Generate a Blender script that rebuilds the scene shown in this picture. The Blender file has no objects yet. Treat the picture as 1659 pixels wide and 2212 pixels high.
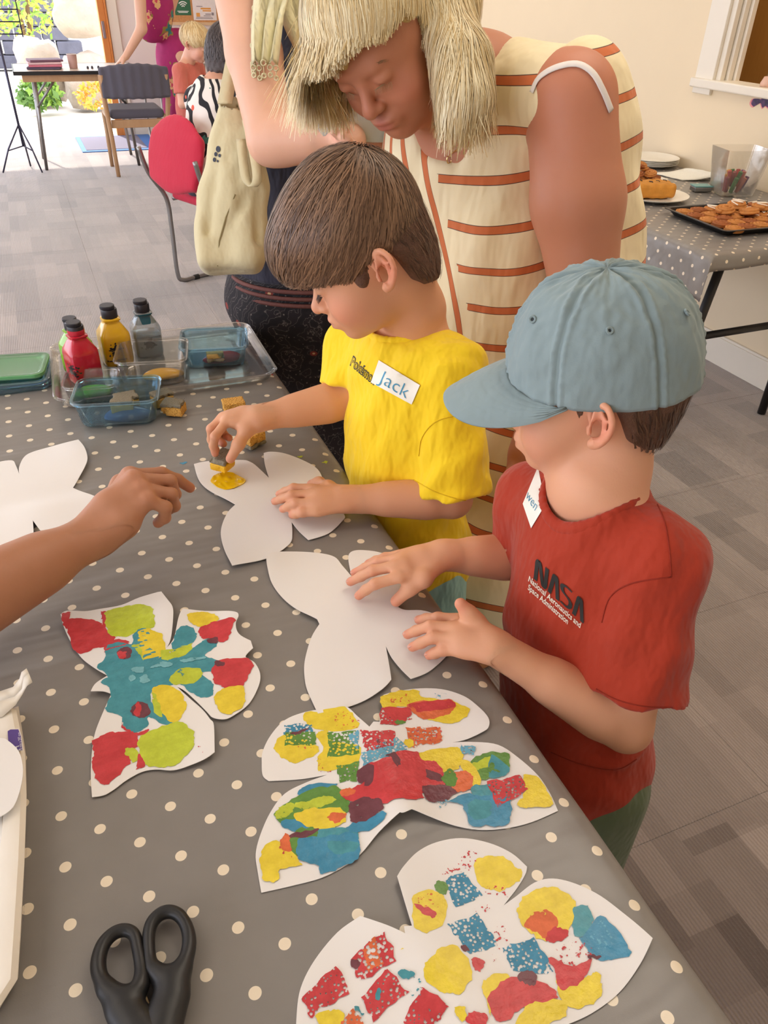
import bpy, bmesh, math, random
import numpy as np
from math import sin, cos, pi, radians, sqrt, atan2
from mathutils import Vector, Matrix, noise
from mathutils.bvhtree import BVHTree
from mathutils.geometry import delaunay_2d_cdt

random.seed(7); RNG = np.random.RandomState(7)
S = bpy.context.scene
COL = S.collection

# ------------------------------------------------------------------ camera
FPX, CX, CY = 1660.0, 829.5, 1106.0            # focal length and centre in pixels of the 1659x2212 frame
RC = np.array([[0.9231, -0.2020, 0.3290], [-0.3850, -0.5340, 0.7530], [0.0240, -0.8210, -0.5700]])
u_, _, v_ = np.linalg.svd(RC); RC = u_ @ v_     # columns: camera right, down, forward in room axes
CAM = np.array([0.0, 0.0, 1.40])
cd = bpy.data.cameras.new('camera'); cam = bpy.data.objects.new('camera', cd); COL.objects.link(cam)
cd.sensor_fit = 'VERTICAL'; cd.sensor_height = 36.0; cd.lens = FPX / 2212.0 * 36.0
cd.clip_start = 0.05; cd.clip_end = 200
M4 = Matrix.Identity(4)
for i in range(3):
    M4[i][0] = RC[i, 0]; M4[i][1] = -RC[i, 1]; M4[i][2] = -RC[i, 2]; M4[i][3] = CAM[i]
cam.matrix_world = M4
S.camera = cam

# ------------------------------------------------------------------ world, sun, ceiling lights, exposure
W = bpy.data.worlds.new('sky'); S.world = W; W.use_nodes = True
bg = W.node_tree.nodes['Background']; bg.inputs[0].default_value = (0.88, 0.91, 1.04, 1); bg.inputs[1].default_value = 5.0
sd = bpy.data.lights.new('sun', 'SUN'); sd.energy = 9.0; sd.angle = radians(1.0); sd.color = (1.0, 0.95, 0.86)
sun = bpy.data.objects.new('sun', sd); COL.objects.link(sun)
sun.rotation_euler = Vector((0.25, -1.0, -1.25)).to_track_quat('-Z', 'Y').to_euler()
CEIL = 2.7
for (lx, ly, le) in ((1.3, 1.2, 24), (1.3, 4.6, 20), (-1.3, 1.2, 12), (-1.3, 4.6, 8)):
    ld = bpy.data.lights.new('ceiling_panel_light', 'AREA'); ld.shape = 'RECTANGLE'; ld.size = 1.2; ld.size_y = 1.2
    ld.energy = le; ld.color = (1.0, 0.88, 0.72)
    lo = bpy.data.objects.new('ceiling_panel_light', ld); COL.objects.link(lo); lo.location = (lx, ly, CEIL - 0.06)
kl = bpy.data.lights.new('kitchen_fill_light', 'AREA'); kl.shape = 'RECTANGLE'; kl.size = 0.5; kl.size_y = 1.2; kl.energy = 14; kl.color = (1.0, 0.86, 0.66)  # added unseen lamp that brightens the cupboard beyond the hatch
ko = bpy.data.objects.new('kitchen_fill_light', kl); COL.objects.link(ko); ko.location = (3.05, 2.4, 2.6)
S.cycles.transparent_max_bounces = 20; S.cycles.max_bounces = 8; S.cycles.diffuse_bounces = 4; S.cycles.caustics_reflective = False; S.cycles.caustics_refractive = False
S.view_settings.view_transform = 'Standard'; S.view_settings.look = 'None'
S.view_settings.exposure = -0.30; S.view_settings.gamma = 1.0; S.view_settings.use_curve_mapping = False

# ------------------------------------------------------------------ placing helpers
def ray(px, py):
    return RC @ np.array([(px - CX) / FPX, (py - CY) / FPX, 1.0])
def at(px, py, x=None, y=None, z=None, d=None):
    r = ray(px, py)
    t = d if d is not None else (x - CAM[0]) / r[0] if x is not None else (y - CAM[1]) / r[1] if y is not None else (z - CAM[2]) / r[2]
    return CAM + r * t
def proj(p):
    c = RC.T @ (np.asarray(p, float) - CAM); return c[0] / c[2] * FPX + CX, c[1] / c[2] * FPX + CY, c[2]

def lin(c):
    return tuple((v / 12.92 if v <= 0.04045 else ((v + 0.055) / 1.055) ** 2.4) for v in [q / 255.0 for q in c[:3]]) + (1.0,)

# ------------------------------------------------------------------ materials
MATS = {}
class NT:
    def __init__(s, name):
        s.m = bpy.data.materials.new(name); s.m.use_nodes = True; s.t = s.m.node_tree; s.t.nodes.clear()
        s.out = s.t.nodes.new('ShaderNodeOutputMaterial')
    def n(s, typ, ins=None, **kw):
        nd = s.t.nodes.new('ShaderNode' + typ)
        for k, v in kw.items(): setattr(nd, k, v)
        for k, v in (ins or {}).items():
            if isinstance(v, bpy.types.NodeSocket): s.t.links.new(v, nd.inputs[k])
            else: nd.inputs[k].default_value = v
        return nd
    def math(s, op, a, b=0.0, c=None):
        i = {0: a, 1: b}
        if c is not None: i[2] = c
        return s.n('Math', i, operation=op).outputs[0]
    def mix(s, fac, a, b, blend='MIX'):
        nd = s.n('Mix', None, data_type='RGBA', blend_type=blend)
        for idx, v in ((0, fac), (6, a), (7, b)):
            if isinstance(v, bpy.types.NodeSocket): s.t.links.new(v, nd.inputs[idx])
            else: nd.inputs[idx].default_value = v
        return nd.outputs[2]
    def ramp(s, fac, stops):
        nd = s.n('ValToRGB', {0: fac}); cr = nd.color_ramp
        while len(cr.elements) < len(stops): cr.elements.new(0.5)
        for e, (p, c) in zip(cr.elements, stops): e.position = p; e.color = c if len(c) == 4 else tuple(c) + (1,)
        return nd.outputs[0]
    def noise(s, scale, detail=3.0, vec=None, rough=0.55, out=0):
        i = {'Scale': scale, 'Detail': detail, 'Roughness': rough}
        if vec is not None: i['Vector'] = vec
        return s.n('TexNoise', i).outputs[out]
    def obj(s): return s.n('TexCoord').outputs['Object']
    def bump(s, h, strength=0.3, dist=0.002):
        return s.n('Bump', {'Height': h, 'Strength': strength, 'Distance': dist}).outputs[0]
    def done(s, shader):
        s.t.links.new(shader, s.out.inputs[0]); MATS[s.m.name] = s.m; return s.m
    def pbr(s, base, rough=0.6, normal=None, **kw):
        i = {'Base Color': base, 'Roughness': rough}
        if normal is not None: i['Normal'] = normal
        i.update({k.replace('_', ' '): v for k, v in kw.items()})
        return s.n('BsdfPrincipled', i).outputs[0]

def mat(name, rgb, rough=0.6, var=0.08, scale=40.0, bump=0.0, bscale=None, bdist=0.002, **kw):
    """plain procedural material: base colour with slight noise variation and optional noise bump"""
    if name in MATS: return MATS[name]
    t = NT(name); co = t.obj(); c = lin(rgb)
    f = t.noise(scale, 3.0, co)
    base = t.mix(f, tuple(v * (1 - var) for v in c[:3]) + (1,), tuple(min(1, v * (1 + var)) for v in c[:3]) + (1,))
    nrm = t.bump(t.noise(bscale or scale * 3, 4.0, co), bump, bdist) if bump else None
    return t.done(t.pbr(base, rough, nrm, **kw))

def plastic_clear(name, rgb, body=0.12, rough=0.12):
    """thin clear plastic: transparent tint plus glossy by fresnel, a little diffuse body"""
    t = NT(name); c = lin(rgb)
    tr = t.n('BsdfTransparent', {0: c}).outputs[0]
    gl = t.n('BsdfGlossy', {0: (1, 1, 1, 1), 'Roughness': rough}).outputs[0]
    df = t.n('BsdfDiffuse', {0: c}).outputs[0]
    fr = t.n('LayerWeight', {0: 0.25}).outputs['Fresnel']
    a = t.n('MixShader', {0: body, 1: tr, 2: df}).outputs[0]
    f2 = t.math('ADD', t.math('MULTIPLY', fr, 0.75), 0.04)
    return t.done(t.n('MixShader', {0: f2, 1: a, 2: gl}).outputs[0])

# ------------------------------------------------------------------ objects
def link(name, me, m=None, parent=None, smooth=False):
    if m is not None and not me.materials: me.materials.append(m if not isinstance(m, str) else MATS[m])
    o = bpy.data.objects.new(name, me); COL.objects.link(o)
    if smooth and len(me.polygons): me.polygons.foreach_set('use_smooth', np.ones(len(me.polygons), dtype=bool))
    if parent is not None:
        o.parent = parent
        o.matrix_parent_inverse = mw(parent).inverted()
    return o
def mw(o):
    m = o.matrix_basis.copy(); p = o
    while p.parent is not None:
        m = p.parent.matrix_basis @ p.matrix_parent_inverse @ m; p = p.parent
    return m
def tag(o, label, cat, group=None):
    o['label'] = label; o['category'] = cat
    if group: o['group'] = group
    return o
def thing(name, label, cat, loc=(0, 0, 0), group=None):
    o = bpy.data.objects.new(name, None); COL.objects.link(o); o.location = Vector([float(v) for v in loc]); o.empty_display_size = 0.05
    return tag(o, label, cat, group)
def struct(o): o['kind'] = 'structure'; return o
def stuff(o): o['kind'] = 'stuff'; return o

class MB:
    """collects world-space geometry for ONE mesh object"""
    def __init__(s): s.v = []; s.f = []; s.uv = None
    def add(s, vs, fs):
        b = len(s.v); s.v += [tuple(map(float, p)) for p in vs]; s.f += [tuple(b + i for i in f) for f in fs]; return s
    def box(s, c, h, rot=None, taper=1.0):
        vs = []
        for z in (-1, 1):
            k = 1.0 if z < 0 else taper
            for (x, y) in ((-1, -1), (1, -1), (1, 1), (-1, 1)):
                p = Vector((x * h[0] * k, y * h[1] * k, z * h[2]))
                if rot is not None: p = rot @ p
                vs.append((p.x + c[0], p.y + c[1], p.z + c[2]))
        return s.add(vs, [(3, 2, 1, 0), (4, 5, 6, 7), (0, 1, 5, 4), (1, 2, 6, 5), (2, 3, 7, 6), (3, 0, 4, 7)])
    def loft(s, rings, cap=True, closed=True):
        n = len(rings[0]); vs = [p for r in rings for p in r]; fs = []
        for k in range(len(rings) - 1):
            for i in range(n if closed else n - 1):
                j = (i + 1) % n; fs.append((k * n + i, k * n + j, (k + 1) * n + j, (k + 1) * n + i))
        if cap: fs += [tuple(range(n - 1, -1, -1)), tuple((len(rings) - 1) * n + i for i in range(n))]
        return s.add(vs, fs)
    def tube(s, pts, r, n=8, cap=True, flat=None):
        P = [np.asarray(p, float) for p in pts]; m = len(P)
        R = r if hasattr(r, '__len__') else [r] * m
        rings = []; up = None
        for i in range(m):
            t = P[min(i + 1, m - 1)] - P[max(i - 1, 0)]; t /= (np.linalg.norm(t) + 1e-12)
            if up is None: up = np.array([0, 0, 1.0]) if abs(t[2]) < 0.9 else np.array([1.0, 0, 0])
            a = np.cross(t, up); a /= (np.linalg.norm(a) + 1e-12); b = np.cross(a, t); up = b
            fl = 1.0 if flat is None else flat
            rings.append([P[i] + R[i] * (cos(q) * a + sin(q) * b * fl) for q in [2 * pi * k / n for k in range(n)]])
        return s.loft(rings, cap)
    def lathe(s, prof, c=(0, 0, 0), n=24, sq=None, rot=0.0, sx=1.0, sy=1.0):
        rings = []
        for (r, z) in prof:
            ring = []
            for k in range(n):
                q = 2 * pi * k / n; e = 1.0
                if sq: e = 1.0 / ((abs(cos(q)) ** sq + abs(sin(q)) ** sq) ** (1.0 / sq))
                x, y = r * e * cos(q) * sx, r * e * sin(q) * sy
                ring.append((c[0] + x * cos(rot) - y * sin(rot), c[1] + x * sin(rot) + y * cos(rot), c[2] + z))
            rings.append(ring)
        return s.loft(rings)
    def mesh(s, name):
        me = bpy.data.meshes.new(name); me.from_pydata(s.v, [], s.f); me.update(); return me
    def build(s, name, m, parent=None, smooth=False, bevel=0.0, seg=2, auto=None):
        me = s.mesh(name)
        if bevel > 0:
            bm = bmesh.new(); bm.from_mesh(me)
            bmesh.ops.recalc_face_normals(bm, faces=bm.faces)
            ed = [e for e in bm.edges if len(e.link_faces) == 2 and e.calc_face_angle(0) > 0.5]
            bmesh.ops.bevel(bm, geom=ed, offset=bevel, segments=seg, affect='EDGES', profile=0.5)
            bm.to_mesh(me); bm.free()
        else:
            bm = bmesh.new(); bm.from_mesh(me); bmesh.ops.recalc_face_normals(bm, faces=bm.faces); bm.to_mesh(me); bm.free()
        if auto is not None:
            me.polygons.foreach_set('use_smooth', np.ones(len(me.polygons), dtype=bool))
            me.set_sharp_from_angle(angle=auto)
        return link(name, me, m, parent, smooth)

def catmull(pts, sub=6, closed=True):
    P = [np.asarray(p, float) for p in pts]; n = len(P); out = []
    rng = range(n) if closed else range(n - 1)
    for i in rng:
        if closed: p0, p1, p2, p3 = P[i - 1], P[i], P[(i + 1) % n], P[(i + 2) % n]
        else: p0, p1, p2, p3 = P[max(i - 1, 0)], P[i], P[i + 1], P[min(i + 2, n - 1)]
        for k in range(sub):
            t = k / sub
            out.append(0.5 * ((2 * p1) + (-p0 + p2) * t + (2 * p0 - 5 * p1 + 4 * p2 - p3) * t * t + (-p0 + 3 * p1 - 3 * p2 + p3) * t ** 3))
    if not closed: out.append(P[-1])
    return out

def copy_tree(o, off, name=None, rot=0.0):
    """copy of a thing and its parts, moved by off"""
    c = o.copy(); COL.objects.link(c); c.location = o.location + Vector(off); c.rotation_euler.z += rot
    if name: c.name = name
    for ch in [k for k in bpy.data.objects if k.parent == o]:
        d = ch.copy(); COL.objects.link(d); d.parent = c
        for g in [k for k in bpy.data.objects if k.parent == ch]:
            e = g.copy(); COL.objects.link(e); e.parent = d
    return c
# ================================================================== implicit modelling: smooth unions of simple solids, meshed with surface nets
class Pr:
    """a primitive: distance function of points (x,y,z arrays) and a bounding box"""
    def __init__(s, fn, lo, hi): s.fn = fn; s.lo = np.asarray(lo, float); s.hi = np.asarray(hi, float)
def cap(a, b, ra, rb=None):
    a = np.asarray(a, float); b = np.asarray(b, float); rb = ra if rb is None else rb; ab = b - a; L = float(ab @ ab) + 1e-12
    def fn(x, y, z):
        px, py, pz = x - a[0], y - a[1], z - a[2]
        t = np.clip((px * ab[0] + py * ab[1] + pz * ab[2]) / L, 0, 1)
        return np.sqrt((px - t * ab[0]) ** 2 + (py - t * ab[1]) ** 2 + (pz - t * ab[2]) ** 2) - (ra + (rb - ra) * t)
    r = max(ra, rb); return Pr(fn, np.minimum(a, b) - r, np.maximum(a, b) + r)
def elp(c, r, R=None):
    """ellipsoid, R = 3x3 rotation whose columns are its axes"""
    c = np.asarray(c, float); r = np.asarray(r, float); R = np.eye(3) if R is None else np.asarray(R, float)
    def fn(x, y, z):
        px, py, pz = x - c[0], y - c[1], z - c[2]
        q = [(px * R[0, i] + py * R[1, i] + pz * R[2, i]) / r[i] for i in range(3)]
        k0 = np.sqrt(q[0] ** 2 + q[1] ** 2 + q[2] ** 2) + 1e-9
        k1 = np.sqrt((q[0] / r[0]) ** 2 + (q[1] / r[1]) ** 2 + (q[2] / r[2]) ** 2) + 1e-9
        return k0 * (k0 - 1.0) / k1
    e = np.sqrt((R ** 2) @ (r ** 2)); return Pr(fn, c - e, c + e)
def rbox(c, h, R=None, rd=0.01):
    c = np.asarray(c, float); h = np.asarray(h, float); R = np.eye(3) if R is None else np.asarray(R, float)
    def fn(x, y, z):
        px, py, pz = x - c[0], y - c[1], z - c[2]
        q = [np.abs(px * R[0, i] + py * R[1, i] + pz * R[2, i]) - (h[i] - rd) for i in range(3)]
        o = np.sqrt(sum(np.maximum(v, 0) ** 2 for v in q)); return o + np.minimum(np.maximum(q[0], np.maximum(q[1], q[2])), 0) - rd
    e = np.abs(R) @ h; return Pr(fn, c - e, c + e)
def ecap(a, b, ra, rb, n, s):
    """capsule whose section is scaled by s along direction n (flattened when s < 1)"""
    a = np.asarray(a, float); b = np.asarray(b, float); n = np.asarray(n, float); n = n / np.linalg.norm(n)
    ab = b - a; n = n - ab * (n @ ab) / (ab @ ab + 1e-12); n /= np.linalg.norm(n); L = float(ab @ ab) + 1e-12; k = 1.0 / s - 1.0
    def fn(x, y, z):
        px, py, pz = x - a[0], y - a[1], z - a[2]; w = (px * n[0] + py * n[1] + pz * n[2]) * k
        px = px + w * n[0]; py = py + w * n[1]; pz = pz + w * n[2]
        t = np.clip((px * ab[0] + py * ab[1] + pz * ab[2]) / L, 0, 1)
        return (np.sqrt((px - t * ab[0]) ** 2 + (py - t * ab[1]) ** 2 + (pz - t * ab[2]) ** 2) - (ra + (rb - ra) * t)) * min(1.0, s ** 0.5)
    r = max(ra, rb) * max(1, s); return Pr(fn, np.minimum(a, b) - r, np.maximum(a, b) + r)
def half(p, n, lo=None, hi=None):
    """half space on the side n points to (negative there)"""
    p = np.asarray(p, float); n = np.asarray(n, float); n = n / np.linalg.norm(n)
    fn = lambda x, y, z: -((x - p[0]) * n[0] + (y - p[1]) * n[1] + (z - p[2]) * n[2])
    return Pr(fn, [-99] * 3 if lo is None else lo, [99] * 3 if hi is None else hi)
def chain(pts, rs, k=0.008):
    pts = [np.asarray(p, float) for p in pts]; rs = rs if hasattr(rs, '__len__') else [rs] * len(pts)
    return [('add', cap(pts[i], pts[i + 1], rs[i], rs[i + 1]), k) for i in range(len(pts) - 1)]
def add(p, k=0.01): return [('add', p, k)]
def sub(p, k=0.005): return [('sub', p, k)]
def smin(a, b, k):
    if k <= 0: return np.minimum(a, b)
    h = np.clip(0.5 + 0.5 * (b - a) / k, 0, 1); return b + (a - b) * h - k * h * (1 - h)
def dist(ops, P):
    """field at points P (n,3)"""
    x, y, z = P[:, 0], P[:, 1], P[:, 2]; D = np.full(len(P), 1.0)
    for kind, pr, k in ops:
        if kind == 'add': D = smin(D, pr.fn(x, y, z), k)
        elif kind == 'sub': D = -smin(-D, pr.fn(x, y, z), k)
        elif kind == 'int': D = -smin(-D, -pr.fn(x, y, z), k)
        else: D = D + pr.fn(x, y, z)
    return D
def grad(ops, P, e=0.0015):
    g = np.stack([dist(ops, P + d) - dist(ops, P - d) for d in np.eye(3) * e], 1); return g / (np.linalg.norm(g, axis=1, keepdims=True) + 1e-9)
def nets(ops, h, lo=None, hi=None):
    """vertices, quads of the zero surface on a grid of spacing h"""
    adds = [o[1] for o in ops if o[0] == 'add']
    L = np.min([p.lo for p in adds], 0) - 3 * h; U = np.max([p.hi for p in adds], 0) + 3 * h
    if lo is not None: L = np.maximum(L, lo)
    if hi is not None: U = np.minimum(U, hi)
    n = np.ceil((U - L) / h).astype(int) + 1
    ax = [(L[i] + h * np.arange(n[i])).astype(np.float32) for i in range(3)]
    D = np.full(n, 0.5, dtype=np.float32)
    for kind, pr, k in ops:
        m = k + 2.5 * h
        a = np.clip(np.floor((pr.lo - m - L) / h).astype(int), 0, n); b = np.clip(np.ceil((pr.hi + m - L) / h).astype(int) + 1, 0, n)
        if (b <= a).any(): continue
        sl = tuple(slice(a[i], b[i]) for i in range(3))
        x = ax[0][sl[0]][:, None, None]; y = ax[1][sl[1]][None, :, None]; z = ax[2][sl[2]][None, None, :]
        d = pr.fn(x, y, z).astype(np.float32)
        if kind == 'add': D[sl] = smin(D[sl], d, k)
        elif kind == 'sub': D[sl] = -smin(-D[sl], d, k)
        elif kind == 'int': D[sl] = -smin(-D[sl], -d, k)
        else: D[sl] = D[sl] + d
    N = D < 0
    c = np.zeros(n - 1, dtype=np.int8); cor = [(i, j, k) for i in (0, 1) for j in (0, 1) for k in (0, 1)]
    for (i, j, k) in cor: c += N[i:n[0] - 1 + i, j:n[1] - 1 + j, k:n[2] - 1 + k]
    I = np.argwhere((c > 0) & (c < 8)); V = np.stack([D[I[:, 0] + i, I[:, 1] + j, I[:, 2] + k] for (i, j, k) in cor], 1)
    acc = np.zeros((len(I), 3)); cnt = np.zeros(len(I))
    for p in range(8):
        for q in range(p + 1, 8):
            dlt = np.array(cor[q]) - np.array(cor[p])
            if np.abs(dlt).sum() != 1: continue
            s = (V[:, p] < 0) != (V[:, q] < 0); t = np.where(s, V[:, p] / np.where(s, V[:, p] - V[:, q], 1), 0)
            acc += s[:, None] * (np.array(cor[p]) + t[:, None] * dlt); cnt += s
    P = L + h * (I + acc / cnt[:, None])
    ID = np.full(n - 1, -1, dtype=np.int32); ID[tuple(I.T)] = np.arange(len(I))
    F = []
    for a in range(3):
        b, e = (a + 1) % 3, (a + 2) % 3
        s0 = [slice(None)] * 3; s1 = [slice(None)] * 3; s0[a] = slice(0, n[a] - 1); s1[a] = slice(1, n[a])
        ch = N[tuple(s0)] != N[tuple(s1)]
        E = np.argwhere(ch); E = E[(E[:, b] > 0) & (E[:, b] < n[b] - 1) & (E[:, e] > 0) & (E[:, e] < n[e] - 1)]
        if not len(E): continue
        def cell(db, de):
            q = E.copy(); q[:, b] += db; q[:, e] += de; return ID[tuple(q.T)]
        Q = np.stack([cell(-1, -1), cell(0, -1), cell(0, 0), cell(-1, 0)], 1)
        fl = ~N[tuple(E.T)]; Q[fl] = Q[fl][:, ::-1]; F.append(Q)
    F = np.concatenate(F); F = F[(F >= 0).all(1)]
    return P, F
def vf_mesh(name, P, F, colors=None):
    me = bpy.data.meshes.new(name); me.vertices.add(len(P)); me.vertices.foreach_set('co', np.ascontiguousarray(P, dtype=np.float32).ravel())
    k = F.shape[1]; me.loops.add(F.size); me.loops.foreach_set('vertex_index', np.ascontiguousarray(F, dtype=np.int32).ravel())
    me.polygons.add(len(F)); me.polygons.foreach_set('loop_start', np.arange(0, F.size, k, dtype=np.int32)); me.polygons.foreach_set('loop_total', np.full(len(F), k, dtype=np.int32))
    me.update(calc_edges=True); me.validate()
    if colors is not None:
        ca = me.color_attributes.new('Col', 'FLOAT_COLOR', 'POINT'); c4 = np.ones((len(P), 4), dtype=np.float32); c4[:, :3] = colors
        ca.data.foreach_set('color', c4.ravel())
    return me
def relax(P, F, it=2, lam=0.5):
    """light Laplacian smoothing of a quad mesh"""
    for _ in range(it):
        S_ = np.zeros_like(P); C_ = np.zeros(len(P))
        for i in range(4):
            a, b = F[:, i], F[:, (i + 1) % 4]
            np.add.at(S_, a, P[b]); np.add.at(C_, a, 1); np.add.at(S_, b, P[a]); np.add.at(C_, b, 1)
        P = P + lam * (S_ / np.maximum(C_, 1)[:, None] - P)
    return P
def solid(name, ops, h, m, parent=None, colfn=None, regions=(), it=1):
    """mesh object of the field; regions = [(lo, hi, h)] are meshed finer, the rest at h, all in ONE mesh"""
    Ps, Fs = [], []; base = 0
    P, F = nets(ops, h)
    for (lo, hi, _) in regions:
        c = P[F].mean(1); inn = ((c > np.asarray(lo) + h * 1.2) & (c < np.asarray(hi) - h * 1.2)).all(1); F = F[~inn]
    parts = [(P, F, h)]
    for (lo, hi, hh) in regions: parts.append(nets(ops, hh, lo, hi) + (hh,))
    for (P, F, hh) in parts:
        u = np.unique(F); mp = np.full(len(P), -1); mp[u] = np.arange(len(u)); P = P[u]; F = mp[F]
        P = relax(P, F, it) if it else P
        Ps.append(P); Fs.append(F + base); base += len(P)
    P = np.concatenate(Ps); F = np.concatenate(Fs)
    return link(name, vf_mesh(name, P, F, colfn(P) if colfn else None), m, parent, True)
def rotm(rx=0, ry=0, rz=0):
    """rotation matrix, degrees, applied x then y then z"""
    return np.array(Matrix.Rotation(radians(rz), 3, 'Z') @ Matrix.Rotation(radians(ry), 3, 'Y') @ Matrix.Rotation(radians(rx), 3, 'X'))
def frame(fwd, up):
    """columns right, forward, up"""
    f = np.asarray(fwd, float); f = f / np.linalg.norm(f); u = np.asarray(up, float); u = u - f * (u @ f); u /= np.linalg.norm(u)
    return np.stack([np.cross(f, u), f, u], 1)
def bvh_of(o):
    me = o.data; return BVHTree.FromPolygons([v.co.copy() for v in me.vertices], [tuple(p.vertices) for p in me.polygons])
def text_mesh(s, size=1.0, font_bold=0.0, shear=0.0, fit=None):
    """flat text as (verts 2d, faces) centred on the origin"""
    cu = bpy.data.curves.new('t', 'FONT'); cu.body = s; cu.size = size; cu.align_x = 'CENTER'; cu.align_y = 'CENTER'; cu.offset = font_bold; cu.shear = shear; cu.resolution_u = 3
    ob = bpy.data.objects.new('t', cu); COL.objects.link(ob); dg = bpy.context.evaluated_depsgraph_get(); dg.update()
    me = ob.evaluated_get(dg).to_mesh(); V = [(v.co.x, v.co.y) for v in me.vertices]; F_ = [tuple(p.vertices) for p in me.polygons]
    ob.evaluated_get(dg).to_mesh_clear(); bpy.data.objects.remove(ob); bpy.data.curves.remove(cu)
    return V, F_
# ================================================================== the setting
TZ = 0.74                                             # height of the craft table
WX, BY = 2.68, 9.1                                    # right wall, back wall
wall_m = mat('wall_paint', (238, 220, 188), 0.85, 0.02, 6, 0.08, 300)
white_m = mat('white_gloss_paint', (238, 230, 214), 0.45, 0.02, 8)
ceil_m = mat('ceiling_white', (236, 230, 220), 0.9, 0.02, 5)
wood_m = None
def wood(name, c1, c2, scale=6.0, axis=(1, 12, 1), rough=0.45):
    t = NT(name); co = t.obj(); mp = t.n('Mapping', {0: co, 3: axis}).outputs[0]
    f = t.noise(scale, 5.0, mp); w = t.noise(scale * 9, 2.0, mp)
    c = t.mix(t.math('ADD', t.math('MULTIPLY', f, 0.75), t.math('MULTIPLY', w, 0.3)), lin(c1), lin(c2))
    return t.done(t.pbr(c, rough, t.bump(w, 0.06, 0.001)))
oak = wood('oak_door_wood', (168, 116, 52), (206, 156, 84), 3.0, (4, 4, 0.5))
pine = wood('orange_pine', (196, 112, 48), (236, 160, 86), 3.0, (6, 6, 0.5))
beech = wood('beech_frame', (176, 134, 96), (206, 168, 128), 4.0, (5, 5, 0.7))

def carpet():
    t = NT('carpet_tiles'); g = t.n('NewGeometry').outputs['Position']
    sw = t.n('Mapping', {0: g, 2: (0, 0, pi / 2)}).outputs[0]
    def bricks(sc, bw, rh, off, freq, a, b):
        nd = t.n('TexBrick', {'Vector': sw, 'Scale': sc, 'Mortar Size': 0.0, 'Bias': 0.0, 'Brick Width': bw, 'Row Height': rh,
                              'Color1': a, 'Color2': b, 'Mortar': a}, offset=off, offset_frequency=freq, squash=0.7, squash_frequency=3)
        return nd.outputs[0]
    k = (0, 0, 0, 1); w = (1, 1, 1, 1)
    b1 = bricks(1.0, 0.42, 0.115, 0.37, 2, k, w); b2 = bricks(1.0, 0.27, 0.23, 0.61, 3, k, w); b3 = bricks(1.0, 0.61, 0.0575, 0.29, 2, k, w)
    s = t.math('ADD', t.math('ADD', t.math('MULTIPLY', b1, 0.42), t.math('MULTIPLY', b2, 0.36)), t.math('MULTIPLY', b3, 0.22))
    rib = t.n('TexWave', {'Vector': sw, 'Scale': 42.0, 'Distortion': 0.6, 'Detail': 1.0}, bands_direction='Y').outputs[1]
    spk = t.noise(420.0, 2.0, g)
    c = t.mix(s, lin((94, 80, 72)), lin((188, 172, 162)))
    c = t.mix(t.math('MULTIPLY', rib, 0.30), c, lin((74, 62, 54)))
    c = t.mix(t.math('MULTIPLY', spk, 0.34), c, lin((196, 178, 160)), 'MULTIPLY')
    h = t.math('ADD', t.math('MULTIPLY', rib, 0.6), t.math('MULTIPLY', spk, 0.6))
    return t.done(t.pbr(c, 0.95, t.bump(h, 0.5, 0.004), Sheen_Weight=0.9, Sheen_Roughness=0.45))
carpet_m = carpet()
sub_m = mat('subfloor', (70, 62, 56), 0.95)

floor = struct(MB().box((-0.48, 3.05, -0.06), (3.12, 6.05, 0.05)).build('floor', sub_m))
TS = 0.5
tile_me = MB().box((0, 0, -0.005), (TS / 2 - 0.0003, TS / 2 - 0.0003, 0.005)).build('carpet_tile', carpet_m, floor, bevel=0.0006, seg=1)
first = True
for ix in range(13):
    for iy in range(24):
        x, y = WX - 0.25 - ix * TS, 8.85 - iy * TS
        if x < -3.5 or y < -2.9: continue
        vis = False
        for dx in (-.25, .25):
            for dy in (-.25, .25):
                q = proj((x + dx, y + dy, 0))
                if q[2] > 0.2 and -150 < q[0] < 1810 and -150 < q[1] < 2360: vis = True
        if not vis and (ix > 11 or y < 0): continue
        o = tile_me if first else tile_me.copy()
        if not first: COL.objects.link(o)
        o.matrix_parent_inverse = Matrix.Identity(4); o.location = (x, y, 0); first = False

struct(MB().box((-0.48, 3.05, CEIL + 0.05), (3.12, 6.05, 0.05)).build('ceiling', ceil_m))
# right wall with the serving hatch
HY0, HY1, HZ0, HZ1 = 1.25, 2.83, 1.07, 2.1
m = MB()
m.box((WX + 0.045, (HY1 + BY) / 2, CEIL / 2), (0.045, (BY - HY1) / 2, CEIL / 2))
m.box((WX + 0.045, (HY0 - 3.0) / 2, CEIL / 2), (0.045, (HY0 + 3.0) / 2, CEIL / 2))
m.box((WX + 0.045, (HY0 + HY1) / 2, HZ0 / 2), (0.045, (HY1 - HY0) / 2, HZ0 / 2))
m.box((WX + 0.045, (HY0 + HY1) / 2, (HZ1 + CEIL) / 2), (0.045, (HY1 - HY0) / 2, (CEIL - HZ1) / 2))
struct(m.build('wall_right', wall_m))
m = MB().box((WX - 0.009, 3.05, 0.06), (0.009, 6.03, 0.06)); m.box((WX - 0.006, 3.05, 0.124), (0.006, 6.03, 0.006))
struct(m.build('baseboard_right', white_m, bevel=0.002))
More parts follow.
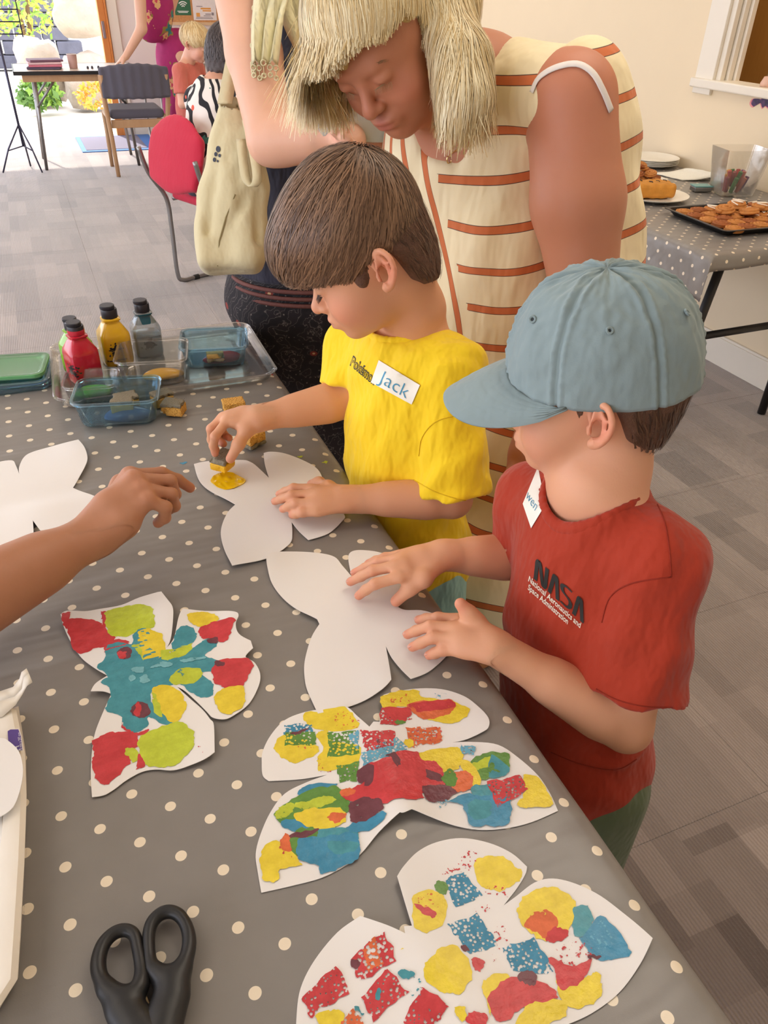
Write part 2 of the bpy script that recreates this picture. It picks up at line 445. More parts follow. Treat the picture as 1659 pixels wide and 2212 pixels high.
# hatch: frame boards, rebate, sill
hf = thing('serving_hatch', 'white framed serving hatch in the cream wall above the cake table', 'hatch', (WX, 2.0, HZ0)); del hf['category']; del hf['label']; struct(hf); hf.name = 'window_1'
for (ya, yb) in ((2.83, 2.935), (1.135, 1.25)):
    MB().box((WX - 0.008, (ya + yb) / 2, (HZ0 + HZ1) / 2 + 0.02), (0.008, (yb - ya) / 2, (HZ1 - HZ0) / 2 + 0.06)).build('frame_board', white_m, hf, bevel=0.003)
MB().box((WX - 0.008, 2.02, HZ1 + 0.06), (0.008, 0.885, 0.055)).build('frame_board', white_m, hf, bevel=0.003)
MB().box((WX + 0.028, 2.03, HZ0 + 0.0), (0.062, 0.912, 0.017)).build('sill', white_m, hf, bevel=0.006, seg=3)
for k, (xo, yo) in enumerate(((0.0, 2.818), (0.03, 2.806), (0.058, 2.794))):
    MB().box((WX + xo + 0.012, yo, (HZ0 + HZ1) / 2), (0.012, 0.014, (HZ1 - HZ0) / 2)).build('jamb_strip', white_m, hf, bevel=0.003)
# kitchen beyond the hatch
kit_m = mat('kitchen_wall', (206, 186, 156), 0.8, 0.03)
m = MB().box((4.2, 2.2, 1.35), (0.05, 2.6, 1.35)); m.box((3.5, 4.6, 1.35), (0.7, 0.05, 1.35)); m.box((3.5, -0.4, 1.35), (0.7, 0.05, 1.35))
m.box((3.5, 2.1, 2.72), (0.72, 2.5, 0.03)); m.box((3.5, 2.1, -0.03), (0.72, 2.5, 0.03))
struct(m.build('wall_kitchen', kit_m))
dark_m = mat('dark_gap_fill', (38, 38, 34), 0.35)
cb = thing('kitchen_cupboard', 'tall oak kitchen cupboard seen through the serving hatch', 'cupboard', (3.6, 2.6, 0))
MB().box((3.62, 2.53, 1.05), (0.28, 0.86, 1.05)).build('body', oak, cb, bevel=0.004)
for k in range(3):
    dd = MB().box((3.325, 3.10 - k * 0.57, 1.05), (0.012, 0.28, 1.04)).build('door', oak, cb, bevel=0.004)
    MB().box((3.308, 2.96 - k * 0.57, 1.05), (0.004, 0.004, 0.98)).build('groove_strip', mat('pale_edge_strip', (222, 190, 132), 0.4), dd)
fr = thing('gap_block', 'added dark block for the shaded gap beside the oak cupboard beyond the hatch', 'block', (3.6, 3.62, 0))  # made-up block: its dark colour stands for shade in the gap
MB().box((3.66, 3.72, 0.58), (0.28, 0.26, 0.57)).build('body', dark_m, fr, bevel=0.01)
MB().box((3.375, 3.72, 0.6), (0.012, 0.25, 0.52)).build('door', dark_m, fr, bevel=0.006)

# back wall, door opening with orange timber post
DX = 0.87
m = MB(); m.box(((DX + 0.06 + WX) / 2, BY + 0.1, CEIL / 2), ((WX - DX - 0.06) / 2, 0.1, CEIL / 2))
m.box((-2.6, BY + 0.1, CEIL / 2), (1.0, 0.1, CEIL / 2)); m.box((-0.36, BY + 0.1, (2.15 + CEIL) / 2), (1.3, 0.1, (CEIL - 2.15) / 2))
struct(m.build('wall_back', mat('back_wall_paint', (236, 226, 220), 0.8, 0.02, 6)))
dr = thing('door_1', '', '', (DX, BY, 0)); del dr['label']; del dr['category']; struct(dr)
MB().box((DX + 0.012, BY + 0.02, 1.08), (0.03, 0.05, 1.08)).build('door_post', pine, dr, bevel=0.004)
MB().box((DX + 0.052, BY - 0.01, 1.08), (0.009, 0.03, 1.08)).build('door_stop', pine, dr, bevel=0.002)
MB().box((DX + 0.112, BY - 0.012, 1.09), (0.046, 0.012, 1.09)).build('architrave', white_m, dr, bevel=0.003)
MB().box((DX + 0.008, BY - 0.034, 0.93), (0.012, 0.004, 0.07)).build('lock_plate', mat('brushed_steel', (176, 180, 188), 0.3, Metallic=1.0), dr, bevel=0.002)
MB().box((-0.36, BY + 0.02, 2.12), (1.26, 0.05, 0.03)).build('door_head', pine, dr, bevel=0.004)
struct(MB().box(((DX + 0.16 + WX) / 2, BY - 0.008, 0.06), ((WX - DX - 0.16) / 2, 0.008, 0.06)).build('baseboard_back', white_m, bevel=0.003))
m = MB(); m.box((-3.5, 3.05, 0.2), (0.06, 6.05, 0.2)); m.box((-3.5, 3.05, 2.55), (0.06, 6.05, 0.15))
struct(m.build('wall_left', wall_m))
struct(MB().box((-0.48, -3.05, CEIL / 2), (3.12, 0.05, CEIL / 2)).build('wall_rear', wall_m))

# ---------------------------------------------------------------- garden outside
pave_m = mat('pale_paving', (226, 220, 208), 0.9, 0.06, 3)
struct(MB().box((0, 24, -0.08), (20, 14.9, 0.05)).build('floor_terrace', pave_m))
stone_m = mat('garden_stone', (176, 164, 150), 0.9, 0.25, 9, 0.6, 14, 0.03)
def rock(c, r, name='garden_boulder', label='', seed=0):
    bm = bmesh.new(); bmesh.ops.create_icosphere(bm, subdivisions=3, radius=1.0)
    for v in bm.verts:
        p = v.co.copy(); f = 1 + 0.28 * noise.noise(p * 1.6 + Vector((seed, 0, 0))) + 0.10 * noise.noise(p * 4 + Vector((0, seed, 0)))
        q = Vector((max(-0.8, min(0.8, p.x)), max(-0.8, min(0.8, p.y)), max(-0.8, min(0.8, p.z)))) * f * 1.15
        v.co = Vector((c[0] + q.x * r[0], c[1] + q.y * r[1], max(-0.03, c[2] + q.z * r[2])))
    me = bpy.data.meshes.new(name); bm.to_mesh(me); bm.free()
    return tag(link(name, me, stone_m, None, True), label, 'rock', 'garden boulders outside the open door')
rock((0.86, 11.2, 0.30), (0.34, 0.28, 0.30), label='large lower boulder of the rockery right outside the door', seed=1)
rock((0.88, 11.26, 0.98), (0.32, 0.26, 0.24), label='boulder on top of the rockery beside the orange door post', seed=5)
rock((0.30, 11.6, 0.36), (0.28, 0.25, 0.38), label='grey boulder behind the pink cup on the far table', seed=9)
def leafy(name, label, c, r, nleaf, cols, size, seed, trunk=True):
    rg = np.random.RandomState(seed); t = thing(name, label, 'bush', (c[0], c[1], 0))
    mats = []
    m = MB(); g = MB()
    for k in range(nleaf):
        d = rg.normal(size=3); d /= np.linalg.norm(d); d = d * rg.uniform(0.45, 1.0) ** 0.5
        p = np.array(c) + d * np.array(r); a = rg.normal(size=3); a /= np.linalg.norm(a); b = np.cross(a, rg.normal(size=3)); b /= np.linalg.norm(b)
        s = size * rg.uniform(0.6, 1.3)
        (m if rg.rand() < 0.6 else g).add([p - a * s, p + b * s * 0.45, p + a * s, p - b * s * 0.45], [(0, 1, 2, 3)])
    stuff(m.build('foliage', cols[0], t)); stuff(g.build('foliage', cols[1], t))
    if trunk:
        for k in range(3):
            q = rg.uniform(-0.4, 0.4, 3)
            MB().tube([(c[0], c[1], -0.02), (c[0] + q[0] * r[0] * 0.5, c[1] + q[1] * 0.3, c[2] * 0.7), (c[0] + q[0] * r[0] * 1.6, c[1] + q[1] * r[1], c[2] + r[2] * 0.6)], [0.03, 0.022, 0.008], 6).build('branch', mat('bark', (112, 86, 62), 0.9), t)
    return t
lf1 = mat('leaf_yellow_green', (196, 206, 84), 0.6, 0.2, 5); lf2 = mat('leaf_green', (128, 168, 66), 0.6, 0.2, 5); lf3 = mat('leaf_deep_green', (92, 132, 64), 0.6, 0.2, 5); lf4 = mat('flower_orange', (232, 168, 72), 0.6, 0.2, 5)
leafy('garden_shrub', 'airy yellow-green shrub growing behind the garden boulders', (0.25, 13.0, 1.35), (0.95, 0.6, 0.75), 1500, (lf1, lf2), 0.055, 3)
leafy('flowering_plant', 'low plant with orange flowers at the foot of the rockery', (0.86, 10.62, 0.2), (0.28, 0.12, 0.16), 260, (lf4, lf1), 0.04, 4, False)
leafy('leafy_plant', 'small green spiky plant between boulder and terrace', (0.22, 10.9, 0.2), (0.26, 0.2, 0.17), 260, (lf3, lf2), 0.06, 5, False)
leafy('garden_hedge', 'green hedge at the far left edge of the garden', (-1.0, 17.5, 1.2), (1.3, 0.7, 0.9), 1300, (lf2, lf3), 0.08, 6)
gw = MB()
for r_ in range(5):
    for k in range(9):
        gw.box((-2.6 + k * 0.42 + (r_ % 2) * 0.2, 16.2, 0.11 + r_ * 0.2), (0.2, 0.2, 0.095))
tag(gw.build('garden_wall', mat('dark_stone', (92, 92, 104), 0.9, 0.3, 6, 0.6, 14, 0.02), bevel=0.02), 'dark grey stone wall at the back of the garden', 'wall')
pl = thing('planter_tub', 'pale pink planter tub standing on the terrace', 'planter', (-0.6, 14.0, 0))
MB().lathe([(0.22, 0.0), (0.3, 0.34), (0.33, 0.36), (0.33, 0.42), (0.28, 0.42), (0.27, 0.36)], (-0.6, 14.0, 0.33), 20).build('tub', mat('pink_plastic', (226, 176, 172), 0.5), pl, True)
MB().box((-0.6, 14.0, 0.15), (0.2, 0.2, 0.18)).build('plinth', pave_m, pl, bevel=0.01)
# ================================================================== craft table and its cloth
def dots_mat(name, base, dot, R=0.0052):
    """PVC cloth: printed dots on a centred lattice, in unrolled cloth metres (UV)"""
    t = NT(name); uv = t.n('UVMap').outputs[0]; sp = t.n('SeparateXYZ', {0: uv})
    def lat(ox, oy):
        ax = t.math('SUBTRACT', t.math('FRACT', t.math('ADD', t.math('DIVIDE', sp.outputs[0], 0.065), ox)), 0.5)
        ay = t.math('SUBTRACT', t.math('FRACT', t.math('ADD', t.math('DIVIDE', sp.outputs[1], 0.055), oy)), 0.5)
        return t.math('SQRT', t.math('ADD', t.math('POWER', t.math('MULTIPLY', ax, 0.065), 2.0), t.math('POWER', t.math('MULTIPLY', ay, 0.055), 2.0)))
    ox, oy = 0.5 + 0.101 / 0.065, 0.5 - 0.513 / 0.055
    d = t.math('MINIMUM', lat(ox, oy), lat(ox + 0.5, oy + 0.5))
    mask = t.math('LESS_THAN', d, R)
    n1 = t.noise(30.0, 4.0, t.obj())
    b = t.mix(n1, tuple(v * 0.92 for v in lin(base)[:3]) + (1,), tuple(v * 1.08 for v in lin(base)[:3]) + (1,))
    c = t.mix(mask, b, lin(dot))
    co = t.obj()
    wr = t.noise(7.0, 3.0, t.n('Mapping', {0: co, 3: (0.35, 1.6, 1.0)}).outputs[0]); fine = t.noise(900.0, 2.0, co)
    nb = t.bump(wr, 0.5, 0.02); nb = t.n('Bump', {'Height': fine, 'Strength': 0.06, 'Distance': 0.001, 'Normal': nb}).outputs[0]
    return t.done(t.pbr(c, 0.36, nb, Specular_IOR_Level=0.5))
cloth_m = dots_mat('grey_polka_dot_oilcloth', (136, 131, 126), (240, 226, 202))
def cloth_h(x, y):
    """small wrinkles of the cloth top"""
    return 0.0012 * exp_(-((y - 0.70 + 0.04 * x) / 0.012) ** 2) + 0.0016 * exp_(-((y - 1.06 - 0.03 * x) / 0.02) ** 2) + 0.0006 * noise.noise(Vector((x * 5, y * 9, 0)))
def exp_(v): return math.exp(max(-60, v))
def cloth(name, x0, x1, y0, y1, z, hang, res, label, r=0.022, sides='rlfn', wave=0.012, flare=0.03, seed=0.0, hgt=None, hangs=None):
    """tablecloth over a table top x0..x1, y0..y1 with hems hanging on the given sides"""
    def axis(a, b, lo, hi):
        n = max(2, int((b - a) / res)); L = [a + (b - a) * k / n for k in range(n + 1)]
        ex = lambda h: [k * 0.012 for k in range(1, int(h / 0.012) + 1)]
        if lo: L = [a - e for e in reversed(ex(lo))] + L
        if hi: L = L + [b + e for e in ex(hi)]
        return L
    hg = {s_: hang for s_ in sides}; hg.update(hangs or {})
    U = axis(x0, x1, hg.get('l', 0), hg.get('r', 0)); V = axis(y0, y1, hg.get('n', 0), hg.get('f', 0))
    def bend(t, a, b):
        """unrolled coordinate -> (position, drop)"""
        for e, s in ((b, 1), (a, -1)):
            q = (t - e) * s
            if q > 0:
                if q < r * pi / 2: return e + s * r * sin(q / r), r * (1 - cos(q / r))
                return e + s * (r + flare * (q - r * pi / 2)), r + (q - r * pi / 2)
        return t, 0.0
    vs = []; uv = []
    for v in V:
        for u in U:
            x, dx = bend(u, x0, x1); y, dy = bend(v, y0, y1)
            dz = max(dx, dy)
            if dx > 0 and dy > 0: dz = max(dx, dy); x += (0.35 * min(dx, dy)) * (1 if u > x1 else -1); y += (0.35 * min(dx, dy)) * (1 if v > y1 else -1)
            w = wave * min(1, dz / 0.1)
            if dx > 0: x += w * noise.noise(Vector((v * 7, seed, 0)))
            if dy > 0: y += w * noise.noise(Vector((u * 7, seed + 3, 0)))
            h = hgt(x, y) if (hgt and dz == 0) else 0.0
            vs.append((x, y, z - dz + h)); uv.append((u, v))
    nx = len(U); fs = [(j * nx + i, j * nx + i + 1, (j + 1) * nx + i + 1, (j + 1) * nx + i) for j in range(len(V) - 1) for i in range(nx - 1)]
    me = bpy.data.meshes.new(name); me.from_pydata(vs, [], fs); ul = me.uv_layers.new(name='UVMap')
    idx = np.zeros(len(me.loops), dtype=np.int32); me.loops.foreach_get('vertex_index', idx)
    ul.data.foreach_set('uv', np.array(uv, dtype=np.float32)[idx].ravel())
    o = link(name, me, cloth_m, None, True)
    so = o.modifiers.new('thickness', 'SOLIDIFY'); so.thickness = 0.0012; so.offset = -1
    return tag(o, label, 'tablecloth')
steel_dark = mat('black_steel', (34, 33, 34), 0.42, 0.05, 20)
tablet_m = mat('table_laminate', (196, 190, 180), 0.5)
TX0, TX1, TY0, TY1 = -0.40, 0.352, -0.16, 1.665
ct = thing('craft_table', 'folding craft table hidden under the near grey polka dot cloth', 'table', (0, 0.75, 0))
MB().box(((TX0 + TX1) / 2, (TY0 + TY1) / 2, TZ - 0.022), ((TX1 - TX0) / 2 - 0.004, (TY1 - TY0) / 2 - 0.004, 0.018)).build('table_top', tablet_m, ct, bevel=0.006)
for sx in (TX0 + 0.06, TX1 - 0.06):
    for sy in (TY0 + 0.2, TY1 - 0.2):
        MB().tube([(sx, sy, TZ - 0.04), (sx, sy, 0.001)], 0.014, 8).build('leg', steel_dark, ct, True)
cloth('tablecloth', TX0, TX1, TY0, TY1, TZ, 0.20, 0.02, 'grey oilcloth with cream polka dots on the near craft table', hgt=cloth_h)

# ---------------------------------------------------------------- flat cut shapes on the table
def inside(poly, x, y):
    c = False; n = len(poly)
    for i in range(n):
        x1, y1 = poly[i]; x2, y2 = poly[(i + 1) % n]
        if (y1 > y) != (y2 > y) and x < (x2 - x1) * (y - y1) / (y2 - y1) + x1: c = not c
    return c
def sheet(name, poly, hfun, m, parent=None, step=0.012, thick=0.0006, off=0.0):
    """thin sheet with outline poly (room x,y) lying at height hfun(x,y)"""
    P = [Vector((p[0], p[1])) for p in poly]; n = len(P)
    xs = [p.x for p in P]; ys = [p.y for p in P]; pts = list(P)
    X = min(xs) + step / 2
    while X < max(xs):
        Y = min(ys) + step / 2
        while Y < max(ys):
            if inside([(p.x, p.y) for p in P], X, Y): pts.append(Vector((X, Y)))
            Y += step
        X += step
    vs, es, fs, *_ = delaunay_2d_cdt(pts, [(i, (i + 1) % n) for i in range(n)], [], 1, 1e-6)
    me = bpy.data.meshes.new(name)
    me.from_pydata([(v.x, v.y, hfun(v.x, v.y) + off) for v in vs], [], [tuple(f) for f in fs])
    bm = bmesh.new(); bm.from_mesh(me); bmesh.ops.recalc_face_normals(bm, faces=bm.faces)
    for f in bm.faces:
        if f.normal.z < 0: f.normal_flip()
    bm.to_mesh(me); bm.free()
    o = link(name, me, m, parent, True)
    if thick:
        so = o.modifiers.new('thickness', 'SOLIDIFY'); so.thickness = thick; so.offset = -1
        es_ = o.modifiers.new('crisp_edge', 'EDGE_SPLIT'); es_.split_angle = 0.7
    return o
def px2xy(pts, z=TZ): return [tuple(at(p[0], p[1], z=z)[:2]) for p in pts]
def outline(pts, sub=5):
    """pixel outline; a third value 1 marks a sharp corner"""
    n = len(pts); cor = [i for i in range(n) if len(pts[i]) > 2]
    if not cor: return [tuple(p[:2]) for p in catmull([q[:2] for q in pts], sub)]
    out = []
    for a, b in zip(cor, cor[1:] + [cor[0] + n]):
        seg = [pts[i % n][:2] for i in range(a, b + 1)]
        c = catmull(seg, sub, False); out += [tuple(p) for p in c[:-1]]
    return out
paper_m = mat('white_card', (240, 237, 234), 0.72, 0.015, 12)
def paper_h(base, fold=None, lift=()):
    """height of a cut-out: fold = ((x,y),(dx,dy),h) ridge; lift = [((x,y),radius,h)]"""
    def f(x, y):
        h = base + cloth_h(x, y)
        if fold:
            (fx, fy), (dx, dy), fh = fold; d = abs((x - fx) * dy - (y - fy) * dx); h += fh * exp_(-(d / 0.034) ** 2)
        for (c, r, a) in lift: h += a * exp_(-((x - c[0]) ** 2 + (y - c[1]) ** 2) / (r * r))
        return h
    return f
BUT = {}
def butterfly(key, label, pts, fold_px=None, lift_px=(), fh=0.006, z=TZ + 0.0022):
    fold = None
    if fold_px:
        a = at(*fold_px[0], z=TZ); b = at(*fold_px[1], z=TZ); d = (b - a)[:2]; d /= np.linalg.norm(d); fold = (tuple(a[:2]), tuple(d), fh)
    lift = [(tuple(at(p[0], p[1], z=TZ)[:2]), r, a) for (p, r, a) in lift_px]
    hf_ = paper_h(z, fold, lift)
    t = thing('butterfly_cutout', label, 'paper butterfly', tuple(at(*pts[0][:2], z=TZ)), 'paper butterflies on the craft table')
    sheet('paper', px2xy(outline(pts)), hf_, paper_m, t, step=0.007)
    BUT[key] = (t, hf_, [0]); return t
# ================================================================== paper butterflies and their paint
def crop(ox, oy, s):
    return lambda pts: [((ox + p[0] / s), (oy + p[1] / s)) + tuple(p[2:]) for p in pts]
cB = crop(0, 940, 3.456); cE = crop(400, 680, 2.44); cC = crop(560, 1120, 3.072); cF = crop(100, 1260, 3.19); c6 = crop(520, 1460, 2.304); c7 = crop(620, 1780, 2.023)
butterfly('A', 'plain white paper butterfly at the left edge under the reaching bare arm', cB([(-40, 235), (92, 212), (125, 250), (150, 312, 1), (150, 262), (185, 190), (250, 150), (400, 110), (592, 65, 1), (640, 130), (660, 200), (640, 260), (590, 340), (547, 402, 1), (640, 445), (740, 495), (830, 540), (800, 600), (700, 650), (550, 720), (365, 775), (310, 740), (255, 670, 1), (258, 770), (238, 822), (150, 855), (0, 860), (-150, 840), (-190, 720), (-140, 590, 1), (-200, 440), (-160, 300)]),
          cB([(0, 545), (545, 420)]), [(cB([(600, 130)])[0], 0.04, 0.004), (cB([(300, 620)])[0], 0.04, 0.003)], fh=-0.004, z=TZ + 0.0062)
butterfly('B', 'white paper butterfly with one wet yellow print in front of the boy in yellow', cE([(47, 795, 1), (120, 780), (290, 775), (345, 790), (400, 830), (442, 868, 1), (420, 800), (415, 746, 1), (450, 740), (530, 750), (640, 785), (700, 825), (727, 880), (735, 930), (760, 980), (838, 1062), (828, 1095), (755, 1162), (650, 1197, 1), (600, 1150), (562, 1102, 1), (565, 1160), (555, 1212), (485, 1268), (400, 1305), (250, 1341, 1), (212, 1260), (190, 1180), (195, 1120), (225, 1060), (266, 1020, 1), (210, 985), (120, 930), (70, 875)]),
          cE([(265, 1015), (760, 945)]), [(cE([(460, 760)])[0], 0.03, 0.004), (cE([(250, 1330)])[0], 0.03, 0.003)], fh=0.004, z=TZ + 0.0032)
butterfly('C', 'plain white paper butterfly under the hands of the boy in the cap', cC([(47, 275, 1), (90, 245), (250, 232), (400, 240), (500, 265), (550, 320), (612, 392, 1), (592, 290), (600, 240), (650, 220), (750, 225), (830, 242), (960, 270), (1010, 340), (985, 430), (950, 520), (905, 580, 1), (948, 585, 1), (918, 608, 1), (970, 628), (1100, 632), (1235, 690), (1285, 800), (1270, 880), (1225, 940), (1120, 1030), (1005, 1082, 1), (940, 1020), (880, 940), (840, 860, 1), (860, 980), (876, 1095, 1), (820, 1150), (700, 1220), (560, 1270), (390, 1305, 1), (350, 1220), (310, 1120), (298, 1000), (315, 900), (350, 800), (400, 722, 1), (385, 690, 1), (270, 630), (160, 540), (85, 440), (55, 340)]),
          cC([(395, 705), (920, 600)]), [(cC([(60, 300)])[0], 0.03, 0.004), (cC([(860, 1080)])[0], 0.03, 0.004)], fh=0.003, z=TZ + 0.0026)
butterfly('D', 'butterfly with smooth teal centre and red and lime blots left of the others', cF([(108, 250, 1), (150, 222), (270, 213), (370, 190), (520, 160), (640, 110), (770, 72, 1), (795, 68, 1), (840, 130), (875, 190), (880, 270), (860, 400), (835, 465, 1), (880, 400), (915, 270), (940, 212), (970, 202), (1180, 212), (1300, 232), (1330, 262), (1310, 320), (1330, 380), (1412, 425, 1), (1428, 478, 1), (1378, 530), (1395, 550), (1440, 575), (1475, 640), (1465, 720), (1400, 840), (1300, 920), (1230, 953), (1150, 940), (1110, 900), (1040, 830), (960, 762), (905, 735, 1), (1000, 815), (1080, 885), (1130, 950), (1158, 1000), (1165, 1195, 1), (1100, 1235), (1000, 1270), (880, 1300), (760, 1293), (660, 1310), (550, 1370), (470, 1430), (400, 1470), (318, 1483, 1), (310, 1350), (315, 1200), (335, 1060), (380, 940), (455, 790, 1), (400, 775), (315, 775, 1), (350, 720), (430, 665, 1), (330, 600), (250, 530), (180, 430), (130, 330)]),
          cF([(430, 720), (1400, 500)]), [(cF([(110, 260)])[0], 0.03, 0.006), (cF([(1320, 270)])[0], 0.03, 0.008), (cF([(1165, 1150)])[0], 0.03, 0.005), (cF([(860, 250)])[0], 0.03, 0.006)], fh=0.005, z=TZ + 0.0026)
butterfly('E', 'butterfly with a thick red centre and blue-green sponge prints on spread wings', c6([(105, 440), (110, 500), (140, 527, 1), (300, 518), (432, 497, 1), (330, 533), (220, 590), (150, 680), (100, 790), (75, 890), (85, 980), (103, 1083, 1), (250, 1050), (400, 1010), (520, 950), (600, 890), (690, 790), (790, 712, 1), (810, 714), (850, 695, 1), (950, 720), (1080, 755), (1200, 770), (1330, 760), (1450, 730), (1578, 675, 1), (1540, 590), (1480, 500), (1380, 410), (1280, 350), (1150, 335), (1050, 335), (1010, 340, 1), (1110, 325), (1200, 290), (1232, 265), (1230, 220), (1180, 160), (1110, 105), (1000, 70), (870, 68), (760, 90), (710, 110, 1), (705, 160), (690, 250, 1), (660, 250, 1), (640, 275, 1), (580, 220), (520, 168), (420, 172), (320, 185), (220, 225), (150, 300), (110, 380)]),
          c6([(655, 260), (805, 712)]), [(c6([(820, 700)])[0], 0.02, 0.004), (c6([(1230, 240)])[0], 0.03, 0.003)], fh=0.006, z=TZ + 0.0014)
butterfly('F', 'butterfly with square yellow, red and blue sponge prints in the bottom right corner', c7([(480, 250, 1), (510, 200), (570, 130), (650, 85), (760, 65), (880, 85), (980, 130), (1048, 190, 1), (1040, 225), (1000, 290), (945, 360, 1), (1000, 320), (1080, 260), (1160, 242), (1260, 265), (1370, 320), (1480, 410), (1592, 513, 1), (1540, 620), (1450, 740), (1330, 830), (1200, 890), (1050, 950), (940, 980, 1), (1000, 1060), (960, 1180), (820, 1240), (700, 1180, 1), (640, 1040, 1), (560, 1130), (380, 1190), (180, 1140), (90, 1040), (45, 940), (42, 840), (60, 720), (120, 600), (220, 480), (320, 415, 1), (440, 460), (515, 495, 1), (510, 465, 1), (545, 462, 1), (510, 350)]),
          c7([(520, 480), (880, 900)]), [(c7([(500, 240)])[0], 0.03, 0.004), (c7([(1580, 510)])[0], 0.03, 0.004)], fh=0.005, z=TZ + 0.0014)

PAINT = dict(red=(208, 34, 44), yellow=(250, 214, 22), blue=(36, 138, 176), teal=(52, 148, 162), green=(86, 142, 34), lime=(198, 212, 28), maroon=(104, 26, 46), orange=(226, 100, 32), sky=(96, 172, 200), tealight=(120, 190, 200))
def paint_mat(c, kind):
    nm = 'paint_%s_%s' % (c, kind)
    if nm in MATS: return MATS[nm]
    t = NT(nm); g = t.obj(); L = lin(PAINT[c])
    n = t.math('ADD', t.math('MULTIPLY', t.noise(70.0, 5.0, g, 0.65), 1.5), -0.25)
    if kind == 'wet': n = t.math('ADD', t.math('MULTIPLY', n, 0.7), t.math('MULTIPLY', t.noise(26.0, 3.0, t.n('Mapping', {0: g, 2: (0, 0, 0.6), 3: (1, 7, 1)}).outputs[0]), 0.4))
    col = t.mix(n, tuple(v * 0.62 for v in L[:3]) + (1,), tuple(min(1, v * 1.12 + 0.05) for v in L[:3]) + (1,))
    bs = t.pbr(col, 0.38 if kind == 'wet' else 0.5, t.bump(t.noise(120.0, 3.0, g), 0.35 if kind == 'wet' else 0.15, 0.003))
    tr = t.n('BsdfTransparent').outputs[0]
    if kind == 'sponge':
        vo = t.n('TexVoronoi', {'Vector': t.n('Mapping', {0: g, 3: (1, 1, 0.02)}).outputs[0], 'Scale': 300.0}).outputs[0]
        m = t.math('GREATER_THAN', t.math('ADD', vo, t.math('MULTIPLY', t.math('SUBTRACT', t.noise(40.0, 3.0, g), 0.5), 0.8)), 0.37)
    elif kind == 'speck':
        m = t.math('GREATER_THAN', t.noise(260.0, 3.0, g), 0.60)
    else:
        m = t.math('GREATER_THAN', t.noise(70.0, 4.0, g), 0.36)
    if kind == 'wet': return t.done(bs)
    return t.done(t.n('MixShader', {0: m, 1: tr, 2: bs}).outputs[0])
def ell(cx, cy, rx, ry, a=0.0):
    return [(cx + rx * cos(q) * cos(a) - ry * sin(q) * sin(a), cy + rx * cos(q) * sin(a) + ry * sin(q) * cos(a)) for q in [2 * pi * k / 9 for k in range(9)]]
def patch(key, cf, color, pts, kind='wet', wob=0.0026):
    t, hf_, cnt = BUT[key]; cnt[0] += 1; k = cnt[0]
    P = px2xy([tuple(p) for p in catmull(cf(pts), 7)] if kind != 'sponge' else [tuple(q) for q in sum([[tuple(np.array(a) + (np.array(b) - np.array(a)) * s / 7) for s in range(7)] for a, b in zip(cf(pts), cf(pts)[1:] + cf(pts)[:1])], [])])
    n = len(P); sd_ = k * 3.7 + ord(key)
    Q = [(x + wob * (noise.noise(Vector((x * 120, y * 120, sd_))) + 0.6 * noise.noise(Vector((x * 400, y * 400, sd_)))),
          y + wob * (noise.noise(Vector((x * 120, y * 120, sd_ + 9))) + 0.6 * noise.noise(Vector((x * 400, y * 400, sd_ + 9))))) for x, y in P]
    o = sheet('paint_patch', Q, hf_, paint_mat(color, kind), t, step=0.007, thick=0.0, off=0.00024 + 0.000018 * k)
    return o
W_, Sg, Sp, Dr = 'wet', 'sponge', 'speck', 'dry'
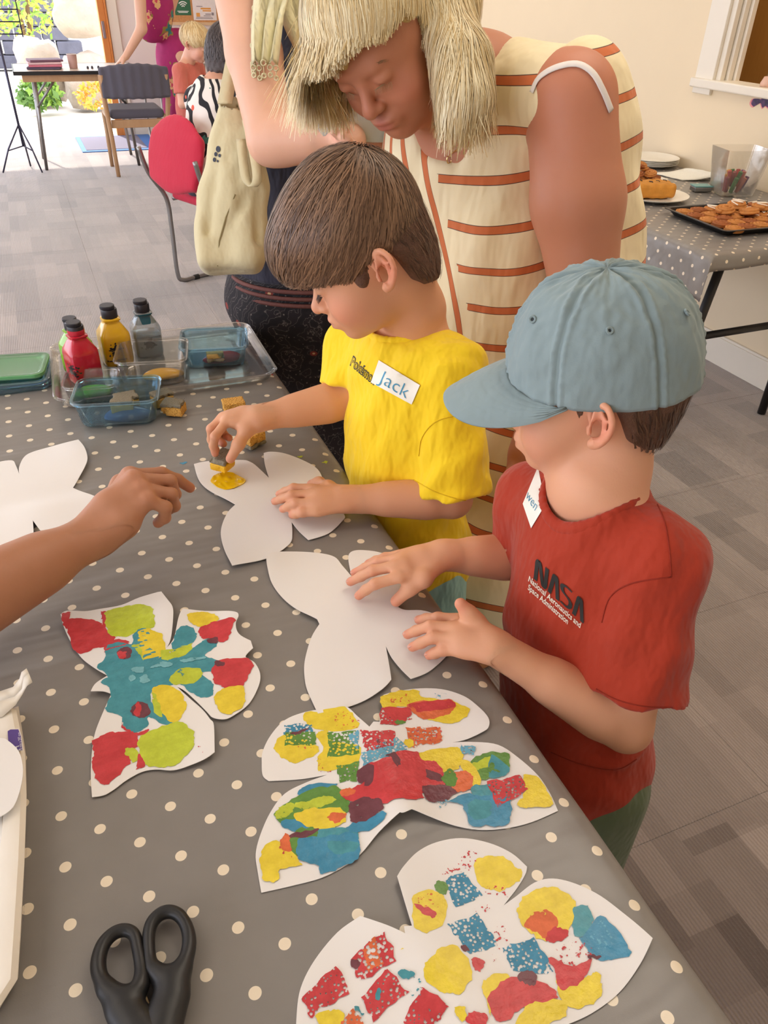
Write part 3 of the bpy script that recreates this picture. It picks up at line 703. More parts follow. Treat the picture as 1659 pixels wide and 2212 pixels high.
for c, p, k in [
    ('red', [(165, 280), (260, 265), (360, 275), (400, 310), (470, 360), (455, 420), (350, 460), (220, 500), (170, 410), (145, 330)], W_),
    ('red', [(112, 255), (165, 225), (175, 250), (150, 340), (128, 310)], W_), ('red', [(375, 215), (415, 207), (415, 290), (390, 320), (395, 250)], W_),
    ('lime', [(420, 210), (520, 175), (640, 157), (720, 175), (745, 250), (740, 320), (640, 350), (540, 380), (460, 370), (415, 320), (415, 260)], W_),
    ('red', [(405, 490), (415, 430), (480, 400), (575, 410), (560, 460), (480, 480)], Dr),
    ('teal', [(355, 600), (410, 530), (415, 450), (500, 415), (590, 425), (600, 365), (650, 332), (710, 340), (700, 420), (780, 520), (850, 540), (900, 540), (1000, 480), (1100, 412), (1180, 400), (1180, 460), (1100, 535), (1190, 560), (1230, 580), (1160, 640), (1050, 650), (1140, 690), (1155, 760), (1110, 805), (1030, 790), (930, 722), (880, 722), (850, 730), (770, 740), (720, 790), (760, 880), (900, 960), (860, 1000), (740, 950), (715, 940), (700, 1000), (640, 1035), (560, 1030), (530, 960), (520, 930), (412, 890), (458, 795), (395, 710), (435, 672)], W_),
    ('yellow', [(640, 350), (720, 335), (790, 370), (830, 450), (800, 530), (690, 560), (660, 480), (640, 420)], W_),
    ('lime', [(600, 440), (640, 430), (665, 500), (680, 555), (640, 500)], Dr),
    ('yellow', [(740, 745), (860, 732), (940, 790), (965, 880), (920, 950), (850, 960), (780, 880), (740, 800)], W_),
    ('teal', [(870, 440), (900, 360), (950, 312), (1030, 340), (1030, 400), (960, 480), (890, 490)], W_),
    ('lime', [(800, 485), (900, 470), (1010, 440), (970, 520), (880, 550), (800, 550)], Dr), ('lime', [(850, 700), (930, 620), (1060, 620), (1060, 680), (940, 728)], Dr),
    ('lime', [(730, 780), (770, 820), (800, 930), (750, 900)], Dr),
    ('maroon', ell(540, 500, 52, 46), Dr), ('maroon', ell(650, 890, 60, 55), Dr), ('red', ell(525, 512, 32, 30), W_), ('red', ell(635, 892, 28, 42), W_),
    ('red', [(330, 1090), (420, 1045), (560, 1035), (640, 1080), (630, 1140), (580, 1150), (585, 1240), (520, 1310), (430, 1395), (370, 1390), (335, 1300), (320, 1240), (323, 1150)], W_),
    ('red', [(530, 970), (560, 1025), (640, 1040), (700, 1010), (690, 1040), (600, 1060), (540, 1030)], W_),
    ('lime', [(640, 1090), (760, 1020), (900, 970), (980, 1000), (1025, 1090), (1000, 1180), (900, 1260), (800, 1280), (690, 1260), (650, 1190)], W_),
    ('lime', [(540, 1150), (640, 1170), (620, 1240), (580, 1240)], W_), ('red', [(640, 1190), (680, 1270), (620, 1290)], W_),
    ('yellow', [(980, 240), (1060, 217), (1150, 230), (1190, 270), (1130, 310), (1050, 320), (990, 280)], W_), ('red', [(1060, 330), (1180, 285), (1300, 288), (1280, 360), (1230, 430), (1130, 410), (1070, 400)], W_),
    ('red', [(1160, 600), (1250, 550), (1415, 560), (1405, 650), (1350, 730), (1250, 745), (1170, 710), (1148, 650)], W_), ('yellow', [(1200, 755), (1340, 725), (1370, 760), (1360, 840), (1290, 908), (1230, 918), (1170, 870), (1158, 800)], W_),
    ('maroon', [(1170, 570), (1235, 575), (1220, 605), (1175, 600)], Dr), ('maroon', [(1120, 410), (1190, 400), (1180, 440), (1130, 435)], Dr),
    ('red', [(1060, 1160), (1110, 1160), (1090, 1200)], Sp), ('tealight', ell(640, 630, 42, 24), Dr), ('tealight', ell(685, 695, 42, 28), Dr), ('tealight', ell(600, 690, 26, 20), Dr), ('tealight', ell(830, 590, 42, 22), Dr), ('tealight', ell(760, 605, 40, 12, -0.3), Dr), ('tealight', ell(1010, 560, 90, 14, -0.1), Dr)]:
    patch('D', cF, c, p, k)
for c, p, k in [
    ('yellow', [(315, 192), (400, 180), (515, 174), (572, 232), (580, 280), (450, 285), (370, 270), (320, 240)], W_), ('orange', ell(490, 225, 70, 32), Sp), ('orange', [(470, 270), (580, 225), (582, 275)], Sp),
    ('yellow', [(170, 340), (230, 290), (330, 330), (385, 360), (370, 395), (280, 435), (220, 420), (180, 390)], W_), ('yellow', [(375, 290), (440, 280), (450, 330), (590, 370), (590, 430), (560, 460), (400, 480), (375, 420), (410, 370)], W_),
    ('blue', [(218, 248), (360, 243), (365, 300), (218, 300)], Sg), ('green', [(218, 290), (365, 280), (375, 345), (218, 352)], Sg), ('green', [(432, 290), (575, 290), (590, 405), (440, 412)], Sg), ('sky', [(540, 300), (585, 290), (590, 390), (550, 350)], Sg), ('maroon', ell(290, 285, 50, 8, -0.3), Dr),
    ('orange', ell(315, 360, 60, 14, -0.1), Sp), ('red', ell(390, 440, 16, 40, -0.3), Sp), ('red', ell(440, 490, 30, 10), Sp),
    ('sky', [(600, 400), (780, 325), (832, 380), (720, 430), (610, 462)], Sg), ('red', [(600, 295), (775, 290), (760, 370), (620, 395)], Sg), ('blue', ell(690, 362, 58, 34), Sp), ('maroon', ell(690, 360, 60, 30), Sp),
    ('yellow', [(712, 112), (860, 74), (910, 110), (1040, 130), (1130, 170), (1120, 220), (1050, 240), (960, 230), (900, 210), (830, 160), (720, 175)], W_), ('orange', ell(790, 120, 55, 38), Sp),
    ('orange', [(830, 150), (1040, 125), (1060, 175), (1000, 205), (900, 220)], W_), ('red', [(840, 148), (1040, 127), (1058, 160), (900, 185)], Dr), ('red', [(700, 180), (840, 165), (845, 220), (770, 258), (692, 268)], Sg), ('red', [(710, 182), (838, 168), (842, 215), (760, 235)], Dr), ('sky', ell(995, 100, 35, 12), Sp),
    ('orange', [(820, 270), (990, 255), (1010, 330), (850, 375)], Sg), ('red', [(850, 280), (985, 262), (1000, 325), (900, 350)], Sp), ('yellow', ell(835, 350, 25, 22), Dr), ('green', ell(790, 245, 30, 10), Dr),
    ('yellow', [(890, 390), (1060, 360), (1100, 400), (1080, 470), (980, 490), (900, 435)], W_),
    ('green', [(478, 455), (590, 450), (575, 540), (490, 540)], Sg), ('blue', [(290, 570), (370, 540), (480, 550), (400, 600), (300, 610)], Dr), ('green', [(170, 690), (240, 630), (380, 560), (490, 560), (550, 640), (530, 680), (420, 690), (280, 720), (210, 745)], W_), ('lime', ell(220, 680, 55, 28, -0.5), Dr),
    ('blue', [(205, 735), (290, 720), (420, 790), (560, 770), (560, 820), (350, 800), (240, 775)], W_), ('lime', ell(370, 640, 110, 22, -0.15), Dr), ('yellow', [(260, 700), (380, 670), (500, 668), (520, 730), (450, 770), (330, 760)], W_), ('orange', ell(480, 712, 45, 24), Dr),
    ('teal', [(340, 770), (560, 770), (575, 840), (450, 835)], W_), ('green', ell(260, 855, 45, 50), W_), ('green', ell(330, 790, 60, 26), Dr), ('blue', [(290, 822), (420, 808), (580, 795), (583, 905), (500, 960), (400, 998), (385, 950), (300, 930)], W_), ('teal', [(440, 830), (575, 840), (560, 880), (470, 890)], Dr), ('blue', [(520, 760), (700, 700), (705, 750), (590, 790)], W_),
    ('yellow', [(105, 870), (180, 830), (300, 930), (280, 960), (200, 970), (190, 1020), (120, 1030), (95, 940)], W_), ('maroon', [(240, 790), (380, 770), (340, 800), (240, 812)], Dr), ('red', [(185, 820), (240, 800), (250, 920), (200, 900)], Sp), ('orange', ell(225, 840, 28, 45), Dr),
    ('red', [(610, 470), (720, 430), (760, 405), (880, 390), (910, 430), (980, 440), (1010, 500), (1020, 540), (960, 580), (900, 600), (910, 630), (860, 640), (770, 645), (700, 670), (660, 630), (540, 640), (500, 590), (600, 560), (640, 520)], W_), ('orange', ell(530, 590, 40, 20), Dr),
    ('maroon', [(550, 640), (670, 625), (710, 690), (600, 735), (540, 720)], Dr), ('maroon', [(580, 490), (650, 465), (650, 560), (590, 550)], Dr), ('maroon', [(920, 560), (1080, 560), (1050, 612), (930, 640)], W_), ('maroon', [(705, 440), (760, 405), (800, 470), (790, 505), (745, 425)], Dr), ('maroon', ell(950, 505, 60, 22, 0.3), Dr), ('red', ell(850, 500, 70, 60), Dr),
    ('green', [(1120, 450), (1220, 390), (1330, 400), (1320, 470), (1200, 530), (1130, 500)], W_), ('lime', ell(1200, 445, 70, 25, -0.4), Dr), ('yellow', [(1095, 440), (1160, 450), (1200, 545), (1140, 548)], W_), ('orange', ell(1095, 530, 62, 54), W_), ('green', ell(1040, 515, 35, 45), Dr), ('teal', [(1240, 400), (1330, 470), (1310, 500), (1240, 510)], Dr),
    ('blue', [(1100, 645), (1020, 640), (1000, 655), (1060, 620), (1150, 590), (1250, 590), (1340, 640), (1330, 742), (1200, 755), (1135, 742)], W_), ('sky', [(950, 640), (1040, 630), (1000, 670)], Sp), ('sky', [(1090, 347), (1170, 365), (1160, 400), (1100, 390)], Sg), ('teal', [(1130, 640), (1230, 630), (1250, 690), (1160, 720)], Dr), ('teal', [(1150, 560), (1250, 545), (1240, 600), (1160, 600)], W_),
    ('yellow', [(1400, 510), (1470, 510), (1530, 590), (1543, 648), (1440, 663), (1370, 650), (1420, 580)], W_), ('red', [(1225, 535), (1390, 500), (1425, 570), (1350, 630), (1280, 660), (1250, 610)], Sg), ('blue', ell(1300, 630, 45, 26, -0.3), Sp)]:
    patch('E', c6, c, p, k)
for c, p, k in [
    ('yellow', [(815, 160), (890, 145), (960, 155), (1030, 230), (980, 275), (900, 295), (840, 260)], W_), ('red', ell(760, 180, 95, 40, -0.6), Sp), ('red', ell(915, 300, 60, 26, 0.2), Sp), ('red', [(735, 238), (765, 230), (755, 255)], W_),
    ('yellow', [(550, 330), (640, 300), (690, 340), (680, 460), (560, 480)], W_), ('orange', [(560, 335), (640, 310), (660, 370), (575, 380)], Sp), ('red', [(560, 365), (650, 390), (640, 422), (580, 395)], W_), ('green', ell(675, 287, 30, 28), W_),
    ('blue', [(690, 255), (770, 215), (855, 310), (735, 380)], Sg), ('blue', [(695, 450), (830, 400), (920, 530), (800, 590)], Sg), ('maroon', ell(780, 555, 22, 16, 0.5), Dr), ('red', ell(840, 380, 60, 14, -0.5), Sp), ('red', ell(940, 500, 40, 50), Sp), ('red', ell(832, 622, 24, 36, -0.3), W_), ('red', ell(900, 580, 50, 20, -0.6), Sp),
    ('yellow', [(610, 620), (700, 545), (780, 590), (800, 690), (740, 765), (660, 740), (600, 680)], W_),
    ('blue', [(935, 545), (1080, 505), (1165, 650), (1060, 680), (980, 640)], Sg), ('yellow', [(1010, 360), (1080, 295), (1190, 285), (1255, 350), (1250, 440), (1160, 520), (1080, 500), (1020, 430)], W_), ('orange', [(1060, 420), (1120, 380), (1180, 440), (1150, 500), (1100, 490), (1040, 450)], Dr), ('red', ell(1180, 490, 55, 28, -0.3), Dr),
    ('teal', [(1250, 380), (1300, 362), (1335, 420), (1310, 480), (1250, 490)], W_), ('blue', [(1290, 500), (1380, 410), (1490, 560), (1470, 585), (1370, 610), (1310, 560)], W_), ('sky', [(1320, 490), (1380, 430), (1430, 520), (1370, 570)], Sp), ('red', [(1160, 560), (1280, 510), (1340, 590), (1220, 640)], Sp),
    ('yellow', [(1180, 690), (1290, 690), (1360, 640), (1370, 740), (1290, 808), (1210, 790)], W_), ('red', [(1140, 590), (1250, 630), (1340, 595), (1290, 690), (1200, 725), (1170, 650)], W_), ('maroon', ell(1340, 588, 25, 14), Dr),
    ('yellow', [(850, 720), (900, 668), (970, 668), (900, 760), (885, 850), (870, 800)], W_), ('yellow', [(1060, 800), (1200, 770), (1210, 850), (1100, 890), (980, 920)], W_), ('red', [(880, 760), (980, 680), (1100, 690), (1180, 760), (1050, 800), (960, 870), (900, 860)], W_), ('maroon', ell(1050, 676, 46, 30), W_),
    ('red', [(270, 600), (420, 485), (480, 610), (320, 690)], Sg), ('orange', [(330, 560), (380, 510), (425, 620), (350, 655)], Sg), ('maroon', ell(300, 615, 20, 20), Dr), ('red', [(65, 760), (215, 625), (275, 740), (110, 850)], Sg), ('red', [(330, 770), (430, 640), (530, 740), (380, 870)], Sg), ('red', [(510, 870), (590, 725), (705, 820), (660, 880), (560, 950)], Sg), ('red', [(560, 800), (600, 740), (690, 815), (620, 880)], Dr), ('yellow', ell(190, 850, 62, 38), Dr), ('orange', [(230, 874), (290, 815), (340, 880), (280, 950)], Sg),
    ('teal', ell(520, 670, 30, 20), W_), ('teal', ell(400, 745, 12, 26), Dr), ('teal', ell(312, 825, 24, 12, 0.7), Dr), ('teal', ell(560, 720, 35, 45), Sp), ('yellow', ell(755, 845, 24, 36), W_), ('red', ell(825, 872, 48, 30), W_), ('yellow', ell(500, 590, 22, 30), Sp)]:
    patch('F', c7, c, p, k)
# the fresh wet print on the white butterfly: a thick glossy smear
t_, h_, _c = BUT['B']
def smear(x, y):
    return h_(x, y) + 0.0012 + 0.0022 * abs(noise.noise(Vector((x * 90, y * 60, 2)))) 
sheet('wet_paint', [(x + 0.002 * noise.noise(Vector((x * 90, y * 90, 1))), y + 0.002 * noise.noise(Vector((x * 90, y * 90, 5)))) for x, y in px2xy(catmull([(456, 1042), (470, 1030), (497, 1026), (515, 1033), (530, 1043), (520, 1053), (500, 1062), (478, 1060), (462, 1050)], 6))], smear,
      mat('wet_yellow_paint', (240, 196, 20), 0.12, 0.1, 60), t_, 0.0022, 0.0008)
# ================================================================== things on the craft table
TT = TZ + 0.0035
clear_m = plastic_clear('clear_plastic', (250, 249, 247), 0.05, 0.08)
bluebox_m = plastic_clear('blue_tinted_plastic', (214, 236, 246), 0.06, 0.06)
greenlid_m = plastic_clear('green_plastic', (176, 222, 184), 0.35, 0.15)
def rrect(cx, cy, hx, hy, r, rot, z, n=6):
    out = []
    for (sx, sy, a0) in ((1, 1, 0), (-1, 1, pi / 2), (-1, -1, pi), (1, -1, 3 * pi / 2)):
        for k in range(n + 1):
            a = a0 + k * pi / 2 / n; x, y = sx * (hx - r) + r * cos(a), sy * (hy - r) + r * sin(a)
            out.append((cx + x * cos(rot) - y * sin(rot), cy + x * sin(rot) + y * cos(rot), z))
    return out
def container(name, label, cx, cy, hx, hy, h, rot, m, z=TT, wall=0.0016, rim=0.006, flare=1.0, group='open plastic food boxes used as paint trays', r=0.02):
    t = thing(name, label, 'food box', (cx, cy, z), group); b = 0.86 * flare
    R_ = lambda k, zz, d=0: rrect(cx, cy, hx * k - d, hy * k - d, max(0.004, r - d), rot, z + zz)
    mb = MB().loft([R_(b, 0.0), R_(b + 0.03, 0.004), R_(0.97, h * 0.92), R_(0.98, h), R_(0.98, h, wall), R_(0.97, h * 0.9, wall), R_(b + 0.03, 0.006, wall), R_(b, 0.0022, wall)], True)
    mb.build('box_body', m, t, smooth=False, auto=0.7)
    MB().loft([R_(0.985, h - 0.004), R_(1.03, h - 0.004), R_(1.045, h - 0.001), R_(1.03, h + 0.0012), R_(0.985, h + 0.0012)], False).build('rim', m, t, auto=0.9)
    return t
def blob(name, label, cx, cy, rx, ry, rot, h, m, z, seed, group=None, nb=7):
    rg = np.random.RandomState(seed); ops = []
    for k in range(nb):
        a = rg.uniform(0, 2 * pi); q = rg.uniform(0.1, 0.75); x, y = rx * q * cos(a), ry * q * sin(a)
        s = rg.uniform(0.35, 0.6)
        ops += add(elp((cx + x * cos(rot) - y * sin(rot), cy + x * sin(rot) + y * cos(rot), z + h * 0.25), (rx * s, ry * s, h * rg.uniform(0.5, 0.9)), rotm(0, 0, math.degrees(rot))), 0.012)
    ops += add(elp((cx, cy, z + 0.002), (rx * 0.85, ry * 0.85, h * 0.6), rotm(0, 0, math.degrees(rot))), 0.01)
    ops += sub(half((cx, cy, z + 0.0004), (0, 0, -1), (cx - 1, cy - 1, z - 0.1), (cx + 1, cy + 1, z + 0.02)), 0.001)
    return tag(solid(name, ops, 0.0022, m, None), label, 'paint', group)
def pxy(px, py, z=TT): p = at(px, py, z=z); return p[0], p[1]
# large clear tray (an upturned storage-box lid): shallow rim, raised inner ledge
tr = thing('clear_tray', 'large shallow clear plastic tray holding the paint bottles', 'tray', (0.155, 1.515, TT))
tcx, tcy, trot = 0.158, 1.508, radians(-1.5)
def TR(hx, hy, zz, r): return rrect(tcx, tcy, hx, hy, r, trot, TT + zz, 8)
MB().loft([TR(0.186, 0.124, 0.003, 0.02), TR(0.186, 0.124, 0.001, 0.02), TR(0.196, 0.134, 0.0, 0.024), TR(0.205, 0.143, 0.016, 0.03), TR(0.209, 0.147, 0.017, 0.033), TR(0.207, 0.145, 0.0185, 0.032), TR(0.203, 0.141, 0.0175, 0.03), TR(0.194, 0.132, 0.0035, 0.024), TR(0.188, 0.126, 0.0042, 0.022)], True).build('tray_body', clear_m, tr, auto=0.8)
MB().loft([TR(0.165, 0.103, 0.0045, 0.02), TR(0.160, 0.098, 0.007, 0.02), TR(0.156, 0.094, 0.0045, 0.02)], False).build('inner_ridge', clear_m, tr, auto=0.8)
TRZ = TT + 0.0045
# bottles
cap_m = mat('black_cap_plastic', (38, 36, 44), 0.38, 0.05)
def bottle(label, px, py, paint, rot, scale=1.0, level=None, splat_px=None, ready=False, zb=TRZ):
    x, y = pxy(px, py, zb); t = thing('paint_bottle', label, 'paint bottle', (x, y, zb), 'ready mixed paint bottles on the tray'); s = scale
    W2 = 0.0268 * s
    hs = 0.80 * s
    body = [(W2 * 0.86, 0.0), (W2 * 0.97, 0.003 * hs), (W2, 0.010 * hs), (W2, 0.066 * hs), (W2 * 0.96, 0.074 * hs), (W2 * 0.60, 0.094 * hs), (W2 * 0.50, 0.099 * hs), (W2 * 0.50, 0.101 * hs), (W2 * 0.60, 0.103 * hs), (W2 * 0.60, 0.106 * hs), (W2 * 0.5, 0.108 * hs)]
    pm = mat('bottled_paint_' + paint, dict(green=(128, 176, 40), red=(190, 26, 50), yellow=(226, 178, 30), teal=(16, 76, 92))[paint], 0.22, 0.06, 30, Coat_Weight=0.3)
    if level: # see-through bottle, part full
        MB().lathe(body, (x, y, zb), 32, 5.0, rot).build('bottle_body', plastic_clear('bottle_clear', (226, 232, 234), 0.25, 0.2), t, auto=0.6)
        MB().lathe([(W2 * 0.84, 0.001), (W2 * 0.95, 0.004), (W2 * 0.975, 0.010 * hs), (W2 * 0.975, level * 0.066 * hs), (W2 * 0.9, level * 0.066 * hs + 0.0008)], (x, y, zb), 32, 5.0, rot).build('paint_fill', pm, t, auto=0.6)
        MB().lathe([(W2 * 0.80, 0.083 * hs), (W2 * 0.62, 0.0935 * hs), (W2 * 0.515, 0.099 * hs), (W2 * 0.515, 0.1015 * hs), (W2 * 0.62, 0.1032 * hs), (W2 * 0.62, 0.106 * hs)], (x, y, zb), 32, 4.0, rot).build('neck_paint', pm, t, auto=0.6)
    else:
        MB().lathe(body, (x, y, zb), 32, 5.0, rot).build('bottle_body', pm, t, auto=0.6)
    c = MB().lathe([(0.0136 * s, 0.106 * hs), (0.0142 * s, 0.1075 * hs), (0.0142 * s, 0.126 * hs), (0.0136 * s, 0.1275 * hs)], (x, y, zb), 28).build('cap', cap_m, t, auto=0.6)
    MB().lathe([(0.0128 * s, 0.1278 * hs), (0.0132 * s, 0.130 * hs), (0.0132 * s, 0.1345 * hs), (0.0122 * s, 0.136 * hs)], (x + 0.0022 * cos(rot + 2.6), y + 0.0022 * sin(rot + 2.6), zb), 28).build('flip_lid', cap_m, c, auto=0.6)
    MB().box((x + 0.0128 * s * cos(rot + 0.6), y + 0.0128 * s * sin(rot + 0.6), zb + 0.1300 * hs), (0.0022, 0.0022, 0.0025)).build('hinge', cap_m, c, bevel=0.0006)
    if splat_px: # printed black splat on the face towards the camera
        ink = mat('black_ink', (32, 30, 34), 0.4)
        a0, zz, rr = splat_px; zz *= 0.85; d = np.array([cos(a0), sin(a0), 0]); u = np.array([-sin(a0), cos(a0), 0]); rg = np.random.RandomState(int(px))
        def surf(uu, vv):
            r = W2 * 1.0; a = a0 + uu / r; q = a - rot; e = 1.0 / ((abs(cos(q)) ** 5 + abs(sin(q)) ** 5) ** 0.2)
            return (x + (r * e + 0.0003) * cos(a), y + (r * e + 0.0003) * sin(a), zb + zz + vv)
        m = MB()
        def disc(cu, cv, rad, w=0.0, n=20):
            ring = [surf(cu + rad * (1 + w * sin(5 * q + cu * 900) + w * 0.7 * sin(9 * q)) * cos(q), cv + rad * (1 + w * sin(5 * q + cu * 900) + w * 0.7 * sin(9 * q)) * sin(q)) for q in [2 * pi * k / n for k in range(n)]]
            m.add([surf(cu, cv)] + ring, [(0, 1 + k, 1 + (k + 1) % n) for k in range(n)])
        disc(0, 0, rr * 0.66, 0.18, 40)
        for k in range(22):
            a = rg.uniform(0, 2 * pi); q = rr * rg.uniform(0.72, 1.15); disc(q * cos(a), q * sin(a), rr * rg.uniform(0.05, 0.17), 0.0, 10)
        m.build('printed_splat', ink, t)
        if ready:
            V, F_ = text_mesh('Ready Mix Paint', 0.0052, 0.0002)
            MB().add([surf(v[0], v[1] - rr * 1.45) for v in V], F_).build('printed_text', ink, t)
            V, F_ = text_mesh('Creation', 0.0056, 0.0, 0.3)
            MB().add([tuple(np.array(surf(v[0], v[1])) + d * 0.0004) for v in V], F_).build('printed_text', mat('gold_ink', (216, 176, 60), 0.4), t)
    return t
bottle('green paint bottle with black cap standing behind the red one', 176, 800, 'green', 0.5)
b_red = bottle('red paint bottle with a paint-smeared black cap on the tray', 186, 818, 'red', 0.32, 1.06, splat_px=(-2.30, 0.036, 0.0135))
bottle('yellow paint bottle with black splat print behind the clear box', 255, 780, 'yellow', 0.15, 1.08, splat_px=(-1.62, 0.040, 0.0135), ready=True)
bottle('half empty teal paint bottle with see-through shoulder at the back', 322, 762, 'teal', 0.1, 1.04, level=0.78, splat_px=(-1.55, 0.034, 0.0125))
x, y = pxy(186, 818, TRZ)
MB().lathe([(0.0147 * 1.06, 0.1085 * 0.85), (0.0149 * 1.06, 0.112 * 0.85), (0.0149 * 1.06, 0.117 * 0.85), (0.0147 * 1.06, 0.119 * 0.85)], (x, y, TRZ), 14).build('paint_smear', MATS['bottled_paint_red'], b_red, auto=0.6)
# boxes: positions from their floors
x, y = pxy(262, 893); container('food_box', 'blue tinted plastic box with blue paint in front of the tray', x, y, 0.072, 0.053, 0.047, -0.22, bluebox_m)
blob('blue_paint_puddle', 'puddle of thick dark blue paint in the front blue box', x + 0.006, y - 0.020, 0.044, 0.021, -0.12, 0.014, mat('thick_blue_paint', (10, 84, 128), 0.15, 0.1, 40), TT + 0.0025, 11, 'paint puddles in the boxes')
BX1 = (x, y)
x, y = pxy(336, 808, TRZ); container('food_box', 'clear plastic box with yellow paint in the middle of the tray', x, y, 0.066, 0.056, 0.05, -0.22, clear_m, TRZ)
blob('yellow_paint_puddle', 'yellow paint spread in the middle clear box', x + 0.008, y - 0.022, 0.036, 0.022, -0.1, 0.007, mat('thick_yellow_paint', (226, 172, 28), 0.2, 0.1, 40), TRZ + 0.003, 12, 'paint puddles in the boxes')
x, y = pxy(466, 772, TRZ); container('food_box', 'blue tinted plastic box with red paint at the tray corner', x, y, 0.066, 0.056, 0.042, -0.22, bluebox_m, TRZ)
blob('red_paint_puddle', 'glossy red paint pooled in the blue box at the tray corner', x + 0.004, y - 0.022, 0.041, 0.020, -0.18, 0.012, mat('thick_red_paint', (176, 16, 44), 0.12, 0.1, 40), TRZ + 0.003, 13, 'paint puddles in the boxes')
BX3 = (x, y)
x, y = pxy(204, 850, TRZ); container('food_box', 'small clear box with green paint at the left of the tray', x, y, 0.048, 0.042, 0.032, -0.2, clear_m, TRZ)
blob('green_paint_puddle', 'bright green paint in the small clear box', x + 0.004, y - 0.006, 0.032, 0.022, -0.1, 0.008, mat('thick_green_paint', (104, 176, 56), 0.2, 0.1, 40), TRZ + 0.003, 14, 'paint puddles in the boxes')
# stacked lids on the left
def lid(label, px, py, hx, hy, rot, z, m):
    x, y = pxy(px, py, z); t = thing('box_lid', label, 'lid', (x, y, z), 'plastic box lids stacked on the left')
    R_ = lambda k, zz: rrect(x, y, hx * k, hy * k, 0.02 * k, rot, z + zz)
    MB().loft([R_(0.80, 0.001), R_(0.84, 0.001), R_(0.87, 0.005), R_(0.93, 0.005), R_(0.95, 0.0), R_(1.0, 0.0), R_(1.0, 0.007), R_(0.94, 0.008), R_(0.88, 0.0075), R_(0.83, 0.003), R_(0.80, 0.0025)], True).build('lid_panel', m, t, auto=0.8)
    MB().loft([R_(0.99, 0.0075), R_(1.005, 0.007), R_(1.005, 0.002), R_(0.99, 0.0015)], False).build('seal_edge', mat('green_rim', (110, 178, 118), 0.4) if 'green' in label else bluebox_m, t)
    return t
lid('lowest clear bluish box lid of the stack', 8, 822, 0.085, 0.062, 0.0, TT, bluebox_m)
lid('middle bluish box lid of the stack', 22, 812, 0.075, 0.058, -0.12, TT + 0.009, bluebox_m)
lid('green plastic box lid on top of the stack', 22, 796, 0.068, 0.055, -0.18, TT + 0.018, greenlid_m)
# sponges: yellow foam with a grey-green scouring pad
foam_t = NT('sponge_foam'); g = foam_t.obj(); vo = foam_t.n('TexVoronoi', {'Vector': g, 'Scale': 420.0}).outputs[0]
foam_m = foam_t.done(foam_t.pbr(foam_t.mix(foam_t.math('LESS_THAN', vo, 0.28), lin((234, 178, 88)), lin((176, 112, 40))), 0.95, foam_t.bump(vo, 0.8, 0.002)))
foam2_m = mat('painted_foam', (206, 172, 104), 0.9, 0.25, 90, 0.5, 300)
yfoam_m = mat('yellow_wet_foam', (240, 182, 20), 0.5, 0.2, 120, 0.6, 300)
scour_m = mat('grey_scourer', (142, 132, 112), 0.98, 0.25, 300, 0.9, 500, 0.002)
def sponge(label, px, py, hx, hy, rot, z=TT, up='scour', foam=foam_m, tf=0.017, ts=0.007, tilt=None, pos=None):
    x, y = pxy(px, py, z) if pos is None else (pos[0], pos[1]); z = z if pos is None else pos[2]
    t = thing('sponge_piece', label, 'sponge', (x, y, z), 'cut sponge pieces'); R_ = np.array(rotm(*(tilt or (0, 0)), math.degrees(rot)))
    rg = np.random.RandomState(int(px * 7 + py))
    def blk(nm, z0, z1, m, gr=0.0):
        ops = add(rbox(np.array((x, y, z)) + R_ @ np.array((0, 0, (z0 + z1) / 2)), (hx + gr, hy + gr, (z1 - z0) / 2), R_, 0.0022), 0)
        for k in range(5): # uneven hand-cut faces
            a = rg.uniform(0, 2 * pi); q = np.array((hx * 1.18 * cos(a), hy * 1.18 * sin(a), rg.uniform(z0, z1))); ops += sub(elp(np.array((x, y, z)) + R_ @ q, (0.004, 0.004, 0.005)), 0.004)
        ops.append(('disp', Pr(lambda X, Y, Z: 0.0005 * np.sin(X * 900) * np.sin(Y * 870 + Z * 760), (-9, -9, -9), (9, 9, 9)), 0))
        solid(nm, ops, 0.0014, m, t, it=1)
    if up == 'scour': blk('foam', 0, tf, foam); blk('scouring_pad', tf, tf + ts, scour_m, 0.0006)
    else: blk('scouring_pad', 0, ts, scour_m, 0.0006); blk('foam', ts, ts + tf, foam)
    return t
sponge('grey-topped sponge piece in front, right of the blue box', 377, 892, 0.019, 0.015, -0.5)
sponge('sponge piece behind the other one, against the blue box', 352, 872, 0.018, 0.014, 0.3, foam=foam2_m)
sponge('clean orange sponge piece lying pad down above the painting hand', 506, 890, 0.020, 0.014, -0.05, up='foam')
sponge('orange sponge piece lying behind the wrist of the painting hand', 547, 960, 0.018, 0.014, 0.5, up='foam')
sponge('pale sponge standing in the red paint of the corner box', 466, 778, 0.017, 0.011, -0.1, TRZ + 0.013, up='foam', foam=foam2_m, tf=0.010)
sponge('grey-topped sponge sitting at the back of the front blue box', 0, 0, 0.020, 0.015, 0.1, pos=(BX1[0] + 0.014, BX1[1] + 0.018, TT + 0.003), foam=foam2_m)
sponge('sponge lying in the blue paint of the front box', 0, 1, 0.019, 0.013, -0.2, pos=(BX1[0] + 0.004, BX1[1] - 0.016, TT + 0.013), foam=foam2_m)
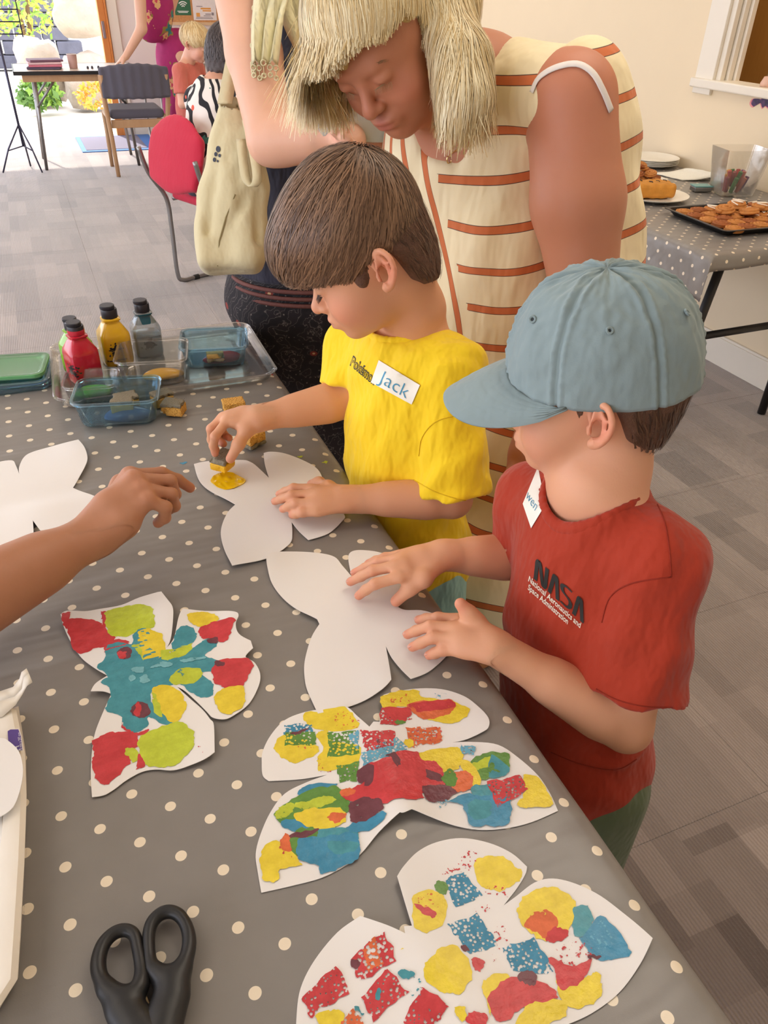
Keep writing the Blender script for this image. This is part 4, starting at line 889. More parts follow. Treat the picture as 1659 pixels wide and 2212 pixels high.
# small dried paint drips on the cloth
for (px, py, r, c, lb) in ((396, 997, 0.005, 'blue', 'small blue paint smear beside the white butterfly'), (648, 985, 0.004, 'lime', 'green paint drip behind the butterfly wing'), (703, 995, 0.0045, 'lime', 'green paint drip near the table edge'), (588, 806, 0.0022, 'red', 'tiny red paint drop near the tray corner')):
    x, y = pxy(px, py); q0 = [(x + r * (1 + 0.5 * sin(3 * a + px)) * cos(a), y + r * (1 + 0.4 * sin(4 * a + py)) * sin(a) * 0.8) for a in [2 * pi * k / 16 for k in range(16)]]
    tag(sheet('paint_drip', q0, lambda X, Y: TZ + cloth_h(X, Y) + 0.0004, paint_mat(c, 'wet'), None, 0.004, 0.0), lb, 'paint')
# scissors
sc = thing('scissors', 'black handled scissors lying at the bottom of the picture', 'scissors', tuple(at(320, 2120, z=TT)))
hnd_m = mat('black_soft_plastic', (30, 30, 31), 0.42, 0.05, 60, 0.05, 600)
def tb(p, z=0.008): q = at(p[0], p[1], z=TT + z); return q
def handle(loop, bar, arm, nm):
    ops = []
    bar = [float(v[2]) for v in catmull([(p[0], p[1], b_) for p, b_ in zip(loop, bar)], 4)]; L = [tb(p) for p in catmull(loop, 4)]; n = len(L)
    for i in range(n): ops += add(ecap(L[i], L[(i + 1) % n], bar[i] * 0.86, bar[(i + 1) % n] * 0.86, (0, 0, 1), 1.05), 0.003)
    for i in range(len(arm) - 1): ops += add(ecap(tb(arm[i][:2]), tb(arm[i + 1][:2]), arm[i][2], arm[i + 1][2], (0, 0, 1), 0.75), 0.008)
    o = solid(nm, ops, 0.0013, hnd_m, sc, it=2)
handle([(306, 2100), (298, 2050), (289, 2018), (268, 2009), (244, 2017), (222, 2042), (212, 2080), (217, 2112), (234, 2138), (259, 2152), (286, 2150), (303, 2130)], [.0055, .0048, .0046, .0046, .0048, .0055, .006, .0058, .006, .007, .008, .007], [(232, 2140, .006), (262, 2180, .010), (290, 2212, .013), (320, 2250, .014), (360, 2300, .011)], 'handle')
handle([(326, 2082), (321, 2030), (327, 1996), (345, 1975), (366, 1969), (388, 1978), (404, 2004), (409, 2036), (402, 2072), (384, 2108), (356, 2112), (338, 2100)], [.0052, .005, .005, .0048, .0048, .0048, .005, .0056, .006, .0075, .0085, .007], [(385, 2105, .008), (372, 2150, .012), (355, 2200, .013), (345, 2250, .013), (325, 2310, .011)], 'handle')
inox = mat('scissor_steel', (170, 168, 160), 0.28, 0.05, 50, Metallic=1.0)
for (a, b, w) in (((320, 2290), (230, 2520), 0.012), ((362, 2290), (470, 2500), 0.012)):
    p, q = tb(a, 0.006), tb(b, 0.004); d = (q - p) / np.linalg.norm(q - p); s_ = np.cross(d, (0, 0, 1))
    MB().loft([[p + s_ * w + np.array((0, 0, .001)), p - s_ * w + np.array((0, 0, .001)), p - s_ * w - np.array((0, 0, .001)), p + s_ * w - np.array((0, 0, .001))], [q + s_ * .001 + np.array((0, 0, .0004)), q - s_ * .001 + np.array((0, 0, .0004)), q - s_ * .001 - np.array((0, 0, .0004)), q + s_ * .001 - np.array((0, 0, .0004))]]).build('blade', inox, sc)
for pts in ([(310, 2152), (318, 2175), (326, 2205)], [(345, 2145), (352, 2172), (348, 2205)]):
    MB().tube([tb(p, 0.004) for p in catmull(pts, 4, False)], 0.0022, 6).build('toothed_grip', mat('tan_rubber', (176, 150, 110), 0.7, 0.2, 400, 0.6, 900), sc)
# opened ream of paper at the left edge
pk = thing('paper_ream', 'opened white ream of card with purple label at the left edge', 'paper pack', tuple(at(-60, 1900, z=TT)))
wrap_m = mat('wrapper_white', (236, 228, 214), 0.55, 0.04, 20, 0.25, 14, 0.01)
PH = 0.034
eR = [at(p[0], p[1], z=TT + PH)[:2] for p in ((33, 1528), (52, 1625), (55, 1720), (50, 1860), (42, 2000), (35, 2110), (-5, 2172))]
eB = [at(p[0], p[1], z=TT)[:2] for p in ((42, 1530), (57, 1640), (57, 1720), (53, 1860), (48, 2000), (40, 2120), (2, 2182))]
Lx = -0.30
rings = []
for i in range(7):
    a, b = np.array(eR[i]), np.array(eB[i]); k = 0.006 if i not in (0, 6) else 0.0
    rings.append([(b[0] - 0.002, b[1], TT), (b[0], b[1], TT + 0.004), (a[0] * 0.5 + b[0] * 0.5 + 0.001, a[1] * .5 + b[1] * .5, TT + PH * 0.55), (a[0], a[1], TT + PH - 0.004), (a[0] - 0.004, a[1], TT + PH), (a[0] - 0.018, a[1], TT + PH + 0.0012 * sin(i * 2.2)), (a[0] - 0.024, a[1], TT + PH - 0.004), (Lx, a[1], TT + PH - 0.006), (Lx, a[1], TT)])
MB().loft(rings, True).build('wrapper', wrap_m, pk, auto=0.7)
# sheets inside the pack and a torn flap at its far end
yA, yB = eR[0][1], eR[6][1]
sheet('paper_stack', [(Lx + 0.004, yA - 0.004), (eR[1][0] - 0.030, yA - 0.006), (eR[3][0] - 0.024, eR[3][1]), (eR[5][0] - 0.030, yB + 0.01), (Lx + 0.004, yB + 0.006)], lambda X, Y: TT + PH - 0.0035, mat('bluish_card', (120, 116, 140), 0.7), pk, 0.02, 0.001)
sheet('top_sheet', [(Lx + 0.004, yA - 0.004)] + [tuple(at(p[0], p[1], z=TT + PH)[:2]) for p in ((8, 1540), (3, 1770), (8, 1872), (2, 1900), (-2, 2000))] + [(Lx + 0.004, yB + 0.006)], lambda X, Y: TT + PH - 0.001, paper_m, pk, 0.02, 0.0006)
FL = [[(-60, 1505, .036), (0, 1493, .040), (28, 1484, .048), (42, 1466, .056), (46, 1452, .060), (57, 1444, .062)], [(-60, 1560, .034), (5, 1548, .036), (34, 1522, .040), (48, 1500, .046), (58, 1482, .052), (70, 1474, .054)]]
mm = MB(); R0 = [at(p[0], p[1], z=TT + p[2]) for p in FL[0]]; R1 = [at(p[0], p[1], z=TT + p[2]) for p in FL[1]]
mid = [(a + b) / 2 + np.array((0, 0, 0.004 * sin(i * 1.7))) for i, (a, b) in enumerate(zip(R0, R1))]
for A, B in ((R0, mid), (mid, R1)):
    mm.add(list(A) + list(B), [(i, i + 1, 7 + i, 6 + i) for i in range(5)])
fo = mm.build('torn_flap', wrap_m, pk, True); so = fo.modifiers.new('thickness', 'SOLIDIFY'); so.thickness = 0.0006
# purple label with printing, wrapped on the pack edge
purp = mat('purple_label', (88, 66, 140), 0.5, 0.05)
def pk_quad(pxs, m, nm, dz=0.0009):
    return sheet(nm, px2xy(pxs, TT + PH), lambda X, Y: TT + PH + dz, m, pk, 0.01, 0.0)
pk_quad([(17, 1582), (24, 1578), (42, 1577), (48, 1592), (51, 1622), (52, 1625), (35, 1627), (20, 1620)], wrap_m, 'label_edge', 0.0022)
pk_quad([(18, 1583), (24, 1579.5), (41, 1579), (46.5, 1594), (50, 1624), (36, 1625), (20, 1615)], purp, 'label', 0.0026)
def pk_text(s, size, p0, p1, m, nm, bold=0.0):
    V, F_ = text_mesh(s, 1.0, bold); a = at(*p0, z=TT + PH + 0.003); b = at(*p1, z=TT + PH + 0.003); d = b - a; wd = max(v[0] for v in V) - min(v[0] for v in V); k = np.linalg.norm(d) / wd
    d = d / np.linalg.norm(d); u = np.array([-d[1], d[0], 0]); c = (a + b) / 2
    MB().add([c + d * v[0] * k + u * v[1] * size for v in V], F_).build(nm, m, pk)
pk_text('70 mm x 297 mm', 0.004, (46, 1621), (41, 1582), mat('white_print', (226, 222, 232), 0.5), 'label_text')
pk_text('H', 0.008, (37, 1622), (36, 1612), MATS['white_print'], 'label_text')
V, F_ = text_mesh('Premium Paper TCF', 1.0, 0.0, 0.25); wd = max(v[0] for v in V) - min(v[0] for v in V)
def side(u, v):
    i = min(1, int(u)); f = u - i; i += 2
    A = np.array([*eB[i + 0], TT]) * (1 - f) + np.array([*eB[i + 1], TT]) * f; B = np.array([*eR[i], TT + PH]) * (1 - f) + np.array([*eR[i + 1], TT + PH]) * f
    return A + (B - A) * v + np.array((0.0022, 0, 0.0004))
MB().add([side(1.0 - 1.98 * (v[0] / wd), 0.62 + 0.30 * v[1]) for v in V], F_).build('edge_text', mat('violet_print', (110, 92, 120), 0.6), pk)
# white butterfly template lying on the pack
tp = [(-60, 1600), (0, 1602), (20, 1608), (44, 1632), (53, 1670), (48, 1710), (36, 1745), (24, 1760), (0, 1775), (-50, 1800)]
tag(sheet('paper_template', px2xy([tuple(q) for q in catmull(tp, 5)], TT + PH), lambda X, Y: TT + PH + 0.006, paper_m, None, 0.02), 'blank rounded white card shape lying on the opened ream', 'paper', 'paper butterflies on the craft table')
# ================================================================== cake table by the right wall
CX0, CX1, CY0, CY1 = 1.845, 2.655, 1.785, 3.62
kt = thing('cake_table', 'folding table with black legs under the cloth by the wall', 'table', (2.25, 2.7, 0))
MB().box(((CX0 + CX1) / 2, (CY0 + CY1) / 2, TZ - 0.022), ((CX1 - CX0) / 2 - 0.004, (CY1 - CY0) / 2 - 0.004, 0.018)).build('table_top', tablet_m, kt, bevel=0.006)
for yy in (1.95, 3.45):
    for xx, xb in ((2.07, 1.98), (2.43, 2.49)):
        MB().tube([(xx, yy, TZ - 0.045), (xx + (xb - xx) * 0.5, yy, 0.40), (xb, yy, 0.30), (xb, yy, 0.004)], 0.016, 10).build('leg', steel_dark, kt, True)
    MB().tube([(2.02, yy, 0.385), (2.46, yy, 0.385)], 0.014, 8).build('crossbar', steel_dark, kt, True)
    MB().tube([(2.06, yy, 0.655), (2.44, yy, 0.655)], 0.012, 8).build('crossbar', steel_dark, kt, True)
    br = MB().tube([(2.25, yy, 0.655), (2.25, yy + (0.30 if yy < 2.5 else -0.3), 0.60), (2.25, yy + (0.5 if yy < 2.5 else -0.5), TZ - 0.04)], 0.011, 8).build('brace', steel_dark, kt, True)
    MB().tube([(2.225, yy, 0.655), (2.275, yy, 0.655)], 0.018, 10).build('hinge', steel_dark, br)
cloth('tablecloth', CX0, CX1, CY0, CY1, TZ, 0.12, 0.03, 'grey polka dot oilcloth on the cake table by the wall', sides='ln', hangs={'l': 0.15, 'n': 0.065}, wave=0.02, flare=0.10, seed=5.0)
CT = TZ + 0.002
china = mat('white_china', (240, 236, 224), 0.25, 0.01, Coat_Weight=0.3)
def plate(label, c, r, h=0.016, group='white plates on the cake table'):
    o = MB().lathe([(r * 0.55, 0.0), (r * 0.62, 0.001), (r * 0.9, h * 0.6), (r, h), (r * 1.0, h + 0.0018), (r * 0.88, h * 0.6 + 0.003), (r * 0.62, 0.0045), (r * 0.3, 0.004)], c, 40).build('plate', china, None, auto=0.6)
    return tag(o, label, 'plate', group)
for k in range(4):
    plate(['lowest plate of the empty white stack by the wall', 'second lowest plate of the empty white stack', 'second highest plate of the empty white stack', 'top plate of the empty white stack by the wall'][k], (2.545, 2.96, CT + k * 0.0062), 0.118)
# tea towel, folded
def tea():
    m = MB(); rows = []
    prof = [(0.0, 0.0), (0.05, 0.004), (0.10, 0.012), (0.14, 0.020), (0.17, 0.030), (0.185, 0.024), (0.175, 0.012), (0.19, 0.004), (0.215, 0.016), (0.235, 0.022), (0.25, 0.012)]
    P = catmull([(a, b, 0) for a, b in prof], 5, False)
    for j in range(7):
        y = -0.10 + j * 0.033; rows.append([(2.46 + p[0] * 0.72 - 0.03 * j / 7, 2.73 + y * 0.8 - p[0] * 0.35, CT + 0.003 + max(0, p[1]) * (1 - 0.25 * abs(y) / 0.1) + 0.001 * sin(j * 2 + p[0] * 60)) for p in P])
    m.loft(rows, False, False); o = m.build('tea_towel', mat('white_linen', (236, 234, 222), 0.9, 0.06, 160, 0.3, 600), None, True)
    so = o.modifiers.new('thickness', 'SOLIDIFY'); so.thickness = 0.003
    return tag(o, 'rumpled white tea towel lying behind the plates', 'tea towel')
tea()
past = [mat('pastry_golden', (196, 128, 60), 0.65, 0.35, 40, 0.4, 120, 0.004), mat('pastry_brown', (158, 88, 38), 0.65, 0.35, 40, 0.4, 120, 0.004)]
icing_m = mat('white_icing', (246, 234, 214), 0.35)
def roll_mesh(seed):
    rg = np.random.RandomState(seed); pts = []
    for k in range(26):
        a = k * 0.62 + rg.uniform(0, 0.1); r = 0.004 + 0.0010 * k; pts.append((r * cos(a), r * sin(a), 0.012 + 0.006 * (1 - k / 26)))
    ops = chain(pts, 0.0046, 0.0005) + add(elp((0, 0, 0.007), (0.030, 0.030, 0.0075)), 0.001) + sub(half((0, 0, 0), (0, 0, -1)), 0.001)
    P, F = nets(ops, 0.0016); return vf_mesh('cinnamon_roll', relax(P, F, 1), F)
rms = [roll_mesh(s_) for s_ in (1, 2)]
for i, me in enumerate(rms): me.materials.append(past[i]); me.polygons.foreach_set('use_smooth', np.ones(len(me.polygons), dtype=bool))
ic = MB().tube(catmull([(-0.024, -0.01, 0.019), (-0.008, 0.018, 0.0225), (-0.004, -0.018, 0.0225), (0.008, 0.02, 0.0225), (0.012, -0.016, 0.021), (0.024, 0.008, 0.018)], 5, False), 0.0018, 6).mesh('icing'); ic.materials.append(icing_m)
def roll(label, x, y, z, rz, me, iced, group, tilt=(0, 0), s=1.0):
    o = bpy.data.objects.new('cinnamon_roll', me); COL.objects.link(o); o.location = (x, y, z); o.rotation_euler = (tilt[0], tilt[1], rz); o.scale = (s, s, s)
    tag(o, label, 'pastry', group)
    if iced:
        q = bpy.data.objects.new('icing', ic); COL.objects.link(q); q.parent = o
    return o
# plate of small pastries
plate('white plate holding the heap of small brown pastries', (2.235, 2.66, CT), 0.125)
rg = np.random.RandomState(3)
n = 0
for (rad, cnt, z) in ((0.078, 8, 0.012), (0.028, 3, 0.012), (0.048, 5, 0.036), (0.012, 2, 0.058)):
    for k in range(cnt):
        a = 2 * pi * k / cnt + rg.uniform(-0.2, 0.2) + rad * 30
        roll({.078: 'small brown pastry in the bottom outer ring of the heap', .028: 'small brown pastry in the bottom middle of the heap', .048: 'small brown pastry in the second layer of the heap', .012: 'small brown pastry on the very top of the heap'}[rad], 2.235 + rad * cos(a), 2.66 + rad * sin(a), CT + z, rg.uniform(0, 6), rms[n % 2], False, 'heaped pastries on the back plate', (rg.uniform(-.5, .5), rg.uniform(-.5, .5)), 0.86); n += 1
# loaf cake on a plate
plate('white plate under the golden loaf cake', (2.125, 2.43, CT), 0.135)
lc = thing('loaf_cake', 'golden loaf cake with dark cracks on a white plate', 'cake', (2.10, 2.43, CT + 0.01))
ops = add(rbox((2.095, 2.44, CT + 0.033), (0.105, 0.05, 0.026), rotm(0, 0, -16), 0.016), 0.0)
for k in range(11):
    q = np.array((2.095, 2.44, CT + 0.062)) + rotm(0, 0, -16) @ np.array((-0.095 + 0.019 * k, rg.uniform(-0.03, 0.03), -0.004)); ops += sub(cap(q, q + np.array((rg.uniform(-.01, .01), rg.uniform(-.02, .02), 0)), 0.0022), 0.003)
ops.append(('disp', Pr(lambda X, Y, Z: 0.002 * np.sin(X * 120) * np.sin(Y * 140 + 1), (-9,) * 3, (9,) * 3), 0))
solid('cake_body', ops, 0.0035, mat('cake_crust', (208, 142, 52), 0.7, 0.3, 30, 0.4, 150, 0.003), lc)
for k in range(6):
    q = np.array((2.095, 2.44, CT + 0.0605)) + rotm(0, 0, -16) @ np.array((-0.08 + 0.032 * k, -0.02 + 0.012 * (k % 3), 0)); MB().tube([q, q + np.array((0.006, 0.01, 0.0)), q + np.array((0.002, 0.022, -0.001))], 0.0018, 5).build('chocolate_crack', mat('dark_chocolate', (52, 32, 22), 0.5), lc)
# oven tray with cinnamon rolls
bt = thing('baking_tray', 'dark baking tray filled with cinnamon rolls', 'tray', (2.2, 2.06, CT))
TRc, TRr = (2.215, 2.055), radians(-3)
R_ = lambda hx, hy, z, r=0.02: rrect(TRc[0], TRc[1], hx, hy, r, TRr, CT + z)
MB().loft([R_(0.185, 0.135, 0.001), R_(0.19, 0.14, 0.0), R_(0.205, 0.155, 0.018), R_(0.215, 0.165, 0.019), R_(0.215, 0.165, 0.021), R_(0.203, 0.153, 0.0205), R_(0.188, 0.138, 0.0025)], True).build('tray_body', mat('dark_tin', (52, 50, 50), 0.35, 0.05, 30, Metallic=0.6), bt, auto=0.7)
n = 0
for i in range(6):
    for j in range(5):
        x, y = -0.155 + i * 0.062 + rg.uniform(-.006, .006), -0.112 + j * 0.056 + rg.uniform(-.006, .006)
        iced = (i + j * 0.6 > 3.6)
        ORD = ('first', 'second', 'third', 'fourth', 'fifth', 'sixth')
        roll('%s cinnamon roll, %s from left in the tray\'s %s row from front' % ('iced' if iced else 'plain', ORD[i], ORD[j]), TRc[0] + x, TRc[1] + y, CT + 0.003, rg.uniform(0, 6), rms[n % 2], iced, 'iced rolls on the tray' if iced else 'plain rolls on the tray', s=1.05); n += 1
for (x, y, iced) in ((-0.06, 0.03, False), (0.0, -0.02, False), (0.03, 0.07, True), (0.09, 0.02, True)):
    roll('%s cinnamon roll on top of the others, %s in the tray' % ('iced' if iced else 'plain', {-0.06: 'leftmost', 0.0: 'second from left', 0.03: 'second from right', 0.09: 'rightmost'}[x]), TRc[0] + x, TRc[1] + y, CT + 0.026, rg.uniform(0, 6), rms[0], iced, 'upper rolls on the tray', (rg.uniform(-.2, .2), rg.uniform(-.2, .2)), 1.08)
# small tin box
tn = thing('small_tin', 'small flat metal tin with teal lid in front of the clear jug', 'tin', (2.40, 2.475, CT))
MB().box((2.40, 2.475, CT + 0.009), (0.035, 0.025, 0.009), Matrix.Rotation(-0.3, 3, 'Z')).build('tin_body', mat('tin_metal', (150, 150, 150), 0.3, Metallic=1.0), tn, bevel=0.004)
MB().box((2.40, 2.475, CT + 0.020), (0.036, 0.026, 0.0025), Matrix.Rotation(-0.3, 3, 'Z')).build('tin_lid', mat('teal_lid', (116, 170, 168), 0.4), tn, bevel=0.002)
# clear square tub with coloured sticks
jx, jy = 2.485, 2.40
jg = thing('clear_tub', 'tall clear plastic tub of coloured clay sticks on the cake table', 'tub', (jx, jy, CT))
R_ = lambda h, z, r=0.012: rrect(jx, jy, h, h * 0.8, r, -0.25, CT + z)
MB().loft([R_(0.062, 0.0), R_(0.066, 0.004), R_(0.09, 0.165), R_(0.088, 0.165), R_(0.064, 0.006), R_(0.06, 0.003)], True).build('tub_wall', clear_m, jg, auto=0.7)
cols = [(196, 58, 52), (60, 128, 62), (226, 160, 52), (196, 70, 70), (150, 50, 60), (64, 130, 70), (214, 120, 110), (120, 70, 120)]
for k in range(16):
    a = 2 * pi * k / 8 + 0.3 * (k > 7); r0 = 0.030 if k < 8 else 0.012; zz = 0.010 if k < 8 else 0.03
    p = np.array((jx + r0 * cos(a), jy + r0 * 0.8 * sin(a), CT + zz)); q = p + np.array((0.022 * cos(a + 0.6), 0.018 * sin(a + 0.6), 0.055))
    tag(MB().tube([p, q], 0.0085, 7).build('clay_stick', mat('clay_%d' % (k % 8), cols[k % 8], 0.6), None, bevel=0.002), '%s clay stick %s in the clear tub' % (('red', 'green', 'orange', 'brick red', 'maroon', 'leaf green', 'salmon', 'purple')[k % 8], 'leaning at the wall' if k < 8 else 'in the middle'), 'stick', 'clay sticks in the clear tub')
# things on the hatch sill: chrome tap-like pump with pink base
cp = thing('soap_pump', 'chrome pump with a pink base standing on the hatch sill', 'dispenser', (2.70, 2.56, HZ0 + 0.017))
sx_, sy_ = 2.705, 2.575; z0 = HZ0 + 0.0175
MB().lathe([(0.026, 0.0), (0.027, 0.012), (0.021, 0.026), (0.018, 0.034), (0.010, 0.036)], (sx_, sy_, z0), 20).build('base', mat('pink_ceramic', (222, 180, 158), 0.4), cp, True)
chr_m = mat('chrome', (206, 206, 204), 0.12, 0.02, Metallic=1.0)
MB().lathe([(0.008, 0.034), (0.008, 0.085), (0.013, 0.09), (0.014, 0.125), (0.010, 0.15), (0.009, 0.165), (0.004, 0.167)], (sx_, sy_, z0), 16).build('pump_stem', chr_m, cp, True)
MB().tube([(sx_, sy_, z0 + 0.13), (sx_ - 0.012, sy_ - 0.02, z0 + 0.138), (sx_ - 0.014, sy_ - 0.03, z0 + 0.12)], 0.004, 8).build('spout', chr_m, cp, True)
# galaxy-patterned splat sticker on the wall under the hatch
stc = thing('wall_sticker', 'dark purple splat shaped cut-out with pink edge stuck below the hatch', 'sticker', (WX, 2.53, 1.03))
def stick(pts, off, m, nm):
    P = [at(p[0], p[1], x=WX - off) for p in catmull(pts, 5)]
    mb = MB(); n_ = len(P); mb.add([tuple(p) for p in P] + [(p[0] + 0.0012, p[1], p[2]) for p in P], [tuple(range(n_)), tuple(range(2 * n_ - 1, n_ - 1, -1))] + [(i, (i + 1) % n_, n_ + (i + 1) % n_, n_ + i) for i in range(n_)])
    return mb.build(nm, m, stc)
sp_ = [(1619, 224), (1624, 214), (1634, 213), (1643, 214), (1645, 206), (1652, 200), (1660, 190), (1672, 186), (1690, 192), (1704, 204), (1700, 222), (1684, 232), (1672, 228), (1662, 237), (1652, 231), (1645, 235), (1641, 224), (1632, 228), (1624, 232)]
stick(sp_, 0.0018, mat('pink_edge', (236, 150, 150), 0.6), 'edge')
c0 = (1664, 214); tg = NT('galaxy_print'); g = tg.obj(); nz = tg.noise(45.0, 3.0, g)
gal = tg.done(tg.pbr(tg.ramp(nz, [(0.35, lin((44, 30, 62))), (0.55, lin((82, 48, 96))), (0.68, lin((150, 70, 110))), (0.8, lin((150, 160, 190)))]), 0.5))
stick([(c0[0] + (p[0] - c0[0]) * 0.92, c0[1] + (p[1] - c0[1]) * 0.88) for p in sp_], 0.0032, gal, 'print')
# ================================================================== bodies: shared modelling
def skin_mat(name, rough=0.5, sss=0.12):
    t = NT(name); c = t.n('Attribute', None, attribute_name='Col').outputs[0]; g = t.obj()
    n = t.noise(60.0, 4.0, g); f = t.noise(420.0, 3.0, g)
    c = t.mix(t.math('MULTIPLY', n, 0.22), c, (0.62, 0.30, 0.21, 1))
    b = t.bump(f, 0.10, 0.001)
    return t.done(t.pbr(c, rough, b, Subsurface_Weight=sss, Subsurface_Radius=(0.009, 0.004, 0.002), Subsurface_Scale=1.0, Specular_IOR_Level=0.35))
skin_m = skin_mat('skin')
def paint_col(base, spots=()):
    """vertex colours: base plus soft spots (centre, radius, colour, strength)"""
    b = np.array(lin(base)[:3])
    def f(P):
        C = np.tile(b, (len(P), 1))
        for (c, r, col, s) in spots:
            r = np.asarray(r, float)
            w = s * np.exp(-(((P - np.asarray(c)) / r) ** 2).sum(1)); C = C * (1 - w[:, None]) + np.array(lin(col)[:3]) * w[:, None]
        return C
    return f
class Head:
    """head frame: x = person's right, y = forward, z = up; origin between the ears"""
    def __init__(s, yaw_dir, pitch, anchor, px, py, d, scale=1.0, roll=0.0):
        h = np.array([yaw_dir[0], yaw_dir[1], 0.0]); h /= np.linalg.norm(h); p = radians(pitch); z = np.array([0, 0, 1.0])
        f = h * cos(p) - z * sin(p); u = h * sin(p) + z * cos(p); R = frame(f, u)
        if roll: R = R @ rotm(0, roll, 0)
        s.R = R; s.s = scale; s.c = at(px, py, d=d) - R @ (np.asarray(anchor, float) * scale)
    def L(s, p): return s.c + s.R @ (np.asarray(p, float) * s.s)
    def loc(s, P): return (P - s.c) @ s.R / s.s
    def E(s, c, r): return elp(s.L(c), np.asarray(r, float) * s.s, s.R)
    def C(s, a, b, ra, rb=None): return cap(s.L(a), s.L(b), ra * s.s, (ra if rb is None else rb) * s.s)
    def face(s, jaw=1.0, adult=0.0, short=0.0):
        k = s.s; o = []; dz = -0.010 * adult; A = adult
        o += add(s.E((0, -0.012 + short, 0.045), (.071, .089 - short, .077)), .02 * k)
        o += add(s.E((0, .026, .040), (.063, .058, .056)), .03 * k)
        o += add(s.E((0, .034, -.012), (.054, .048, .058)), .03 * k)
        o += add(s.E((0, .036 , -.048 + dz), (.045 * jaw, .043, .033)), .025 * k)
        o += add(s.E((0, .066, -.068 + dz * 1.3), (.018, .015, .014)), .02 * k)
        for x in (-1, 1):
            o += add(s.E((x * .032, .053, -.026 + dz * .4), (.026 * (1 + .05 * A), .025, .025)), .02 * k)
            o += sub(s.E((x * .030, .097, .010), (.017, .013, .0105)), .014 * k)
        o += add(s.C((-.028, .078, .025), (.028, .078, .025), .008), .016 * k)
        for x in (-1, 1):
            o += add(s.E((x * .0295, .0755, .007), (.0138, .0118, .0105)), .004 * k)
            o += sub(s.C((x * .018, .0878, .0005), (x * .041, .0805, .0015), .0009), .0025 * k)
        o += add(s.C((0, .082, .012), (0, .097, -.016), .0062, .0085), .010 * k)
        o += add(s.E((0, .100, -.0205 + dz * .25), (.0098 * (1 + .12 * A), .0095, .0090 * (1 + .1 * A))), .007 * k)
        for x in (-1, 1):
            o += add(s.E((x * .0095, .0905, -.0235 + dz * .25), (.0072 * (1 + .1 * A), .008, .0065)), .005 * k)
            o += sub(s.E((x * .0052, .097, -.0295 + dz * .25), (.0032, .004, .0025)), .002 * k)
        m = -.046 + dz * .7
        o += add(s.E((0, .081, m + .001), (.023, .012, .015)), .012 * k)
        o += add(s.E((0, .0895, m + .0045), (.0175, .0068, .0048)), .004 * k)
        o += add(s.E((0, .0880, m - .0060), (.0150, .0070, .0052)), .004 * k)
        o += sub(s.C((-.0185, .089, m - .0012), (0, .0965, m - .0002), .0009), .0022 * k) + sub(s.C((.0185, .089, m - .0012), (0, .0965, m - .0002), .0009), .0022 * k)
        o += sub(s.E((0, .089, m - .0165), (.014, .006, .004)), .008 * k)
        return o
    def ear(s, side, spread=0.010):
        """side -1 = person's left"""
        k = s.s; o = []; t0 = radians(28)
        def P(u, v, w): # u back, v up, w outward
            return s.L((side * (.0655 + w * cos(t0) + (u + .01) * sin(t0) * 0.75), -.010 - u * cos(t0) + w * 0.2 - v * .12, .002 + v))
        rim = [(-.007, .004, .006), (-.011, .016, .006), (-.003, .0265, .008), (.009, .0255, .012), (.0175, .015, .014), (.0185, .001, .0135), (.0125, -.012, .011), (.003, -.021, .007), (-.006, -.0195, .005)]
        q = catmull([np.array(r) for r in rim], 3, False); pts = [P(*r) for r in q]
        for i in range(len(pts) - 1): o += add(cap(pts[i], pts[i + 1], .0034 * k), .0022 * k)
        Rr = s.R @ rotm(0, 0, -side * 40)
        o += add(elp(P(.004, .003, .0055), np.array((.0032, .0150, .0235)) * k, Rr), .004 * k)
        ah = [P(.003, .019, .0095), P(.010, .010, .0115), P(.0095, -.003, .0105), P(.002, -.012, .008)]
        for i in range(3): o += add(cap(ah[i], ah[i + 1], .0028 * k), .0025 * k)
        o += add(elp(P(-.002, -.0195, .005), np.array((.0045, .0075, .0075)) * k, Rr), .003 * k)
        o += sub(elp(P(-.0005, -.001, .0105), np.array((.006, .0075, .0105)) * k, Rr), .003 * k)
        o += add(cap(P(-.0095, -.002, .0075), P(-.0085, -.008, .0075), .0032 * k), .003 * k)
        return o, P(0, 0, .01)
    def spots(s, lips=(190, 92, 86), blush=(222, 120, 98), bl=0.45, adult=0.0):
        k = s.s; m = -.046 - .007 * adult; o = []
        for x in (-1, 1): o.append((s.L((x * .042, .062, -.026)), .026 * k, blush, bl))
        o += [(s.L((0, .094, m + .004)), np.full(3, .0085) * k, lips, .75), (s.L((0, .092, m - .006)), np.full(3, .0085) * k, lips, .8), (s.L((-.009, .092, m)), .006 * k, lips, .5), (s.L((.009, .092, m)), .006 * k, lips, .5), (s.L((0, .102, -.021)), .012 * k, blush, bl * .7)]
        for x in (-1, 1): o.append((s.L((x * .085, -.012, .004)), .022 * k, (224, 112, 92), .5))
        return o
